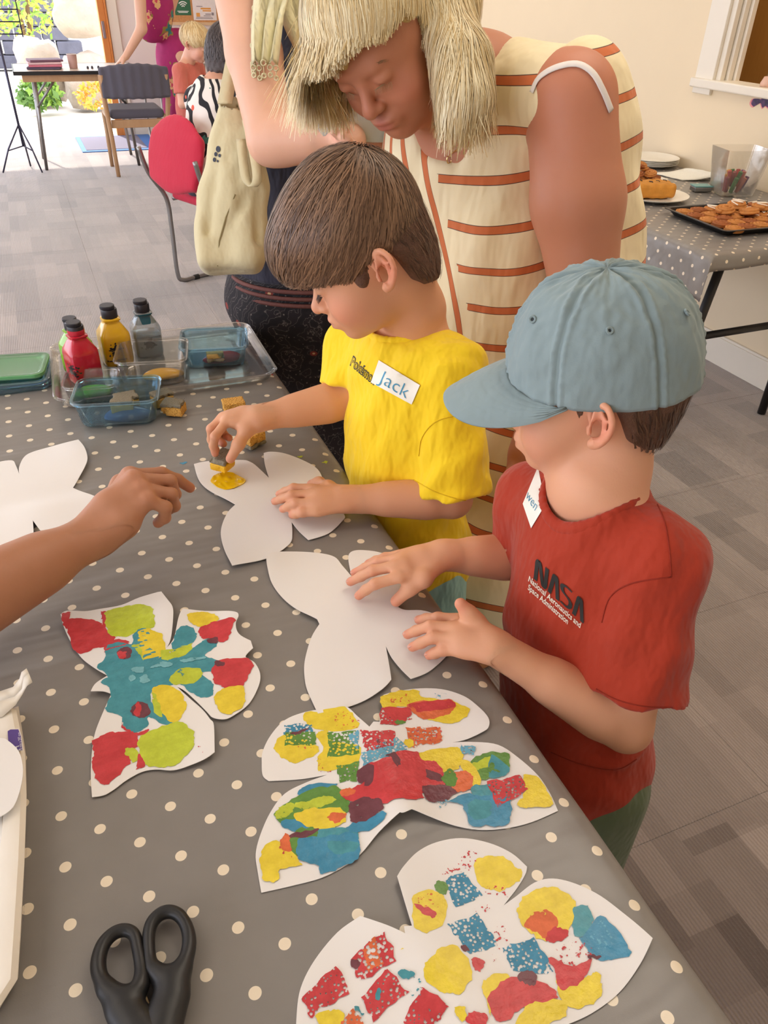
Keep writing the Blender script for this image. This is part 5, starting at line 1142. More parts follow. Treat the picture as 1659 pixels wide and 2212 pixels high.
    def lashes(s, parent, col=(62, 42, 30)):
        """brows and lash lines, one mesh each"""
        m = mat('brow_hair_%d' % sum(col), col, 0.7)
        for x in (-1, 1):
            pts = [s.L((x * (.0165 + .0046 * i), .0895 - .0016 * i - .00022 * i * i, .0000 - .0004 * (i - 2.5) ** 2 * .3)) for i in range(6)]
            mb = MB().tube(pts, [0.0002, .0008, .0009, .0009, .0007, .0002], 5)
            for i in range(14):
                f = i / 13; a = s.L((x * (.0185 + .022 * f), .0888 - .006 * f - .002 * f * f, -.0002)); b = s.L((x * (.0185 + .026 * f), .0945 - .005 * f, -.0052)); mb.tube([a, (a + b) / 2 + s.R @ np.array((0, 0, -.0006)), b], [.00035, .0003, .0001], 3)
            mb.build('eyelashes', m, parent)
            mb = MB(); rg = np.random.RandomState(5)
            for i in range(46):
                f = i / 45; a = s.L((x * (.012 + .034 * f), .0885 - .011 * f ** 1.6, .0235 + .006 * sin(f * 2.6) + rg.uniform(-.0016, .0016))); b = a + s.R @ np.array((x * .006, -.002 * f, .0012 * (1 - 2 * f))) * s.s
                mb.tube([a, b], [.0004, .0001], 3)
            mb.build('eyebrow', m, parent)
def strands(name, ops, H, starts, dirf, n, step, stop, width, cols, m, parent, off=(0.0, 0.004), seed=0, wav=0.25, tip=0.3, drop=None, loose=False):
    """ribbons of hair that run over the surface of a field; stop(local points, random) ends a strand"""
    rg = np.random.RandomState(seed); P = starts.copy(); N = len(P); o = rg.uniform(off[0], off[1], N); rnd = rg.uniform(-1, 1, N); live = np.ones(N, bool)
    ph = rg.uniform(0, 6.28, N); path = []; nor = []; free = np.zeros(N, bool); out = rg.normal(size=(N, 3)) * .18
    for k in range(n + 1):
        g = grad(ops, P); P = np.where((live & ~free)[:, None], P - (dist(ops, P) - o)[:, None] * g, P)
        if loose: free = free | ((g[:, 2] < -.15) & (k > 0))
        path.append(P.copy()); nor.append(g)
        if k == n: break
        d = dirf(P, k); w = wav * np.sin(ph + k * 0.55 + rnd); d = d - (d * g).sum(1, keepdims=True) * g; d /= (np.linalg.norm(d, axis=1, keepdims=True) + 1e-9)
        d = d + w[:, None] * np.cross(g, d); d /= (np.linalg.norm(d, axis=1, keepdims=True) + 1e-9)
        Q = P + step * d
        if drop is not None: # free-falling ends leave the surface
            fr = drop(Q); Q = np.where(fr[:, None], P + step * np.array([0, 0, -1.0]) , Q)
        if loose: Q = np.where(free[:, None], P + step * .8 * (np.array([0, 0, -1.0]) + out), Q)
        live = live & ~stop(H.loc(P) if H is not None else P, rnd); P = np.where(live[:, None], Q, P)
    path = np.stack(path, 1); nor = np.stack(nor, 1)
    t = np.gradient(path, axis=1); sd_ = np.cross(t, nor); sd_ /= (np.linalg.norm(sd_, axis=2, keepdims=True) + 1e-9)
    wd = width * rg.uniform(0.6, 1.3, N)[:, None] * np.interp(np.linspace(0, 1, n + 1), [0, 0.15, 0.75, 1], [0.5, 1, 0.9, tip])[None, :]
    A = path + sd_ * wd[..., None]; B = path - sd_ * wd[..., None]
    V = np.stack([A, B], 2).reshape(-1, 3)
    i = (np.arange(N)[:, None] * (n + 1) + np.arange(n)[None, :]) * 2; i = i.ravel()
    F = np.stack([i, i + 1, i + 3, i + 2], 1)
    keep = np.linalg.norm(path[:, 1:] - path[:, :-1], axis=2).ravel() > 1e-5; F = F[keep]
    c1, c2 = np.array(lin(cols[0])[:3]), np.array(lin(cols[1])[:3]); mix = rg.beta(1.6, 1.6, N)[:, None]; C = c1 * (1 - mix) + c2 * mix
    return stuff(link(name, vf_mesh(name, V, F, np.repeat(C, (n + 1) * 2, axis=0)), m, parent, True))
def hair_mat(name, rough=0.42, an=0.0):
    t = NT(name); c = t.n('Attribute', None, attribute_name='Col').outputs[0]
    return t.done(t.pbr(c, rough, None, Specular_IOR_Level=0.35, Sheen_Weight=0.1))
hair_m = hair_mat('hair_strands')
def hair_base(name, rgb): return mat(name, rgb, 0.6, 0.3, 90, 0.6, 240, 0.003)
def fabric(name, rgb, rough=0.85, weave=900.0, fold=0.5, var=0.06):
    if name in MATS: return MATS[name]
    t = NT(name); g = t.obj(); L = lin(rgb); n = t.noise(14.0, 4.0, g); w = t.noise(weave, 2.0, g)
    c = t.mix(n, tuple(v * (1 - var) for v in L[:3]) + (1,), tuple(min(1, v * (1 + var)) for v in L[:3]) + (1,))
    fo = t.noise(20.0, 3.0, t.n('Mapping', {0: g, 2: (0.4, 0.5, 0.3), 3: (1.0, 1.0, 0.42)}).outputs[0], 0.6)
    nb = t.bump(fo, fold, 0.03); nb = t.n('Bump', {'Height': w, 'Strength': 0.12, 'Distance': 0.001, 'Normal': nb}).outputs[0]
    return t.done(t.pbr(c, rough, nb, Sheen_Weight=0.15))
def folds(lo, hi, amp, waves):
    """displacement by warped directional waves: waves = [(direction*frequency, phase, warp)]"""
    def fn(x, y, z):
        s = 0.0
        for (k, p, w) in waves:
            q = k[0] * x + k[1] * y + k[2] * z; s = s + np.sin(q + p + w * np.sin(0.37 * q + 9.0 * y + 7.0 * z + p * 2))
        return amp * s / len(waves)
    return [('disp', Pr(fn, lo, hi), 0.0)]
def finger(pts, r, k=0.004):
    n = len(pts); rs = [r * (1.0 - 0.20 * i / (n - 1)) for i in range(n)]; return chain(pts, rs, k)
def hand(wrist, fingers, thumb, r, palm_n, wr=0.020, thick=0.55):
    """fingers: lists of world points from knuckle to tip; palm spans wrist to knuckles"""
    o = []; w = np.asarray(wrist, float); K = [np.asarray(f[0], float) for f in fingers]
    for i, k in enumerate(K):
        a = w + (k - w) * 0.12 + (k - np.mean(K, 0)) * 0.35
        o += add(ecap(a, k, wr * 0.62, r * 1.22, palm_n, thick), 0.010)
    for i in range(len(K) - 1): o += add(ecap((K[i] * .85 + w * .15), (K[i + 1] * .85 + w * .15), r * 1.2, r * 1.2, palm_n, 0.85), 0.008)
    o += add(ecap(w, np.mean(K, 0) * .45 + w * .55, wr, wr * 1.15, palm_n, 0.72), 0.012)
    for f in fingers: o += finger(f, r)
    t = [np.asarray(p, float) for p in thumb]
    o += chain([w + (t[0] - w) * 0.35] + t, [wr * 0.62, r * 1.35, r * 1.15, r * 1.0][:len(t) + 1], 0.009)
    return o
def nails(tips, parent, m, r):
    """tips = [(tip point, finger direction, normal)]"""
    for (p, d, n_) in tips:
        d = np.asarray(d, float); d /= np.linalg.norm(d); n_ = np.asarray(n_, float); n_ = n_ - d * (n_ @ d); n_ /= np.linalg.norm(n_); s_ = np.cross(d, n_); p = np.asarray(p, float)
        rings = []
        for i in range(5):
            a = -0.9 + 0.45 * i; rings.append([p + d * r * (0.15 + 0.55 * a) + s_ * r * 0.72 * b * (1 - 0.25 * max(0, a)) + n_ * r * (0.86 - 0.22 * b * b - 0.10 * max(0, a)) for b in (-1, -.5, 0, .5, 1)])
        mb = MB(); mb.loft(rings, False, False); o = mb.build('fingernail', m, parent, True)
        so = o.modifiers.new('thickness', 'SOLIDIFY'); so.thickness = 0.0005
nail_m = mat('fingernail', (226, 170, 150), 0.3, 0.03)
def decal_on(o, name, pts_px, m, parent, lift=0.0012, step=10, offz=0.0):
    """patch lying on the surface of mesh object o inside a pixel outline (found by rays), with its own small thickness"""
    bv = bvh_of(o); P = [Vector(p) for p in pts_px]; n = len(P); xs = [p.x for p in P]; ys = [p.y for p in P]; pts = list(P)
    X = min(xs) + step / 2
    while X < max(xs):
        Y = min(ys) + step / 2
        while Y < max(ys):
            if inside([(p.x, p.y) for p in P], X, Y): pts.append(Vector((X, Y)))
            Y += step
        X += step
    vs, es, fs, *_ = delaunay_2d_cdt(pts, [(i, (i + 1) % n) for i in range(n)], [], 1, 1e-6)
    return surf_mesh(bv, name, [(v.x, v.y) for v in vs], fs, m, parent, lift)
def surf_mesh(bv, name, pix, fs, m, parent, lift):
    out = []
    for (x, y) in pix:
        r = Vector(ray(x, y)); r.normalize(); h, nn, _, dd = bv.ray_cast(Vector(CAM), r)
        if h is None:
            h, nn, _, dd = bv.find_nearest(Vector(at(x, y, d=1.0)))
        out.append(h - r * lift)
    me = bpy.data.meshes.new(name); me.from_pydata([tuple(p) for p in out], [], [tuple(f) for f in fs]); me.update()
    return link(name, me, m, parent, True)
def decal_text(o, name, s, origin, ex, ey, m, parent, lift=0.0022, bold=0.0, shear=0.0, bend=None):
    """text on a mesh: origin = pixel of its centre, ex, ey = pixel vectors of one text width and one text height"""
    V, F_ = text_mesh(s, 1.0, bold, shear); w = max(v[0] for v in V) - min(v[0] for v in V); bv = bvh_of(o)
    pix = [(origin[0] + ex[0] * v[0] / w + ey[0] * v[1], origin[1] + ex[1] * v[0] / w + ey[1] * v[1] + (bend(v[0] / w) if bend else 0.0)) for v in V]
    return surf_mesh(bv, name, pix, F_, m, parent, lift)
# ================================================================== the boy in yellow
def cropf(ox, oy, s): return lambda x, y, z: at(ox + x / s, oy + y / s, z=z)
def boxof(pts, m): P = np.array(pts); return P.min(0) - m, P.max(0) + m
def zline(th, stops): return np.interp(th, [s[0] for s in stops], [s[1] for s in stops])
def below(H, stops, off=0.0):
    """region of head space under a hairline given by angle round the head (0 front .. pi back)"""
    def fn(x, y, z):
        x, y, z = np.broadcast_arrays(x, y, z); P = np.stack([x.ravel(), y.ravel(), z.ravel()], 1); q = H.loc(P)
        return ((q[:, 2] - zline(np.arctan2(np.abs(q[:, 0]), q[:, 1]), stops) - off) * H.s * 0.8).reshape(x.shape)
    return Pr(fn, H.c - 0.25, H.c + 0.25)
def stopper(stops, jit=0.004): return lambda q, r: q[:, 2] < zline(np.arctan2(np.abs(q[:, 0]), q[:, 1]), stops) + jit * r
def scalp_points(H, ops, n, seed, zmin=0.0, c0=(0, -.01, .04)):
    rg = np.random.RandomState(seed); d = rg.normal(size=(n * 3, 3)); d /= np.linalg.norm(d, axis=1, keepdims=True); d = d[d[:, 2] > zmin][:n]
    P = H.c + (np.array(c0) + d * 0.10) @ H.R.T * H.s
    for _ in range(4): P = P - dist(ops, P)[:, None] * grad(ops, P)
    return P
def legs_ops(pl, hipdir, floor_pts, knee_fwd, r=(.062, .045, .042, .030)):
    o = []
    for s_, fp in zip((-1, 1), floor_pts):
        h = np.asarray(pl) + np.asarray(hipdir) * s_; a = np.asarray(fp, float) + np.array((0, 0, .06)); k = (h + a) / 2 + np.asarray(knee_fwd) * .02
        o += chain([h, k, a], [r[0], r[1], r[3]], .02) + chain([k, k * .6 + a * .4], [r[1], r[2]], .02)
    return o
def shoe(parent, p, d, m, L=0.10):
    d = np.asarray(d, float); d /= np.linalg.norm(d); p = np.asarray(p, float); R = frame(d, (0, 0, 1))
    ops = add(elp(p + d * .035 + np.array((0, 0, .028)), (.037, L * .95, .03), R), 0) + add(elp(p + np.array((0, 0, .05)), (.034, .045, .045), R), .02) + sub(half(p + np.array((0, 0, .001)), (0, 0, -1), p - .3, p + .3), .002)
    return solid('shoe', ops, .006, m, parent)

Y = thing('person', 'boy in a yellow T-shirt bending over the table and pressing a sponge', 'person', (0.50, 0.95, 0))
HY = Head((cos(radians(160)), sin(radians(160))), 27, (0, 0, 0), 814, 565, 1.0, 0.97, 3)
yN = at(888, 705, d=1.115); yLS = at(972, 800, d=1.075); yRS = at(772, 752, d=1.215)
yC = at(878, 860, d=1.165); yB = at(872, 1010, d=1.235); yP = at(884, 1190, d=1.325)
yLE = at(978, 1078, d=1.135); yRE = at(752, 862, d=1.225)
c3 = cropf(420, 820, 4.608)
yLW = c3(1490, 1190, .776); yRW = c3(640, 385, .838)
zf = .7445
yl_f = [[c3(1150, 1085, .778), c3(985, 1080, .776), c3(900, 1115, .762), c3(845, 1140, .754)], [c3(1165, 1140, .782), c3(970, 1150, .780), c3(870, 1185, .765), c3(800, 1212, .755)],
        [c3(1185, 1225, .780), c3(1010, 1230, .777), c3(935, 1265, .764), c3(880, 1288, .755)], [c3(1215, 1312, .773), c3(1075, 1322, .770), c3(1015, 1336, .761), c3(975, 1348, .755)]]
yl_t = [c3(1330, 1075, .775), c3(1240, 1030, .764), c3(1165, 1042, .757)]
yr_f = [[c3(330, 405, .838), c3(205, 565, .822), c3(188, 655, .802), c3(205, 735, .789)], [c3(285, 372, .836), c3(165, 490, .822), c3(168, 600, .800), c3(215, 700, .786)],
        [c3(300, 372, .829), c3(205, 470, .812), c3(225, 590, .790), c3(290, 640, .787)], [c3(330, 385, .820), c3(265, 480, .803), c3(300, 560, .788), c3(345, 580, .790)]]
yr_t = [c3(520, 500, .828), c3(440, 640, .812), c3(358, 788, .786)]
up = np.array((0, 0, 1.0)); rk = .0074
ops = HY.face(short=.010); eL, eLp = HY.ear(-1); eR, _ = HY.ear(1)
ops += chain([HY.L((0, -.022, -.02)), HY.L((0, -.03, -.06)) * .5 + yN * .5, yN], [.044, .041, .046], .02)
sp = (yN - yP) / np.linalg.norm(yN - yP); yR_ = frame(np.array((-0.95, -0.12, -0.1)), sp)
ops += add(elp(yC, (.088, .062, .12), yR_), .02) + add(elp(yB, (.085, .066, .12), yR_), .03) + add(elp(yP, (.092, .072, .09), yR_), .03)
ops += chain([yN, yLS], [.035, .036], .02) + chain([yN, yRS], [.035, .036], .02)
ops += chain([yLS, yLE, yLW], [.036, .0285, .0205], .008) + chain([yRS, yRE, yRW], [.036, .030, .0205], .008)
ops += chain([yLE * .75 + yLW * .25, yLE * .4 + yLW * .6], [.030, .024], .012) + chain([yRE * .75 + yRW * .25, yRE * .4 + yRW * .6], [.031, .024], .012)
ops += hand(yLW, yl_f, yl_t, rk, (0, 0, 1), .0195) + hand(yRW, yr_f, yr_t, rk, (-.3, -.2, 1), .0195)
ops += legs_ops(yP, yR_[:, 0] * .045, ((.50, .89, 0), (.50, 1.0, 0)), (-1, 0, 0))
ops += eL + eR
sk = (220, 162, 124)
colf = paint_col(sk, HY.spots() + [(f[-1], .010, (222, 128, 108), .55) for f in yl_f + yr_f + [yl_t, yr_t]] + [(f[1], .008, (220, 138, 112), .4) for f in yl_f + yr_f])
regs = [(HY.c - .135, HY.c + .145, .0022), boxof([p for f in yl_f + [yl_t] for p in f] + [yLW], .022) + (.0016,), boxof([p for f in yr_f + [yr_t] for p in f] + [yRW], .022) + (.0016,)]
solid('body', ops, .0055, skin_m, Y, colf, regs, it=2)
HY.lashes(Y, (70, 48, 34))
def dirz(f): return f[-1] - f[-2]
nails([(f[-1], dirz(f), up) for f in yl_f + [yl_t]] + [(yr_t[-1], dirz(yr_t), (-.1, -.7, .5)), (yr_f[0][-1], dirz(yr_f[0]), (-.9, .1, .3))], Y, nail_m, rk * .82)
# hair: bowl of straight brown hair with a long fringe, clipped round the ears and nape
st_top = [(0, .030), (.35, .028), (.75, .020), (1.05, .012), (1.25, .010), (1.5, .024), (1.9, .028), (2.3, .014), (2.7, .006), (3.15, .000)]
st_low = [(0, .06), (.8, .03), (1.05, .004), (1.22, -.022), (1.42, -.016), (1.52, .022), (1.85, .030), (2.05, .004), (2.25, -.030), (2.6, -.048), (3.15, -.058)]
vol = add(HY.E((0, .006, .060), (.080, .092, .092)), .03) + add(HY.E((0, .050, .056), (.070, .080, .062)), .03)
volc = add(HY.E((0, .005, .059), (.0785, .0895, .090)), .03) + add(HY.E((0, .048, .055), (.068, .077, .060)), .03)
solid('hair', volc + sub(below(HY, st_top, .004), .004), .0028, hair_base('hair_base_brown', (74, 52, 38)), Y)
low = add(HY.E((0, -.003, .044), (.0748, .0825, .080)), .02) + add(HY.E((0, -.03, -.012), (.056, .052, .062)), .03)
solid('clipped_hair', low + sub(below(HY, st_low), .003) + sub(HY.E((0, .09, .0), (.075, .068, .2)), .004) + add(HY.E((-.0605, .022, .012), (.010, .011, .022)), .004) + add(HY.E((.0605, .022, .012), (.010, .011, .022)), .004), .003, mat('clipped_brown_hair', (104, 72, 54), 0.8, 0.3, 300, 0.7, 700), Y)
wh = HY.L((-.012, -.045, .142)); fw = HY.R[:, 1]
def comb(P, k):
    d = P - wh; d /= (np.linalg.norm(d, axis=1, keepdims=True) + 1e-6); return d + 0.25 * fw - 0.45 * np.array((0, 0, 1.0)) * (k > 3)
S0 = scalp_points(HY, vol, 11000, 3, -0.15)
strands('hair_strand', vol, HY, S0, comb, 11, .0066, stopper(st_top, .005), .0007, ((72, 48, 32), (152, 116, 86)), hair_m, Y, (-.002, .0032), 4, .22, .15)
S1 = scalp_points(HY, low, 3000, 5, -0.9); q = HY.loc(S1); S1 = S1[(q[:, 2] < .05) & (q[:, 1] < .035) & (q[:, 2] > zline(np.arctan2(np.abs(q[:, 0]), q[:, 1]), st_low)) & ~((q[:, 1] > -.042) & (q[:, 2] < .034))]
strands('hair_strand', low, HY, S1, lambda P, k: -np.tile(HY.R[:, 2], (len(P), 1)) - .3 * HY.R[:, 1], 3, .0045, stopper(st_low, .004), .0006, ((52, 34, 22), (122, 88, 64)), hair_m, Y, (0, .0028), 6, .2, .2)
# T-shirt
tee_y = fabric('yellow_cotton', (246, 208, 14), 0.85, 900, 0.55)
aL = (yLE - yLS) / np.linalg.norm(yLE - yLS); aR = (yRE - yRS) / np.linalg.norm(yRE - yRS); Lu = np.linalg.norm(yLE - yLS); Ru = np.linalg.norm(yRE - yRS)
sL = yLS + aL * Lu * .93; sR = yRS + aR * (Ru * .80)
lo, hi = yC - .5, yC + .5
t_ = add(cap(yLS, sL + aL * .03, .046, .058), .016) + add(cap(yRS, sR + aR * .03, .046, .054), .016)
t_ += sub(half(sL, aL, sL - .09, sL + .09), .003) + sub(half(sR, aR, sR - .08, sR + .08), .003)
t_ += sub(cap(sL - aL * .02, sL + aL * .06, .037, .046), .002) + sub(cap(sR - aR * .02, sR + aR * .06, .036, .042), .002)
t_ += add(elp(yC, (.106, .080, .135), yR_), .016) + add(elp(yB, (.108, .090, .14), yR_), .04) + add(elp(yP + sp * .02, (.118, .100, .13), yR_), .04)
t_ += chain([yN - sp * .018, yLS], [.040, .046], .03) + chain([yN - sp * .018, yRS], [.040, .046], .03)
t_ += folds(lo, hi, .0055, [((60, 20, 55), 0.3, 1.4), ((-25, 70, 40), 1.1, 1.6), ((85, -30, -60), 2.0, 1.2), ((30, 120, 30), .5, 1.8)])
hemz = yP - sp * .055
t_ += sub(half(hemz, -sp, yP - .25, yP + .06), .003)
nk = HY.L((0, -.03, -.07)); nd = (nk - yN) / np.linalg.norm(nk - yN) * .4 + sp; nd /= np.linalg.norm(nd)
pre = list(t_)
t_ += sub(cap(yN + nd * .004 + yR_[:, 1] * .010, yN + nd * .12, .054, .075), .006)
tee = solid('t_shirt', t_, .0042, tee_y, Y, it=2)
# ribbed collar: ring on the neck opening
def collar(pre, N, nd, R_, parent, m, tee_o, r0=.054, r1=.075, rad=.0042, name='collar'):
    n_ = len(tee_o.data.vertices); V_ = np.zeros(n_ * 3, dtype=np.float32); tee_o.data.vertices.foreach_get('co', V_); V_ = V_.reshape(-1, 3).astype(float); V_ = V_[np.linalg.norm(V_ - N, axis=1) < .17]
    cutp = cap(N + nd * .004 + R_[:, 1] * .010, N + nd * .12, r0, r1)
    dc = np.abs(cutp.fn(V_[:, 0], V_[:, 1], V_[:, 2])); dp = np.abs(dist(pre, V_)); V_ = V_[(dc < .008) & (dp < .008)]
    e1 = np.cross(nd, R_[:, 0]); e1 /= np.linalg.norm(e1); e2 = np.cross(nd, e1); q_ = V_ - (N + R_[:, 1] * .010); an = np.arctan2(q_ @ e2, q_ @ e1); ring = []; K_ = 40; ks = []
    for k in range(K_):
        a = -pi + 2 * pi * (k + .5) / K_; w = np.abs((an - a + pi) % (2 * pi) - pi) < .14
        if w.sum() >= 2: ring.append(V_[w].mean(0)); ks.append(k)
    for _ in range(4): ring = [(ring[i - 1] + ring[i] * 2 + ring[(i + 1) % len(ring)]) / 4 for i in range(len(ring))]
    ops_ = []
    for i in range(len(ring)): ops_ += add(ecap(ring[i], ring[(i + 1) % len(ring)], rad, rad, nd, 1.8), .002)
    return solid(name, ops_, .0024, m, parent, it=1)
collar(pre, yN, nd, yR_, Y, tee_y, tee)
# legs: shorts and shoes
sh_y = fabric('striped_shorts', (150, 196, 190), 0.85); sop = add(elp(yP - sp * .02, (.098, .085, .075), yR_), 0)
for s_, fp in ((-1, (.50, .89, 0)), (1, (.50, 1.0, 0))):
    h = yP + yR_[:, 0] * .045 * s_; k = (h + np.array(fp) + np.array((0, 0, .06))) / 2; sop += add(cap(h, k, .074, .072), .02) + sub(half(k + (h - k) * .1, k - h, k - .12, k + .12), .002)
solid('shorts', sop, .007, sh_y, Y)
for fp in ((.50, .89, 0), (.50, 1.0, 0)): shoe(Y, fp, (-1, 0, 0), mat('navy_trainer', (44, 50, 70), 0.6))
def seam(tee_o, pts, m, parent, r=.0008):
    bv = bvh_of(tee_o); P = []
    for p in catmull(pts, 6, False):
        d_ = Vector(ray(*p)).normalized(); h, n_, _, dd = bv.ray_cast(Vector(CAM), d_)
        if h is not None: P.append(np.array(h) + np.array(n_) * .0003)
    if len(P) > 3: MB().tube(P, r, 5).build('seam', m, parent, True)
ysm = mat('yellow_stitching', (218, 178, 10), 0.9); rsm = mat('red_stitching', (140, 36, 12), 0.9)
for pts in ([(905, 985), (912, 945), (940, 912), (985, 898), (1040, 894)], [(893, 1036), (940, 1062), (990, 1078), (1030, 1084)], [(672, 808), (700, 835), (735, 872)], [(945, 665), (975, 700), (1000, 730)]): seam(tee, pts, ysm, Y)
# name sticker and lettering
stk_m = mat('sticker_paper', (244, 240, 226), 0.6, 0.01)
def sticker(parent, tee_o, quad, label_text, o, ex, ey, ink):
    q = [np.array(p, float) for p in quad]; pts = []
    for a, b in zip(q, q[1:] + q[:1]): pts += [tuple(a + (b - a) * k / 6) for k in range(6)]
    s_ = decal_on(tee_o, 'name_sticker', pts, stk_m, parent, .0022, 12)
    if label_text: decal_text(tee_o, 'handwriting', label_text, o, ex, ey, ink, s_, .0032, -.012)
    return s_
pen = mat('blue_marker_ink', (46, 140, 176), 0.5)
sticker(Y, tee, ((818, 778), (907, 832), (889, 874), (801, 826)), 'Jack', (852, 832), (62, 38), (16, -37), pen)
ink = mat('black_print', (30, 28, 22), 0.6)
decal_text(tee, 'shirt_lettering', 'Pok\u00e9mon', (784, 801), (52, 44), (9, -30), ink, Y, .0016, .035, 0.1)
decal_text(tee, 'shirt_lettering', 'Pok\u00e9mon', (784, 801), (50, 42.5), (7, -26), tee_y, Y, .0021, -.02, 0.1)
# the sponge held between finger and thumb
spc = c3(292, 815, .7665)
sponge('yellow-soaked sponge held in the boy\'s fingers above the butterfly', 290, 815, .0185, .0145, .75, pos=(spc[0], spc[1], .757), foam=yfoam_m, tf=.013, ts=.010)

# ================================================================== the boy in red with the cap
D = thing('person', 'boy in a red T-shirt and blue cap with both hands on a butterfly', 'person', (0.54, 0.55, 0))
HD = Head((cos(radians(138)), sin(radians(138))), 9.5, (0, 0, 0), 1289, 872, .8545, 0.972, 4)
dN = at(1283, 1052, d=.875); dLS = at(1418, 1215, d=.850); dRS = at(1158, 1085, d=.995)
dC = at(1262, 1230, d=.945); dB = at(1240, 1440, d=1.0); dP = at(1235, 1640, d=1.06)
dLE = at(1352, 1568, d=.905); dRE = at(1128, 1205, d=1.05)
c5 = cropf(720, 1160, 5.53)
dLW = c5(1900, 1300, .778); dRW = c5(1310, 215, .786)
dl_f = [[c5(1490, 985, .778), c5(1250, 965, .774), c5(1110, 975, .761), c5(1020, 990, .753)], [c5(1430, 1085, .784), c5(1160, 1065, .782), c5(990, 1120, .766), c5(885, 1165, .7545)],
        [c5(1460, 1220, .782), c5(1195, 1200, .778), c5(1050, 1265, .764), c5(945, 1315, .7545)], [c5(1500, 1350, .774), c5(1310, 1350, .770), c5(1220, 1385, .761), c5(1145, 1412, .754)]]
dl_t = [c5(1700, 1010, .790), c5(1620, 915, .800), c5(1520, 800, .812)]
dr_f = [[c5(790, 480, .790), c5(500, 560, .782), c5(390, 630, .766), c5(305, 700, .7545)], [c5(740, 350, .794), c5(475, 400, .786), c5(330, 470, .768), c5(205, 535, .7545)],
        [c5(750, 275, .790), c5(540, 305, .780), c5(380, 370, .766), c5(255, 430, .7555)], [c5(790, 225, .783), c5(620, 250, .776), c5(510, 285, .764), c5(420, 318, .7555)]]
dr_t = [c5(1080, 500, .786), c5(920, 610, .775), c5(750, 765, .7565)]
ops = HD.face(1.04); eL, _ = HD.ear(-1); eR, _ = HD.ear(1)
ops += chain([HD.L((0, -.022, -.02)), HD.L((0, -.03, -.06)) * .5 + dN * .5, dN], [.045, .043, .048], .02)
sp = (dN - dP) / np.linalg.norm(dN - dP); dR_ = frame(np.array((-0.97, -0.10, 0)), sp)
ops += add(elp(dC, (.086, .062, .12), dR_), .02) + add(elp(dB, (.085, .068, .12), dR_), .03) + add(elp(dP, (.092, .075, .09), dR_), .03)
ops += chain([dN, dLS], [.036, .037], .02) + chain([dN, dRS], [.035, .036], .02)
ops += chain([dLS, dLE, dLW], [.036, .0305, .0205], .008) + chain([dRS, dRE, dRW], [.036, .029, .0205], .008)
ops += chain([dLE * .8 + dLW * .2, dLE * .45 + dLW * .55], [.0335, .0265], .014) + chain([dRE * .75 + dRW * .25, dRE * .4 + dRW * .6], [.031, .025], .012)
ops += hand(dLW, dl_f, dl_t, .0072, (0, 0, 1), .0195) + hand(dRW, dr_f, dr_t, .0074, (0, 0, 1), .0195)
dF = ((.545, .49, 0), (.545, .60, 0))
ops += legs_ops(dP, dR_[:, 0] * .045, dF, (-1, 0, 0))
ops += eL + eR
colf = paint_col((224, 166, 130), HD.spots(bl=.35) + [(f[-1], .010, (224, 124, 104), .6) for f in dl_f + dr_f + [dl_t, dr_t]] + [(f[1], .008, (220, 138, 112), .4) for f in dl_f + dr_f])
regs = [(HD.c - .135, HD.c + .145, .0022), boxof([p for f in dl_f + [dl_t] for p in f] + [dLW], .022) + (.0016,), boxof([p for f in dr_f + [dr_t] for p in f] + [dRW], .022) + (.0016,)]
solid('body', ops, .0055, skin_m, D, colf, regs, it=2)
HD.lashes(D, (70, 48, 34))
nails([(f[-1], dirz(f), up) for f in dl_f + dr_f + [dr_t]], D, nail_m, .0062)
st_cap = [(0, .055), (.8, .03), (1.05, .004), (1.22, -.006), (1.40, .000), (1.52, .022), (1.85, .030), (2.05, .004), (2.25, -.024), (2.6, -.040), (3.15, -.048)]
low = add(HD.E((0, -.0125, .044), (.0762, .0940, .081)), .02) + add(HD.E((0, -.03, -.012), (.057, .054, .058)), .03)
solid('clipped_hair', low + sub(half(HD.L((0, 0, .040)), HD.R[:, 2], HD.c - .2, HD.c + .2), .004) + sub(below(HD, st_cap), .003) + sub(HD.E((0, .09, .0), (.075, .060, .2)), .004), .003, MATS['clipped_brown_hair'], D)
S1 = scalp_points(HD, low, 4200, 5, -0.9); q = HD.loc(S1); S1 = S1[(q[:, 2] < .022) & (q[:, 1] < .05) & (q[:, 2] > zline(np.arctan2(np.abs(q[:, 0]), q[:, 1]), st_cap)) & ~((q[:, 1] > -.042) & (q[:, 2] < .034))]
strands('hair_strand', low, HD, S1, lambda P, k: -np.tile(HD.R[:, 2], (len(P), 1)) - .3 * HD.R[:, 1], 4, .005, stopper(st_cap, .004), .0008, ((58, 38, 26), (112, 80, 58)), hair_m, D, (-.0005, .0020), 6, .2, .2)
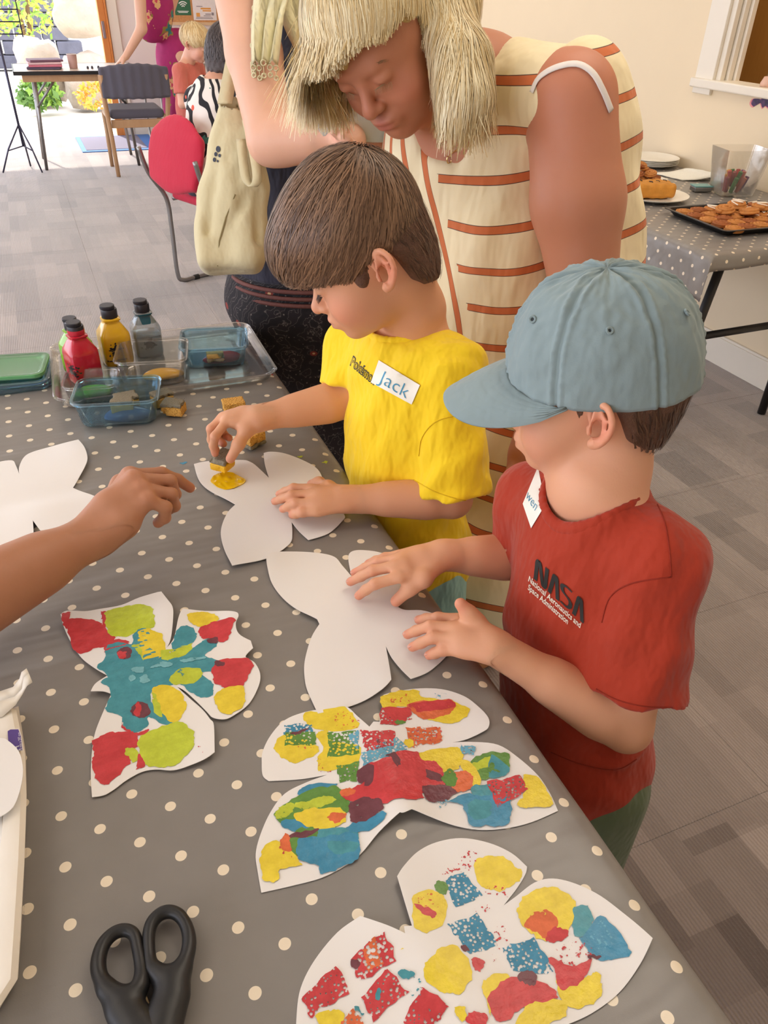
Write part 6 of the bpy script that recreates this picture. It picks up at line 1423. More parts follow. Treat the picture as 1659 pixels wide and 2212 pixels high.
# cap
capm = fabric('washed_blue_cotton', (134, 151, 152), 0.9, 700, 0.25, 0.08)
cp_ = thing('baseball_cap', 'washed pale blue baseball cap worn by the boy in red', 'cap', tuple(HD.L((0, 0, .04))))
CR = HD.R @ rotm(0, -9, 9)
def CL(p): return HD.L((.004, -.006, .034)) + CR @ (np.asarray(p, float) * HD.s)
ca, cb_, ch = .0865, .1060, .122
def crown(th, ph, off=0.0):
    g = 0.0
    for k in range(6):
        dth = (th - (pi / 2 + k * pi / 3) + pi) % (2 * pi) - pi; w = abs(dth) * .09 * max(.12, cos(ph))
        g += -.0024 * math.exp(-(w / .0016) ** 2) + .0016 * math.exp(-((w - .0050) / .0018) ** 2) * (1 + .5 * sin(ph * 70) * cos(ph)) * min(1.0, cos(ph) * 3)
    e = cos(ph) ** .72; n1 = .0022 * noise.noise(Vector((th * 3.0, ph * 3.5, 1.7))) + .0012 * noise.noise(Vector((th * 9.0, ph * 8, 4.2)))
    k = 1 + (g + n1 + off) / .09
    bx = ca * (1 - .06 * sin(ph) ** 2); zlow = -.006 * (1 - sin(ph)) * cos(th - pi / 2 + pi)
    return CL((bx * e * cos(th) * k, cb_ * e * sin(th) * k, ch * sin(ph) ** .93 * k + zlow))
NT_, NP_ = 288, 60
V = [crown(2 * pi * i / NT_, (pi / 2 - .02) * j / NP_) for j in range(NP_ + 1) for i in range(NT_)] + [crown(0, pi / 2 - .001)]
F_ = [(j * NT_ + i, j * NT_ + (i + 1) % NT_, (j + 1) * NT_ + (i + 1) % NT_, (j + 1) * NT_ + i) for j in range(NP_) for i in range(NT_)] + [(NP_ * NT_ + i, NP_ * NT_ + (i + 1) % NT_, len(V) - 1) for i in range(NT_)]
co_ = MB().add(V, F_).build('crown', capm, cp_, True); so = co_.modifiers.new('thickness', 'SOLIDIFY'); so.thickness = .0022; so.offset = -1
for k in range(6): # eyelets
    th = pi / 2 + pi / 6 + k * pi / 3; p = np.array(crown(th, .72, .0004)); n_ = np.cross(np.array(crown(th + .02, .72)) - p, np.array(crown(th, .74)) - p); n_ /= np.linalg.norm(n_); a = np.cross(n_, (0.3, .2, 1)); a /= np.linalg.norm(a); b = np.cross(n_, a)
    MB().tube([p + n_ * .0008 + (a * cos(q) + b * sin(q)) * .0030 for q in [2 * pi * i / 14 for i in range(15)]], .0014, 6).build('eyelet', capm, cp_, True)
    MB().add([p + n_ * .0006 + (a * cos(q) + b * sin(q)) * .0017 for q in [2 * pi * i / 10 for i in range(10)]], [tuple(range(10))]).build('eyelet_hole', mat('eyelet_dark', (60, 66, 68), 0.9), cp_)
MB().lathe([(.006, -.001), (.0062, .001), (.004, .0032), (.001, .0038)], (0, 0, 0), 14).build('button', capm, cp_, True).matrix_basis = mw(cp_).inverted() @ Matrix.Translation(Vector(CL((0, 0, ch)))) @ Matrix(np.vstack([np.hstack([CR, np.zeros((3, 1))]), [0, 0, 0, 1]]).tolist())
bpy.data.objects[cp_.name].children
def brim(s, t, dz=0.0):
    an = s * radians(66); x0, y0 = ca * .992 * sin(an), cb_ * .992 * cos(an)
    x1, y1 = .0795 * sin(s * radians(84)), .040 + .142 * max(0.0, cos(s * radians(90))) ** .60
    x, y = x0 + (x1 - x0) * t, y0 + (y1 - y0) * t
    z = .009 - .009 * abs(s) - (.030 * t ** 1.2 * (.35 + .65 * (abs(s) ** 1.6)) + .018 * t) * max(0.0, cos(s * pi / 2)) ** .45 + .004 * sin(t * pi) + .0006 * (sin(t * 46) > .82) + dz
    return CL((x, y, z))
NS, NR = 44, 22
V = [brim(-1 + 2 * i / NS, j / NR) for j in range(NR + 1) for i in range(NS + 1)]
F_ = [(j * (NS + 1) + i, j * (NS + 1) + i + 1, (j + 1) * (NS + 1) + i + 1, (j + 1) * (NS + 1) + i) for j in range(NR) for i in range(NS)]
bo = MB().add(V, F_).build('brim', capm, cp_, True); so = bo.modifiers.new('thickness', 'SOLIDIFY'); so.thickness = .0032; so.offset = 0
# T-shirt
tee_r = fabric('rust_red_cotton', (166, 46, 13), 0.85, 900, 0.45)
aL = (dLE - dLS) / np.linalg.norm(dLE - dLS); aR = (dRE - dRS) / np.linalg.norm(dRE - dRS); Lu = np.linalg.norm(dLE - dLS); Ru = np.linalg.norm(dRE - dRS)
sL = dLS + aL * Lu * .74; sR = dRS + aR * Ru * .8
lo, hi = dC - .5, dC + .5
t_ = add(cap(dLS, sL + aL * .03, .050, .062), .014) + add(cap(dRS, sR + aR * .03, .046, .05), .016)
t_ += sub(half(sL, aL, sL - .09, sL + .09), .003) + sub(half(sR, aR, sR - .08, sR + .08), .003)
t_ += sub(cap(sL - aL * .02, sL + aL * .06, .040, .049), .002) + sub(cap(sR - aR * .02, sR + aR * .06, .036, .040), .002)
t_ += add(elp(dC, (.104, .082, .135), dR_), .014) + add(elp(dB, (.104, .090, .14), dR_), .04) + add(elp(dP + sp * .02, (.112, .098, .12), dR_), .04)
t_ += chain([dN - sp * .016, dLS], [.042, .050], .03) + chain([dN - sp * .016, dRS], [.042, .046], .03)
t_ += folds(lo, hi, .0048, [((40, 35, 45), 0.9, 1.4), ((-30, 60, 30), 2.1, 1.6), ((70, -40, -35), 0.4, 1.2)])
t_ += sub(half(dP - sp * .045, -sp, dP - .25, dP + .06), .003)
nk = HD.L((0, -.03, -.07)); nd = (nk - dN) / np.linalg.norm(nk - dN) * .4 + sp; nd /= np.linalg.norm(nd)
pre = list(t_)
t_ += sub(cap(dN + nd * .004 + dR_[:, 1] * .010, dN + nd * .12, .055, .076), .006)
teer = solid('t_shirt', t_, .0042, tee_r, D, it=2)
collar(pre, dN, nd, dR_, D, tee_r, teer, .055, .076)
sh_g = fabric('olive_shorts', (92, 104, 74), 0.9); sop = add(elp(dP - sp * .02, (.098, .085, .075), dR_), 0)
for s_, fp in zip((-1, 1), dF):
    h = dP + dR_[:, 0] * .045 * s_; k = (h + np.array(fp) + np.array((0, 0, .06))) / 2; sop += add(cap(h, k, .072, .070), .02) + sub(half(k + (h - k) * .1, k - h, k - .12, k + .12), .002)
solid('shorts', sop, .007, sh_g, D)
for fp in dF: shoe(D, fp, (-1, 0, 0), mat('grey_trainer', (90, 92, 96), 0.6))
for pts in ([(1420, 1090), (1436, 1130), (1446, 1190), (1450, 1245)], [(1300, 1345), (1318, 1290), (1365, 1260), (1450, 1246)], [(1288, 1488), (1335, 1512), (1395, 1526), (1452, 1528)], [(1190, 1625), (1260, 1652), (1330, 1662), (1375, 1640)]): seam(teer, pts, rsm, D)
sticker(D, teer, ((1162, 1008), (1178, 1090), (1147, 1141), (1129, 1088)), 'wen', (1149, 1082), (20, 30), (13, -24), pen)
# worm-style lettering: strokes laid on the shirt
def strokes(tee_o, paths, org, ex, ey, w, m, parent, nm, lift=.0018):
    bv = bvh_of(tee_o)
    for pth in paths:
        P = [np.array(p, float) for p in catmull(pth, 6, False)]; vs = []; n = len(P)
        for i in range(n):
            t = P[min(i + 1, n - 1)] - P[max(i - 1, 0)]; t /= (np.linalg.norm(t) + 1e-9); q = np.array((-t[1], t[0])) * w / 2
            for s_ in (1, -1):
                u = P[i] + q * s_; vs.append((org[0] + ex[0] * u[0] + ey[0] * u[1], org[1] + ex[1] * u[0] + ey[1] * u[1]))
        surf_mesh(bv, nm, vs, [(2 * i, 2 * i + 1, 2 * i + 3, 2 * i + 2) for i in range(n - 1)], m, parent, lift)
ex, ey = (104, 94), (5, -44)
A_ = lambda x: [(x, 0), (x + .035, .55), (x + .06, .93), (x + .085, 1.0), (x + .11, .93), (x + .135, .55), (x + .17, 0)]
strokes(teer, [[(0, 0), (0, .5), (.0, .85), (.03, 1.0), (.06, .86), (.10, .5), (.14, .14), (.17, 0), (.20, .15), (.20, .5), (.20, 1.0)], A_(.29), [(.72, .93), (.60, .95), (.53, .88), (.52, .72), (.56, .58), (.66, .5), (.71, .38), (.70, .16), (.64, .06), (.52, .07)], A_(.80)], (1156, 1253), ex, ey, .072, ink, D, 'shirt_lettering')
wht = mat('white_print_ink', (236, 228, 206), 0.6)
decal_text(teer, 'shirt_lettering', 'National Aeronautics and', (1198, 1301), (112, 102), (4, -16), wht, D, .0018, .012)
decal_text(teer, 'shirt_lettering', 'Space Administration', (1184, 1306), (86, 76), (4, -16), wht, D, .0018, .012)
# ================================================================== the leaning woman in the striped dress
B = thing('person', 'blonde woman in a striped sleeveless dress leaning over the boys', 'person', (0.85, 1.25, 0))
HB = Head((cos(radians(222)), sin(radians(222))), 38, (0, 0, 0), 838, 88, 1.10, 1.068, 18)
bN = at(1035, 185, d=1.235); bLS = at(1232, 215, d=1.105); bRS = at(900, 190, d=1.47)
bC = at(1035, 430, d=1.33); bB = at(1120, 700, d=1.44); bH = at(1120, 960, d=1.52); bK = at(1085, 1230, d=1.58)
bLE = at(1262, 640, d=1.20); bLW = at(1140, 975, d=1.24); bRE = at(930, 520, d=1.66); bRW = at(960, 800, d=1.62)
sp = (bN - bB) / np.linalg.norm(bN - bB); bR_ = frame(np.array((-0.80, -0.52, -0.25)), sp)
vd = np.array((0, 0, -1.0)); fr = bR_[:, 1]
hf_ = [[bLW + np.array(p) for p in ((-.030 + .016 * i, -.012 - .004 * i, -.075), (-.036 + .017 * i, -.016 - .004 * i, -.115), (-.030 + .014 * i, -.008, -.142), (-.020 + .012 * i, .004, -.158))] for i in range(4)]
ht_ = [bLW + np.array(p) for p in ((-.038, -.02, -.030), (-.052, -.03, -.065), (-.050, -.03, -.095))]
ops = HB.face(1.16, 1.0)
ops += chain([HB.L((0, -.022, -.02)), HB.L((0, -.03, -.06)) * .5 + bN * .5, bN], [.058, .058, .068], .03)
ops += chain([HB.L((0, .035, -.075)), bN + bR_[:, 1] * .03], [.030, .05], .03)
ops += add(elp(bC, (.15, .10, .18), bR_), .03) + add(elp(bB, (.16, .13, .2), bR_), .05) + add(elp(bH, (.17, .14, .18)), .05)
for s_ in (-1, 1): ops += add(elp(bC + fr * .055 - bR_[:, 0] * .07 * s_ - sp * .035, (.075, .065, .075), bR_), .04)
ops += add(elp(bC + sp * .10 + fr * .02, (.13, .085, .10), bR_), .04)
ops += chain([bN, bLS], [.062, .058], .04) + chain([bN, bRS], [.06, .056], .04)
ops += chain([bLS, bLS * .5 + bLE * .5, bLE, bLW], [.064, .067, .050, .030], .02) + chain([bRS, bRE, bRW], [.060, .048, .030], .02)
ops += chain([bLE * .75 + bLW * .25, bLE * .4 + bLW * .6], [.050, .038], .02)
ops += hand(bLW + vd * .01, hf_, ht_, .0092, (-.5, -.8, 0), .026)
bF = ((.80, 1.16, 0), (.80, 1.36, 0))
ops += legs_ops((.80, 1.26, .72), (0, .09, 0), bF, (-1, 0, 0), (.09, .062, .06, .04))
fre = [(at(px, py, d=1.04), .004, (150, 84, 60), .35) for px, py in ((1250, 470), (1200, 420), (1290, 520), (1175, 480), (1300, 330))]
colf = paint_col((192, 128, 96), HB.spots((182, 98, 88), (206, 112, 92), .35, 1.0) + [(bLS, .10, (206, 122, 96), .4), (HB.L((0, .1, .0)), .02, (196, 118, 98), .25)] + fre)
solid('body', ops, .006, skin_m, B, colf, [(HB.c - .16, HB.c + .16, .0026), boxof([p for f in hf_ + [ht_] for p in f] + [bLW], .025) + (.0022,)], it=2)
HB.lashes(B, (150, 120, 84))
# dress; stripe coordinates are stored on the cloth: across and along the panels
def striped():
    t = NT('striped_cotton'); sp_ = t.n('SeparateColor', {0: t.n('Attribute', None, attribute_name='Col').outputs[0]})
    def band(v, per, w):
        f = t.math('ABSOLUTE', t.math('SUBTRACT', t.math('FRACT', t.math('DIVIDE', v, per)), 0.5)); return t.math('LESS_THAN', f, w), t.math('LESS_THAN', f, w + 0.016)
    h1, h2 = band(sp_.outputs[0], 0.066, 0.085); v1, v2 = band(sp_.outputs[1], 0.040, 0.125); pn = t.math('GREATER_THAN', sp_.outputs[2], 0.5)
    A_ = t.math('ADD', t.math('MULTIPLY', pn, v1), t.math('MULTIPLY', t.math('SUBTRACT', 1.0, pn), h1)); A2 = t.math('ADD', t.math('MULTIPLY', pn, v2), t.math('MULTIPLY', t.math('SUBTRACT', 1.0, pn), h2))
    g = t.obj(); cr = t.mix(t.noise(20.0, 3.0, g), lin((240, 222, 178)), lin((248, 234, 196)))
    c = t.mix(A2, cr, lin((84, 62, 52))); c = t.mix(A_, c, lin((206, 112, 62)))
    fo = t.noise(11.0, 3.0, t.n('Mapping', {0: g, 3: (1.2, 1.2, 0.4)}).outputs[0]); w = t.noise(800.0, 2.0, g)
    nb = t.bump(fo, 0.6, 0.03); nb = t.n('Bump', {'Height': w, 'Strength': 0.1, 'Distance': 0.001, 'Normal': nb}).outputs[0]
    return t.done(t.pbr(c, 0.85, nb, Sheen_Weight=0.15))
str_m = striped()
lo, hi = bC - .9, bC + .9
fr = bR_[:, 1]; lf = -bR_[:, 0]
V0 = None                            # bottom of the V neck
def dress_ops(inf):
    o = chain([bN + lf * .02 - sp * .006, bLS - lf * .01], [.072 + inf, .066 + inf], .02) + chain([bN - lf * .02 - sp * .006, bRS + lf * .02], [.070 + inf, .064 + inf], .02)
    o += add(elp(at(1235, 400, d=1.34), (.105, .115, .22)), .05) + add(elp(at(1240, 640, d=1.42), (.12, .12, .22)), .05)
    o += add(elp(bC, (.178 + inf, .128 + inf, .20), bR_), .03)
    for s_ in (-1, 1): o += add(elp(bC + fr * .070 + lf * .075 * s_ - sp * .035, (.085, .075, .085), bR_), .04)
    o += add(elp(bC + sp * .10 - fr * .02, (.165, .10, .12), bR_), .04)
    o += add(elp(bB, (.190, .165, .22), bR_), .06) + add(elp(bH, (.205, .185, .22)), .06) + add(elp(bK, (.215, .20, .20)), .06)
    return o
dd_ = np.linspace(1.0, 1.5, 200); PP = np.array([at(986, 356, d=q) for q in dd_]); V0 = PP[int(np.argmax(dist(dress_ops(0.0), PP) < 0))]
t_ = dress_ops(0.0) + folds(lo, hi, .006, [((22, 26, 18), 0.3, 1.2), ((-26, 34, 12), 1.3, 1.4), ((40, 10, -14), 2.0, 1.2)])
t_ += sub(cap(bLS + lf * .045, bLE + lf * .01, .078, .074), .010) + sub(cap(bRS - lf * .01, bRE, .066, .066), .010)
t_ += sub(cap(bN + sp * .09 + fr * .02, bN + fr * .075 + sp * .01, .078, .060), .012) + sub(cap(bN + fr * .10, V0 + fr * .005, .058, .010), .008) + sub(cap(bN + fr * .14 - sp * .02, V0 + fr * .05, .05, .010), .008)
t_ += sub(half((0, 0, .36), (0, 0, -1), (-1, -1, 0), (3, 3, .37)), .004)
def pat(P):
    q = (P - bC); v = q @ sp + .10 * (q @ lf) + .012 * np.sin(9 * (q @ lf)); u = q @ lf + .014 * np.sin(11 * (q @ sp)); low = P[:, 2] < .80
    v = np.where(low, P[:, 2] + .25 * (P[:, 0] - .6) + .02 * np.sin(P[:, 1] * 14), v)
    c = np.stack([v + 3.0, u + 3.02, ((u > -.16) & (u < .022) & (q @ fr > .0) & ~low).astype(float)], 1); return c
dress = solid('dress', t_, .0055, str_m, B, pat, it=2)
# placket seam, bra strap, necklace
bvd = bvh_of(dress)
strapm = mat('white_elastic', (236, 228, 220), 0.6)
pth = [(1150, 200), (1165, 170), (1200, 148), (1245, 140), (1278, 158), (1300, 195), (1318, 240)]
bb = [o for o in bpy.data.objects if o.parent == B and o.name.startswith('body')][0]; bvb = bvh_of(bb); P = []
for p in catmull(pth, 5, False):
    r = Vector(ray(*p)); r.normalize(); h, n_, _, dd = bvb.ray_cast(Vector(CAM), r)
    if h is not None: P.append(np.array(h) + np.array(n_) * .002)
MB().tube(P, .0050, 8, flat=.3).build('bra_strap', strapm, B, True)
gold = mat('gold_chain', (206, 176, 120), 0.25, Metallic=1.0); P = []
for p in catmull([(1028, 262), (1000, 310), (972, 335)], 6, False):
    r = Vector(ray(*p)); r.normalize(); h, n_, _, dd = bvb.ray_cast(Vector(CAM), r); P.append(np.array(h) + np.array(n_) * .0015)
nk_ = MB().tube(P, .0007, 5).build('necklace', gold, B); e = P[-1]
MB().tube([e + np.array((.004 * cos(q), .0, .006 * sin(q) - .006)) for q in [2 * pi * i / 12 for i in range(13)]], .0011, 5).build('pendant', gold, nk_)
# hair: blonde bob falling forward round the face
near = [(900, -60, 1.13), (955, 40, 1.085), (995, 140, 1.065), (1003, 220, 1.062), (985, 275, 1.066)]
far = [(745, -90, 1.20), (708, -10, 1.19), (704, 80, 1.175), (712, 150, 1.165), (722, 195, 1.155)]
nP = [at(a, b, d=c) for a, b, c in near]; fP = [at(a, b, d=c) for a, b, c in far]
vol = add(HB.E((0, -.014, .055), (.081, .102, .084)), .03) + add(HB.E((0, .038, .060), (.068, .056, .046)), .03)
vol += chain(nP, [.040, .040, .036, .032, .022], .03) + chain(fP, [.034, .034, .028, .024, .016], .03)
vol += chain([HB.L((-.05, -.06, .05)), HB.L((-.055, -.075, -.01)), HB.L((-.045, -.07, -.06))], [.04, .042, .030], .03) + chain([HB.L((.05, -.06, .05)), HB.L((.05, -.075, -.01)), HB.L((.04, -.07, -.06))], [.04, .042, .030], .03)
volc = [(k_, p_, kk) for k_, p_, kk in vol]
st_b = [(0, .026), (.5, .020), (.8, .004), (1.0, -.02), (1.2, -.2), (3.15, -.2)]
face_cut = sub(HB.E((-.012, .128, -.050), (.066, .088, .080)), .008) + sub(HB.E((-.050, .088, .022), (.046, .052, .048)), .010)
solid('hair', vol + face_cut + sub(half((0, 0, 1.275), (0, 0, -1), HB.c - .3, HB.c + .3), .02) + [('disp', Pr(lambda x, y, z: x * 0 + .003, (-9,) * 3, (9,) * 3), 0)], .0036, hair_base('hair_base_blonde', (212, 182, 120)), B)
top = HB.L((0.012, -.02, .142))
def fall(P, k):
    d = P - top; d /= (np.linalg.norm(d, axis=1, keepdims=True) + 1e-6); q = HB.loc(P); upm = np.clip((q[:, 2] - .04) / .08, 0, 1)[:, None]
    fwdm = np.clip((q[:, 1] - .0) / .06, 0, 1)[:, None] * np.clip((q[:, 2] + .01) / .05, 0, 1)[:, None]
    return d * (.5 + .9 * upm) + .55 * HB.R[:, 1] * fwdm + np.array((0, 0, -1.0)) * (1.15 - .8 * upm)
def stop_b(q, r):
    z = q @ (HB.R * 1.0).T * HB.s + HB.c; return (z[:, 2] < 1.236 + .024 * r) | ((q[:, 1] > .012) & (q[:, 0] > -.080) & (q[:, 0] < .050) & (q[:, 2] < .028 + .010 * r + .9 * np.maximum(0, q[:, 1] - .075) + .6 * np.clip(.01 - q[:, 0], 0, .055))) | ((q[:, 1] < -.02) & (q[:, 2] < -.085 + .01 * r))
S0 = scalp_points(HB, vol, 13000, 13, -0.25, (0, -.01, .06))
strands('hair_strand', vol, HB, S0, fall, 20, .0092, stop_b, .00065, ((206, 174, 112), (252, 240, 200)), hair_m, B, (-.003, .004), 14, .12, .12, None, True)
rg = np.random.RandomState(2); S2 = []
for (pl, rr, n) in ((nP, .036, 4200), (fP, .030, 3600)):
    i = rg.randint(0, len(pl) - 1, n); f = rg.rand(n)[:, None]; c = np.array(pl)[i] * (1 - f) + np.array(pl)[i + 1] * f; d = rg.normal(size=(n, 3)); d /= np.linalg.norm(d, axis=1, keepdims=True); S2.append(c + d * rr)
S2 = np.concatenate(S2)
for _ in range(3): S2 = S2 - dist(vol, S2)[:, None] * grad(vol, S2)
def stop_c(q, r):
    z = q @ HB.R.T * HB.s + HB.c; return (z[:, 2] < 1.232 + .030 * r) | ((q[:, 1] > .022) & (q[:, 0] > -.074) & (q[:, 0] < .048) & (q[:, 2] < .024 + .9 * np.maximum(0, q[:, 1] - .075)))
strands('hair_strand', vol, HB, S2, lambda P, k: np.tile((0, 0, -1.0), (len(P), 1)), 12, .0085, stop_c, .0006, ((210, 178, 116), (252, 242, 206)), hair_m, B, (-.002, .005), 15, .10, .1, None, True)
for fp in bF: shoe(B, fp, (-1, -.2, 0), mat('tan_sandal', (170, 120, 80), 0.6), .12)

# ================================================================== the woman in navy with the scarf and tote bag
Nv = thing('person', 'woman in a navy top and cream scarf holding a plastic box', 'person', (0.62, 1.85, 0))
nS = at(512, -70, d=1.46); nE = at(586, 305, d=1.44); nW = at(752, 292, d=1.36); nC = at(660, 60, d=1.66); nB = at(665, 330, d=1.72); nH = at(665, 560, d=1.80)
nRS = at(860, -80, d=1.85); nNk = nC + np.array((0, 0, .22)); nRE = at(850, 300, d=1.88); nRW = at(815, 300, d=1.52)
sp = np.array((0, 0, 1.0)); nR_ = frame(np.array((-.35, -1.0, 0)), sp)
HN = Head((-.5, -1.0), 25, (0, 0, 0), 0, 0, 1.0, 1.08); HN.c = nNk + np.array((-.02, -.05, .16))
u0 = at(712, 268, d=1.335)
nf_ = [[at(a, b, d=c) for a, b, c in L_] for L_ in ([(742, 300, 1.335), (722, 282, 1.31), (710, 262, 1.318), (704, 258, 1.33)], [(752, 312, 1.335), (742, 296, 1.312), (728, 286, 1.318), (722, 280, 1.33)], [(760, 320, 1.34), (752, 306, 1.315), (742, 298, 1.32), (736, 294, 1.33)], [(768, 326, 1.345), (764, 314, 1.325), (756, 308, 1.33), (750, 304, 1.335)])]
nt_ = [at(760, 290, d=1.345), at(738, 272, d=1.325), at(722, 262, d=1.322)]
ops = HN.face(1.0, .6) + chain([HN.L((0, -.02, -.03)), nNk - sp * .02], [.05, .058], .03)
ops += add(elp(nC + sp * .08, (.15, .09, .17), nR_), .04) + add(elp(nB, (.135, .10, .2), nR_), .05) + add(elp(nH, (.155, .12, .16), nR_), .05)
ops += chain([nNk - sp * .05, nS], [.05, .05], .04) + chain([nNk - sp * .05, nRS], [.05, .05], .04)
ops += chain([nS, nS * .5 + nE * .5, nE, nW], [.054, .052, .043, .027], .015) + chain([nRS, nRE, nRW], [.05, .042, .027], .02)
ops += chain([nE * .8 + nW * .2, nE * .45 + nW * .55], [.043, .036], .02)
ops += hand(nW, nf_, nt_, .0085, (0, .4, 1), .026)
nf2 = [[nRW + np.array(p) for p in ((-.04, -.02 - .016 * i, .005), (-.07, -.03 - .014 * i, .0), (-.085, -.028 - .012 * i, -.015))] for i in range(4)]
ops += hand(nRW, nf2, [nRW + np.array((-.02, .02, .02)), nRW + np.array((-.05, .02, .03)), nRW + np.array((-.07, .01, .03))], .0085, (0, 0, 1), .026)
nF = ((.66, 1.92, 0), (.84, 1.90, 0))
ops += legs_ops((.70, 1.93, .82), (.09, 0, 0), nF, (0, -1, 0), (.09, .06, .058, .04))
solid('body', ops, .006, skin_m, Nv, paint_col((228, 178, 150), [(f[-1], .012, (226, 140, 120), .5) for f in nf_]), [boxof([p for f in nf_ + [nt_] for p in f] + [nW], .022) + (.0022,)], it=2)
nhv = add(HN.E((0, -.02, .05), (.085, .1, .085)), .02) + chain([HN.L((0, -.07, .03)), HN.L((0, -.09, -.08))], [.06, .05], .04)
solid('hair', nhv + sub(HN.E((0, .12, -.02), (.07, .09, .085)), .01), .005, hair_base('hair_base_chestnut', (88, 60, 42)), Nv)
navy = fabric('navy_jersey', (42, 42, 58), 0.85, 900, 0.5)
t_ = add(elp(nC + sp * .06, (.172, .115, .20), nR_), .04) + add(elp(nB, (.158, .125, .22), nR_), .06) + add(elp(nH, (.178, .142, .17), nR_), .06) + chain([nNk - sp * .055, nS - (nS - nNk) * .15], [.05, .045], .04) + chain([nNk - sp * .055, nRS], [.05, .05], .04)
t_ += folds(nC - .9, nC + .9, .005, [((30, 16, 10), 0, 1.2), ((-22, 26, 30), 1, 1.4)])
t_ += sub(cap(nS + (nS - nNk) * .05, nE, .056, .056), .006) + sub(cap(nNk, nNk + sp * .2, .07, .08), .01) + sub(half(nH - sp * .02, -sp, nH - .4, nH + .05), .004)
solid('top', t_, .006, navy, Nv)
# patterned trousers
def paisley():
    t = NT('dark_paisley_cotton'); g = t.obj(); w1 = t.n('TexWave', {'Vector': g, 'Scale': 16.0, 'Distortion': 9.0, 'Detail': 3.0, 'Detail Scale': 1.6}, wave_type='RINGS').outputs[1]
    vo = t.n('TexVoronoi', {'Vector': g, 'Scale': 17.0}); n = t.noise(30.0, 3.0, g)
    c = t.ramp(w1, [(0.0, lin((26, 22, 26))), (0.62, lin((34, 30, 34))), (0.72, lin((112, 104, 100))), (0.8, lin((40, 34, 38))), (0.9, lin((36, 30, 34)))])
    c = t.mix(t.math('LESS_THAN', vo.outputs[0], 0.16), c, lin((138, 56, 48))); c = t.mix(t.math('LESS_THAN', vo.outputs[0], 0.07), c, lin((214, 176, 130)))
    vo2 = t.n('TexVoronoi', {'Vector': g, 'Scale': 60.0}).outputs[0]; c = t.mix(t.math('LESS_THAN', vo2, 0.12), c, lin((122, 112, 106)))
    return t.done(t.pbr(c, 0.85))
t_ = add(elp(nH - sp * .06, (.170, .140, .13), nR_), .05)
for (k_, f_) in zip((-1, 1), nF): t_ += chain([nH - sp * .1 + nR_[:, 0] * -.085 * k_, np.array(f_) + np.array((0, 0, .10))], [.115, .125], .05)
t_ += sub(half((0, 0, .09), (0, 0, -1), (-1, -1, -.2), (3, 4, .1)), .004) + folds(nH - 1, nH + 1, .006, [((30, 10, 3), 0, 1.2), ((-28, 16, 4), 1, 1.4)])
solid('trousers', t_, .008, paisley(), Nv)
wb = MB()
for zz, rr in ((-.03, 1.0), (-.045, 1.01), (-.06, 1.015)): wb.tube([nH + sp * zz + (nR_[:, 0] * .178 * cos(q) + nR_[:, 1] * .146 * sin(q)) * rr for q in [2 * pi * i / 40 for i in range(41)]], .005, 6)
wb.build('waistband', mat('braid_trim', (110, 66, 60), 0.8, 0.3, 200), Nv, True)
for fp in nF: shoe(Nv, fp, (-.3, -1, 0), mat('black_shoe', (40, 38, 40), 0.5), .12)
# crochet scarf: two hanging panels with lace edge and bobbles
sc_m = fabric('cream_crochet', (228, 220, 178), 0.95, 500, 0.9, 0.12)
scf = thing('scarf', 'cream crochet scarf with bobble fringe hanging over the navy top', 'scarf', tuple(nNk))
def panel(name, spine, w, n_across=9):
    pts = catmull([at(a, b, d=c) for a, b, c in spine], 6, False); rows = []; m = len(pts)
    for i, p in enumerate(pts):
        wd = np.interp(i / (m - 1), [0, .5, 1], w); rows.append([p + RC[:, 0] * wd * (j / (n_across - 1) - .5) + RC[:, 2] * (.010 * sin(j * 2.1 + i * .15) - .004) for j in range(n_across)])
    mb = MB(); mb.loft(rows, False, False); o = mb.build(name, sc_m, scf, True); so = o.modifiers.new('thickness', 'SOLIDIFY'); so.thickness = .004
    return rows
r1 = panel('scarf_panel', [(604, -120, 1.40), (592, -20, 1.385), (578, 60, 1.38), (572, 140, 1.385)], (.085, .060, .040))
r2 = panel('scarf_panel', [(660, -110, 1.43), (650, -10, 1.42), (660, 60, 1.42), (680, 120, 1.43)], (.10, .080, .05))
r3 = panel('scarf_panel', [(680, 60, 1.475), (688, 150, 1.475), (697, 240, 1.48), (704, 300, 1.49)], (.045, .032, .028))
def lace(row_pts, L=.02, r=.0045):
    mb = MB()
    for k, p in enumerate(row_pts):
        p = np.array(p) - RC[:, 2] * .004; c = p + np.array((0, 0, -.006)); mb.tube([c + (RC[:, 0] * cos(q) + np.array((0, 0, 1)) * sin(q)) * r for q in [2 * pi * i / 9 for i in range(10)]], .0014, 5)
        c2 = c + np.array((0, 0, -.012 - .004 * (k % 3))); mb.tube([c - np.array((0, 0, r)), c2], .0009, 4); mb.tube([c2 + (RC[:, 0] * cos(q) + np.array((0, 0, 1)) * sin(q)) * r * .8 for q in [2 * pi * i / 8 for i in range(9)]], .0017, 5)
    mb.build('bobble_fringe', sc_m, scf, True)
lace(r1[-1][::2]); lace(r2[-1][::2]); lace(r3[-1][::2]); lace([r[0] for r in r1[8::3]]); lace([r[-1] for r in r2[6::3]])
# translucent box in her hand
bx = at(765, 268, d=1.385)
container('food_box', 'translucent white plastic box held by the woman in navy', bx[0], bx[1], .072, .055, .05, -.35, plastic_clear('milky_plastic', (226, 228, 220), 0.5, 0.2), bx[2] - .022, .0016, .006, 1.0, 'open plastic food boxes used as paint trays')
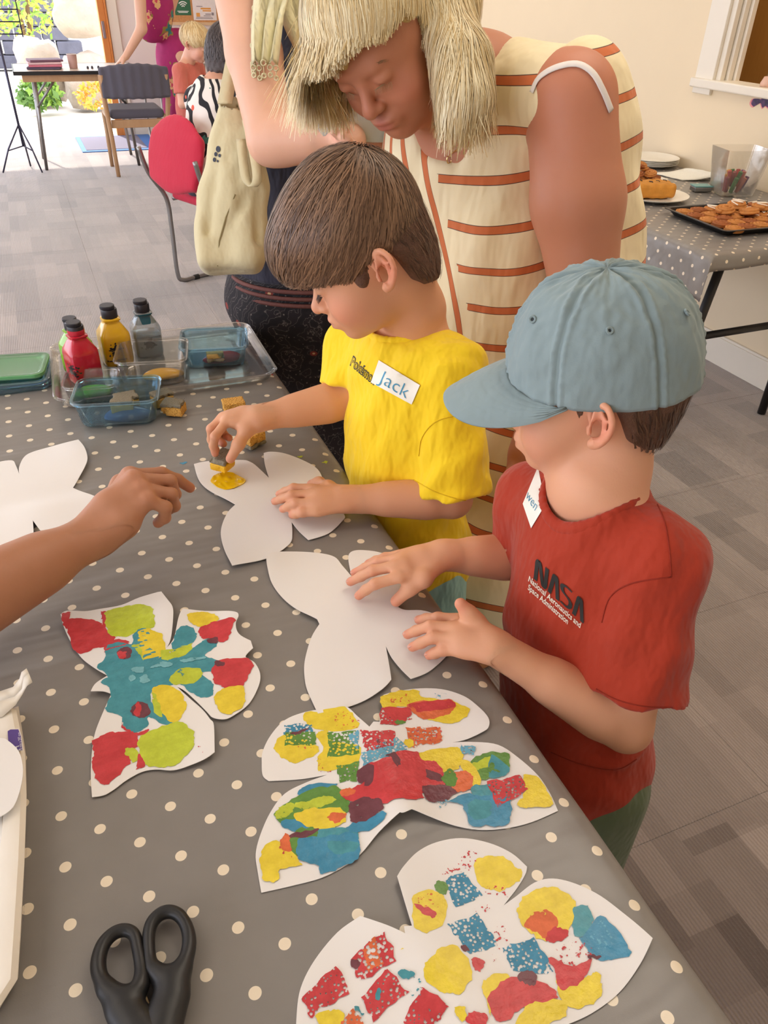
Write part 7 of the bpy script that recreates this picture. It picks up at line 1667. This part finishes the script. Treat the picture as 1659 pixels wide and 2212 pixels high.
# tote bag hanging from her arm
canvas = fabric('cream_canvas', (214, 202, 162), 0.9, 700, 0.25, 0.08)
tb_ = thing('tote_bag', 'cream canvas tote bag hanging at the side of the woman in navy', 'bag', tuple(at(500, 590, d=1.62)))
tP = [at(a, b, d=c) for a, b, c in ((508, 235, 1.50), (505, 330, 1.52), (500, 430, 1.545), (495, 510, 1.57), (494, 566, 1.585))]
t_ = []
for i in range(3): t_ += add(ecap(tP[i], tP[i + 1], (.032, .044, .058)[i], (.044, .058, .062)[i], RC[:, 2], .55), .03)
Rg = np.stack([RC[:, 0], RC[:, 2], -RC[:, 1]], 1)
t_ += add(rbox(at(499, 532, d=1.575), (.062, .034, .050), Rg, .018), .03) + add(rbox(at(540, 470, d=1.56), (.026, .026, .085), Rg, .018), .03)
t_ += chain([at(535, 300, d=1.50), at(548, 400, d=1.53)], [.018, .026], .03)
t_ += folds(tP[0] - .6, tP[0] + .6, .0040, [((58, -22, 6), 0, .5), ((44, -30, 16), 1.4, .7), ((24, 10, 22), .4, .6)])
for pth in ([(533, 272, 1.475), (512, 380, 1.495), (520, 425, 1.505)], [(476, 262, 1.48), (458, 400, 1.51), (450, 500, 1.545)], [(548, 390, 1.50), (525, 440, 1.515), (500, 480, 1.525)], [(520, 262, 1.47), (492, 340, 1.49)], [(560, 420, 1.52), (556, 520, 1.545)]):
    pp = [at(a_, b_, d=c_ - .004) for a_, b_, c_ in pth]
    for i in range(len(pp) - 1): t_ += sub(cap(pp[i], pp[i + 1], .006), .016)
t_ += sub(ecap(tP[0] + np.array((0, 0, .05)), tP[0] + np.array((0, 0, -.02)), .036, .020, RC[:, 2], .5), .006)
bag = solid('bag_body', t_, .0042, canvas, tb_, it=2)
def strip(name, spine, w, m, parent, th=.003):
    pts = catmull([at(a, b, d=c) for a, b, c in spine], 6, False); mb = MB(); mb.loft([[p + RC[:, 0] * w / 2, p - RC[:, 0] * w / 2] for p in pts], False, False); o = mb.build(name, m, parent, True); so = o.modifiers.new('thickness', 'SOLIDIFY'); so.thickness = th
strip('handle', [(486, 225, 1.48), (500, 150, 1.50), (525, 20, 1.50), (540, -60, 1.50)], .028, canvas, tb_)
strip('handle', [(533, 262, 1.475), (548, 330, 1.462), (556, 385, 1.468), (545, 400, 1.475), (530, 380, 1.475), (520, 300, 1.472)], .018, canvas, tb_)
MB().tube([np.array(bvh_of(bag).ray_cast(Vector(CAM), Vector(ray(*p)).normalized())[0]) for p in ((508, 420), (488, 470), (474, 520), (470, 575))], .0018, 5).build('seam', mat('canvas_seam', (150, 136, 96), 0.9), tb_)
for (cx_, cy_, r_) in ((471, 322, 7), (466, 333, 5), (474, 336, 4), (463, 345, 5), (470, 348, 3)):
    decal_on(bag, 'printed_motif', [(cx_ + r_ * cos(q) * .7, cy_ + r_ * sin(q)) for q in [2 * pi * i / 9 for i in range(9)]], mat('navy_ink', (52, 58, 74), 0.6), tb_, .0018, 4)

# ================================================================== bare arm reaching in from the left
Am = thing('person', 'bare adult forearm and pointing hand reaching in from the left edge', 'person', (-0.55, 0.72, 0))
c4 = lambda x, y, d: at(180 + x / 6.381, 980 + y / 6.381, d=d)
aW = c4(150, 1120, .945); aE = at(-120, 1330, d=.83)
af = [[c4(640, 300, .975), c4(1080, 270, 1.0), c4(1300, 360, 1.015), c4(1470, 470, 1.03)], [c4(700, 350, .962), c4(1200, 375, .985), c4(1265, 560, 1.005), c4(1180, 640, 1.02)], [c4(790, 480, .955), c4(1215, 560, .975), c4(1255, 720, .995), c4(1150, 790, 1.01)], [c4(880, 640, .950), c4(1130, 740, .962), c4(1120, 880, .975), c4(1030, 950, .985)]]
at_ = [c4(520, 420, 1.0), c4(800, 450, 1.03), c4(1000, 520, 1.045)]
aS = np.array((-.62, .62, 1.02)); aN = -RC[:, 2]
ops = chain([aS, aE, aW], [.048, .040, .0265], .015) + chain([aE * .8 + aW * .2, aE * .4 + aW * .6], [.042, .034], .02)
ops += hand(aW, af, at_, .0088, aN, .0265, .62) + add(cap(af[0][0], af[1][0], .0095), .006)
for f in af: ops += add(cap(f[0], f[0] * .55 + aW * .45, .0075, .004), .008)
ops += chain([aW + RC[:, 1] * .012 - RC[:, 2] * .02, c4(560, 980, .94)], [.014, .016], .015)
ops += add(elp(aS + np.array((-.06, 0, .02)), (.07, .07, .07)), .04)
solid('body', ops, .0045, skin_m, Am, paint_col((174, 120, 88), [(f[-1], .012, (196, 112, 88), .5) for f in af] + [(f[0], .010, (206, 138, 108), .5) for f in af]), [boxof([p for f in af for p in f] + [aW], .025) + (.0018,)], it=2)
nails([(af[0][-1], af[0][-1] - af[0][-2], RC[:, 0] * .3 - RC[:, 1] + np.array((0, 0, .3)))], Am, nail_m, .0068)
# ================================================================== far end of the room
tube_m = mat('grey_steel_tube', (150, 148, 146), 0.35, 0.05, 30, Metallic=0.8)
redu = fabric('red_upholstery', (196, 34, 62), 0.9, 600, 0.1)
def red_chair(name, label, A, Bq, group):
    """sled-base chair: A, Bq = rear foot corners on the floor (left, right of the sitter swapped does not matter)"""
    A = np.array([A[0], A[1], 0.0]); Bq = np.array([Bq[0], Bq[1], 0.0]); w = Bq - A; W_ = np.linalg.norm(w); w /= W_; f = np.cross(np.array((0, 0, 1.0)), w); z = np.array((0, 0, 1.0))
    t = thing(name, label, 'chair', tuple((A + Bq) / 2 + f * .2), group)
    for c in (A, Bq):
        fr_ = MB().tube(catmull([c + f * -.125 + z * .70, c + f * -.09 + z * .58, c + f * -.01 + z * .45, c + f * .0 + z * .30, c + f * .0 + z * .06, c + f * .03 + z * .015, c + f * .12 + z * .013, c + f * .40 + z * .013, c + f * .46 + z * .04, c + f * .47 + z * .2, c + f * .45 + z * .425, c + f * .30 + z * .44, c + f * .03 + z * .44], 5, False), .0115, 8).build('frame_tube', tube_m, t, True)
        MB().tube([c + f * .10 + z * .013, c + f * .13 + z * .013], .0145, 8).build('floor_glide', mat('black_rubber', (36, 36, 36), 0.7), fr_)
    C = (A + Bq) / 2
    seat = add(rbox(C + f * .25 + z * .458, (W_ * .5 + .01, .225, .024), frame(f, z), .022), 0) + sub(elp(C + f * .22 + z * .62, (.3, .3, .15)), .02)
    solid('seat', seat, .008, redu, t)
    Rb = frame(f * .3 + z * -.08, z + f * -.30)
    bk = add(elp(C + f * -.075 + z * .690, (W_ * .47, .030, .175), Rb), 0) + add(rbox(C + f * -.07 + z * .665, (W_ * .40, .016, .11), Rb, .015), .04)
    solid('backrest', bk, .008, redu, t)
    return t
red_chair('red_chair', 'red upholstered chair with steel sled base behind the tote bag', (.600, 4.27), (.786, 3.83), 'red chairs')
red_chair('red_chair', 'second red chair half hidden behind the grey wooden chair', (1.24, 8.38), (1.64, 8.46), 'red chairs')
# grey chair with beech frame, its back to the camera
gc = thing('wooden_chair', 'beech framed chair with grey padded back near the door', 'chair', (.86, 7.3, 0))
greyu = fabric('grey_upholstery', (92, 90, 102), 0.9, 600, 0.1)
for (xb, xt, s_) in ((.625, .61, -1), (1.07, 1.10, 1)):
    MB().tube([(xb + .0, 7.10, .002), (xb, 7.16, .30), (xt, 7.10, .56), (xt, 7.06, .74)], [.016, .018, .019, .015], 10).build('back_leg', beech, gc, True)
    MB().tube([(xb, 7.55, .002), (xb, 7.52, .44)], [.016, .018], 10).build('front_leg', beech, gc, True)
    MB().tube([(xb, 7.14, .43), (xb, 7.54, .43)], .015, 8).build('side_rail', beech, gc, True)
    MB().box((xt, 7.075, .665), (.021, .012, .075)).build('back_block', beech, gc, bevel=.004)
MB().box((.85, 7.16, .385), (.21, .012, .03)).build('back_rail', beech, gc, bevel=.004)
solid('seat', add(rbox((.85, 7.34, .455), (.215, .21, .035), None, .03), 0), .009, greyu, gc)
bk = []
for i in range(7):
    x = .64 + i * .0733; bow = .035 * (1 - ((x - .86) / .22) ** 2); tp = .79 + .025 * (1 - ((x - .86) / .24) ** 2)
    bk += add(rbox((x, 7.075 - bow, (tp + .575) / 2), (.045, .022, (tp - .575) / 2), None, .021), .035)
solid('backrest', bk, .009, greyu, gc)
# far folding table
ft = thing('folding_table', 'pale folding table with dark edge in front of the open door', 'table', (.35, 7.6, 0))
MB().box((.47, 7.72, .727), (.47, .33, .012)).build('table_top', mat('pale_laminate', (226, 214, 196), 0.35), ft, bevel=.003)
for (c, h) in (((.47, 7.386, .727), (.472, .004, .013)), ((.47, 8.054, .727), (.472, .004, .013)), ((-.004, 7.72, .727), (.004, .338, .013)), ((.944, 7.72, .727), (.004, .338, .013))): MB().box(c, h).build('edge_band', steel_dark, ft)
MB().box((.47, 7.42, .690), (.42, .012, .025)).build('apron', beech, ft, bevel=.002)
for yy in (7.47, 7.98):
    for (xt, xb) in ((.14, .09), (.80, .85)):
        MB().tube([(xt, yy, .70), (xb, yy + .06, .002)], .013, 8).build('leg', tube_m, ft, True)
        MB().tube([(xt - (.02 if xt < .5 else -.02), yy, .48), (xt + (.17 if xt < .5 else -.17), yy, .70)], .010, 6).build('brace', tube_m, ft, True)
fz = .740
for k, (c, lb) in enumerate((((86, 70, 92), 'lowest dark folder of the pile on the far table'), ((214, 120, 140), 'pink folder in the pile on the far table'), ((232, 196, 200), 'pale pink folder in the pile on the far table'), ((124, 84, 104), 'dark mauve folder on top of the pile'))):
    tag(MB().box((.235 + .01 * (k % 2), 7.60, fz + .009 + k * .017), (.125, .09, .0078), Matrix.Rotation(.1 * (k - 1.5), 3, 'Z')).build('paper_folder', mat('folder_%d' % k, c, 0.6), None, bevel=.003), lb, 'folder', 'folders on the far table')
cu = thing('paper_cup', 'pinkish brown paper cup on the far table', 'cup', (.455, 7.60, fz))
MB().lathe([(.030, 0), (.031, .002), (.038, .098), (.036, .098), (.029, .006)], (.455, 7.60, fz), 24).build('cup_wall', mat('cup_card', (196, 158, 148), 0.7), cu, True)
MB().tube([(.455 + .038 * cos(q), 7.60 + .038 * sin(q), fz + .099) for q in [2 * pi * i / 24 for i in range(25)]], .0022, 6).build('rim', mat('cup_rim', (240, 232, 226), 0.6), cu, True)
for k, (x, y) in enumerate(((.56, 7.55), (.595, 7.56), (.645, 7.57))):
    tag(MB().lathe([(.008, 0), (.009, .002), (.008, .014), (.004, .019)], (x, y, fz), 12).build('game_counter', mat('dark_counter', (60, 54, 62), 0.5), None, True), ['left small dark counter on the far table', 'middle small dark counter on the far table', 'right small dark counter on the far table'][k], 'counter')
# door mat
dm = thing('door_mat', 'grey door mat with blue border inside the door', 'mat', (.82, 8.65, 0))
MB().box((.80, 8.67, .004), (.36, .42, .004)).build('border', mat('blue_rubber', (70, 120, 190), 0.7), dm, bevel=.002)
MB().box((.76, 8.67, .0095), (.28, .36, .002)).build('pile', mat('grey_mat_pile', (120, 116, 132), 0.95, 0.2, 200, 0.6, 400), dm)
# folding metal stand at the left edge
ms = thing('music_stand', 'thin folding metal music stand at the left edge of the picture', 'stand', (-.06, 7.5, 0))
thin = mat('dark_thin_steel', (74, 74, 96), 0.4, Metallic=0.5)
MB().tube([(-.05, 7.5, .20), (-.055, 7.5, .62), (-.06, 7.5, .98)], .010, 8).build('pole', thin, ms, True)
for (dx, dy) in ((-.20, -.02), (.10, -.10), (.02, .20)):
    MB().tube([(-.05, 7.5, .36), (-.05 + dx * .6, 7.5 + dy * .6, .18), (-.05 + dx, 7.5 + dy, .008)], .007, 6).build('leg', thin, ms, True)
    MB().tube([(-.05, 7.5, .20), (-.05 + dx * .62, 7.5 + dy * .62, .17)], .005, 6).build('strut', thin, ms, True)
dk = MB()
for k in range(4): dk.tube([(-.26, 7.52, .98 + k * .08), (.12, 7.52, .98 + k * .08)], .005, 6)
for x in (-.26, -.07, .12): dk.tube([(x, 7.52, .96), (x, 7.54, 1.24)], .005, 6)
dk.build('desk', thin, ms, True)
# notice board with posters
nb = thing('notice_board', 'cork notice board on the back wall behind the child', 'notice board', (1.9, BY, 1.3))
MB().box((1.95, BY - .010, 1.45), (.42, .010, .46)).build('cork', mat('cork', (206, 150, 96), 0.9, 0.25, 60), nb)
for (c, h) in (((1.95, BY - .012, .985), (.44, .014, .012)), ((1.95, BY - .012, 1.915), (.44, .014, .012)), ((1.522, BY - .012, 1.45), (.012, .014, .47)), ((2.378, BY - .012, 1.45), (.012, .014, .47))): MB().box(c, h).build('frame_strip', mat('pale_wood_strip', (222, 190, 150), 0.6), nb)
yb_ = BY - .0215
p1 = thing('poster', 'green wifi poster with white wireless symbol on the notice board', 'poster', (1.66, yb_, 1.2))
MB().box((1.655, yb_, 1.22), (.078, .0008, .165)).build('sheet', mat('green_print', (52, 108, 76), 0.6), p1)
wpm = mat('poster_white', (238, 240, 236), 0.6)
for r_ in (.020, .037, .054):
    MB().tube([(1.66 + r_ * cos(q), yb_ - .002, 1.112 + r_ * sin(q)) for q in np.linspace(pi * .25, pi * .75, 9)], .0052, 6).build('wifi_arc', wpm, p1)
MB().lathe([(.007, -.002), (.007, .002)], (0, 0, 0), 14).build('wifi_dot', wpm, p1).matrix_basis = mw(p1).inverted() @ Matrix.Translation((1.66, yb_ - .002, 1.114)) @ Matrix.Rotation(pi / 2, 4, 'X')
for zz, w_ in ((1.088, .055), (1.078, .045)): MB().box((1.655, yb_ - .0012, zz), (w_, .0006, .0028)).build('text_line', wpm, p1)
p2 = thing('poster', 'white leaflet with orange headline and bowl drawing on the notice board', 'poster', (1.86, yb_, 1.15))
MB().box((1.868, yb_, 1.185), (.115, .0008, .170)).build('sheet', mat('leaflet_white', (240, 232, 230), 0.6), p2)
org = mat('orange_print', (236, 168, 84), 0.6); gry = mat('grey_print', (150, 140, 144), 0.6)
for (x, z, w_, h_, m_) in ((1.88, 1.112, .050, .007, org), (1.89, 1.094, .042, .006, org), (1.80, 1.060, .018, .016, org), (1.90, 1.066, .028, .004, gry), (1.89, 1.052, .036, .003, gry), (1.86, 1.030, .085, .003, gry), (1.86, 1.040, .08, .002, gry), (1.82, 1.13, .03, .003, gry), (1.945, 1.068, .012, .012, gry)): MB().box((x, yb_ - .0012, z), (w_, .0006, h_)).build('print_block', m_, p2)
MB().lathe([(.040, -.001), (.040, .001)], (0, 0, 0), 20).build('bowl_drawing', mat('amber_print', (240, 190, 110), 0.6), p2).matrix_basis = mw(p2).inverted() @ Matrix.Translation((1.925, yb_ - .0015, 1.155)) @ Matrix.Rotation(pi / 2, 4, 'X') @ Matrix.Diagonal((1, .6, 1, 1))

# ------------------------------------------------------------------ background people
def bg_hair(H, parent, c1, c2, seed, low_=-.02, curly=0.0, n=2600):
    vol = add(H.E((0, -.014, .050), (.082, .100, .086)), .03) + add(H.E((0, .030, .060), (.070, .064, .050)), .03)
    if low_ < -.03: vol += add(H.E((0, -.045, -.01), (.080, .062, .095)), .04)
    st = [(0, .045), (.8, .03), (1.1, .0), (1.45, .01), (1.8, .02), (2.1, low_), (3.15, low_ - .02)]
    solid('hair', vol + sub(below(H, st), .004) + ([('disp', Pr(lambda x, y, z: curly * np.sin(150 * x) * np.sin(140 * y + 1) * np.sin(130 * z), (-9,) * 3, (9,) * 3), 0)] if curly else []), .005, hair_base('hair_base_%d' % seed, tuple((a + b) // 2 for a, b in zip(c1, c2))), parent)
    S_ = scalp_points(H, vol, n, seed, -.3); wh_ = H.L((0, -.05, .12))
    strands('hair_strand', vol, H, S_, lambda P, k: (P - wh_) / .1 - .4 * np.array((0, 0, 1.0)), 8, .009, stopper(st, .008), .0018, (c1, c2), hair_m, parent, (-.001, .007), seed, .6 if curly else .3, .2)
# blond child in coral
K = thing('person', 'small blond child in a coral T-shirt looking down', 'person', (1.16, 6.3, 0))
HK = Head((.80, -.60), 20, (0, 0, .02), 422, 92, 5.30, 1.02)
kN = HK.L((0, -.03, -.105)); kz = np.array((0, 0, 1.0)); kf = np.array((.70, -.70, 0)); kf /= np.linalg.norm(kf); kr = np.cross(kf, kz)
kP = kN - kz * .40 - kf * .03; kC = kN - kz * .14 - kf * .01
ops = HK.face() + HK.ear(1)[0] + HK.ear(-1)[0] + chain([HK.L((0, -.02, -.03)), kN], [.042, .044], .02)
ops += add(elp(kC, (.09, .065, .13), frame(kf, kz)), .03) + add(elp(kP + kz * .1, (.09, .07, .15), frame(kf, kz)), .03)
kS = {s_: kN + kr * .115 * s_ - kz * .055 for s_ in (-1, 1)}; kE = {s_: kS[s_] + kr * .03 * s_ - kz * .20 + kf * .02 for s_ in (-1, 1)}; kW = {s_: kE[s_] + kf * .14 + kz * .06 - kr * .06 * s_ for s_ in (-1, 1)}
for s_ in (-1, 1):
    ops += chain([kN, kS[s_], kE[s_], kW[s_]], [.035, .036, .030, .021], .012)
    ops += hand(kW[s_], [[kW[s_] + kf * .045 + kz * (.02 - .014 * i) , kW[s_] + kf * .07 + kz * (.02 - .014 * i) - kr * .012 * s_, kW[s_] + kf * .085 + kz * (.018 - .013 * i) - kr * .03 * s_] for i in range(4)], [kW[s_] + kz * .025 + kf * .02, kW[s_] + kz * .045 + kf * .04, kW[s_] + kz * .05 + kf * .06], .0075, kr, .02)
fk = [tuple((kP + kr * .06 * s_ - kf * .02)[:2]) + (0,) for s_ in (-1, 1)]
ops += legs_ops(kP, kr * .05, fk, kf)
solid('body', ops, .0065, skin_m, K, paint_col((232, 182, 158), HK.spots()), [(HK.c - .14, HK.c + .14, .004)])
HK.lashes(K, (150, 116, 80)); bg_hair(HK, K, (206, 168, 110), (246, 226, 178), 31, n=3000)
coral = fabric('coral_cotton', (206, 112, 98), 0.9)
t_ = []
for s_ in (-1, 1):
    a_ = (kE[s_] - kS[s_]) / np.linalg.norm(kE[s_] - kS[s_]); e_ = kS[s_] + a_ * .14; t_ += add(cap(kS[s_], e_ + a_ * .03, .046, .054), .015) + sub(half(e_, a_, e_ - .08, e_ + .08), .003)
t_ += add(elp(kC, (.108, .085, .15), frame(kf, kz)), .015) + add(elp(kP + kz * .1, (.108, .09, .16), frame(kf, kz)), .04) + chain([kS[-1], kN - kz * .03, kS[1]], [.044, .042, .044], .02) + sub(cap(kN, kN + (HK.c - kN) * .8, .052, .07), .005) + sub(half(kP + kz * .02, -kz, kP - .3, kP + .05), .003)
solid('t_shirt', t_, .006, coral, K)
sop = add(elp(kP, (.1, .09, .08), frame(kf, kz)), 0)
for s_, f_ in zip((-1, 1), fk): sop += add(cap(kP + kr * .05 * s_, kP * .5 + np.array(f_) * .5, .07, .07), .02)
solid('shorts', sop, .008, fabric('navy_shorts', (52, 58, 84), 0.9), K)
for f_ in fk: shoe(K, f_, kf, MATS['navy_trainer'])
# seated woman in the patterned blouse, seen from behind
Q = thing('person', 'seated dark haired woman in a black and white patterned blouse', 'person', (.98, 4.2, 0))
HQ = Head((.85, .45), 22, (0, -.02, .02), 492, 112, 3.62, 1.10)
qz = np.array((0, 0, 1.0)); qf = np.array((.90, .42, 0)); qf /= np.linalg.norm(qf); qr = np.cross(qf, qz)
qN = HQ.L((0, -.035, -.115)); qP = np.array((qN[0] - .07, qN[1] - .05, .53)); qC = qN * .62 + qP * .38
ops = HQ.face(1.05, 1.0) + chain([HQ.L((0, -.02, -.03)), qN], [.052, .058], .03) + add(elp(qC, (.155, .11, .2), frame(qf, qz)), .05) + add(elp(qP + qz * .1, (.16, .13, .2), frame(qf, qz)), .05)
qS = {s_: qN + qr * .17 * s_ - qz * .075 for s_ in (-1, 1)}; qE = {s_: qS[s_] + qr * .05 * s_ - qz * .25 + qf * .08 for s_ in (-1, 1)}; qW = {s_: qE[s_] + qf * .20 - qr * .10 * s_ - qz * .04 for s_ in (-1, 1)}
for s_ in (-1, 1):
    ops += chain([qN, qS[s_], qE[s_], qW[s_]], [.055, .055, .044, .03], .02)
    ops += hand(qW[s_], [[qW[s_] + qf * .08 + qr * (.03 - .02 * i), qW[s_] + qf * .12 + qr * (.03 - .02 * i) - qz * .01, qW[s_] + qf * .15 + qr * (.03 - .02 * i) - qz * .03] for i in range(4)], [qW[s_] + qf * .03 - qr * .04 * s_, qW[s_] + qf * .07 - qr * .06 * s_, qW[s_] + qf * .10 - qr * .06 * s_], .009, qz, .026)
    kn = qP + qf * .42 + qr * .1 * s_; ops += chain([qP + qr * .09 * s_, kn, kn * (1, 1, 0) + qz * .07], [.085, .06, .04], .03)
solid('body', ops, .009, skin_m, Q, paint_col((224, 168, 140), HQ.spots(adult=1.0)), [(HQ.c - .15, HQ.c + .15, .005)])
bg_hair(HQ, Q, (52, 44, 44), (104, 94, 92), 41, -.07, .006, 3400)
def print_blouse():
    t = NT('bold_print_cotton'); g = t.obj(); w1 = t.n('TexWave', {'Vector': g, 'Scale': 6.5, 'Distortion': 14.0, 'Detail': 1.2, 'Detail Scale': 1.1}).outputs[1]
    c = t.ramp(w1, [(0.0, lin((30, 28, 32))), (0.36, lin((34, 30, 34))), (0.40, lin((236, 228, 218))), (1.0, lin((240, 232, 222)))]); t_n = t.noise(11.0, 2.0, g)
    c = t.mix(t.math('GREATER_THAN', t_n, 0.64), c, lin((62, 122, 112))); vo = t.n('TexVoronoi', {'Vector': g, 'Scale': 11.0}).outputs[0]; c = t.mix(t.math('LESS_THAN', vo, 0.14), c, lin((226, 98, 74)))
    return t.done(t.pbr(c, 0.85))
t_ = []
for s_ in (-1, 1):
    a_ = (qE[s_] - qS[s_]) / np.linalg.norm(qE[s_] - qS[s_]); e_ = qS[s_] + a_ * .15; t_ += add(cap(qS[s_], e_ + a_ * .03, .066, .074), .02) + sub(half(e_, a_, e_ - .1, e_ + .1), .003)
t_ += add(elp(qC, (.175, .13, .22), frame(qf, qz)), .03) + add(elp(qP + qz * .1, (.18, .15, .22), frame(qf, qz)), .05) + chain([qS[-1], qN - qz * .03, qS[1]], [.062, .06, .062], .03) + sub(cap(qN, qN + qz * .2, .066, .09), .006) + sub(half(qP - qz * .02, -qz, qP - .3, qP + .0), .003) + folds(qC - .5, qC + .5, .005, [((20, 24, 20), 0, 1.2), ((-26, 20, 30), 1, 1.4)])
solid('blouse', t_, .009, print_blouse(), Q)
tq = []
for s_ in (-1, 1): kn = qP + qf * .42 + qr * .1 * s_; tq += chain([qP + qr * .09 * s_ - qz * .0, kn, kn * (1, 1, 0) + qz * .12], [.1, .075, .065], .03)
solid('trousers', tq, .01, fabric('dark_linen', (58, 56, 66), 0.9), Q)
for s_ in (-1, 1): kn = qP + qf * .42 + qr * .1 * s_; shoe(Q, (kn[0], kn[1], 0), qf, MATS['black_shoe'], .12)
# woman in the magenta floral dress bending at the far table
Fm = thing('person', 'woman in a magenta floral dress bending over the far table', 'person', (1.28, 7.75, 0))
fN = np.array((1.00, 7.62, 1.34)); fS = {-1: at(300, -40, y=7.50), 1: at(392, -60, y=7.85)}; fE = at(306, 62, y=7.45); fW = at(272, 122, y=7.45)
HF = Head((-.8, -.2), 40, (0, 0, 0), 0, 0, 1.0, 1.08); HF.c = fN + np.array((-.12, -.03, .10))
fP = np.array((1.33, 7.78, .80)); fC = np.array((1.16, 7.68, 1.12))
ops = HF.face(1.0, .6) + chain([HF.L((0, -.02, -.03)), fN], [.05, .055], .03) + add(elp(fC, (.13, .10, .18), rotm(0, 20, 0)), .05) + add(elp(fP, (.15, .13, .18)), .05) + chain([fN, fS[-1]], [.05, .048], .03) + chain([fN, fS[1]], [.05, .048], .03)
ops += chain([fS[-1], fE, fW], [.050, .042, .028], .015) + chain([fS[1], fS[1] + np.array((-.15, -.05, -.28)), fS[1] + np.array((-.38, -.1, -.42))], [.05, .042, .028], .02)
ops += hand(fW, [[fW + np.array((-.05, -.02 + .016 * i, -.03)), fW + np.array((-.09, -.02 + .016 * i, -.06)), fW + np.array((-.10, -.02 + .015 * i, -.085))] for i in range(4)], [fW + np.array((-.02, -.03, -.02)), fW + np.array((-.04, -.045, -.05)), fW + np.array((-.06, -.045, -.07))], .009, (0, 0, 1), .026)
fF = ((1.30, 7.68, 0), (1.36, 7.90, 0)); ops += legs_ops(fP, np.array((.0, .09, 0)), fF, (-1, 0, 0), (.085, .06, .058, .038))
solid('body', ops, .009, skin_m, Fm, paint_col((232, 184, 156)))
solid('hair', add(HF.E((0, -.02, .05), (.085, .1, .085)), .02) + sub(HF.E((0, .12, -.02), (.07, .09, .085)), .01), .009, hair_base('hair_base_brown2', (110, 78, 54)), Fm)
def floral():
    t = NT('magenta_floral'); g = t.obj(); vo = t.n('TexVoronoi', {'Vector': t.n('Mapping', {0: g, 3: (1, 1, .7)}).outputs[0], 'Scale': 10.0}); n = t.noise(16.0, 2.0, g); n2 = t.noise(9.0, 2.0, t.n('Mapping', {0: g, 1: (3, 1, 2)}).outputs[0])
    c = t.mix(n, lin((150, 30, 92)), lin((186, 44, 116))); c = t.mix(t.math('GREATER_THAN', n2, 0.60), c, lin((150, 128, 62))); c = t.mix(t.math('GREATER_THAN', n2, 0.66), c, lin((48, 128, 136)))
    d = t.math('ADD', vo.outputs[0], t.math('MULTIPLY', t.math('SUBTRACT', t.noise(40.0, 2.0, g), 0.5), 0.5)); c = t.mix(t.math('LESS_THAN', d, 0.27), c, lin((226, 180, 128))); c = t.mix(t.math('LESS_THAN', d, 0.12), c, lin((206, 70, 96)))
    return t.done(t.pbr(c, 0.8))
t_ = add(elp(fC, (.15, .12, .22), rotm(0, 20, 0)), .05) + add(elp(fP, (.175, .155, .22)), .06) + add(cap(fP - qz * .1, np.array((1.34, 7.80, .16)), .16, .19), .06) + chain([fN, fS[-1] + (fN - fS[-1]) * .3], [.06, .052], .03) + chain([fN, fS[1]], [.06, .052], .03) + sub(cap(fN + qz * .04, fN + qz * .25, .06, .08), .01) + folds(fC - 1.2, fC + 1, .008, [((18, 22, 2), 0, 1.2), ((-22, 26, 3), 1, 1.3)]) + sub(half((0, 0, .12), (0, 0, -1), (0, 6, -.2), (3, 9, .13)), .003)
solid('dress', t_, .010, floral(), Fm)
for f_ in fF: shoe(Fm, f_, (-1, 0, 0), MATS['tan_sandal'], .12)
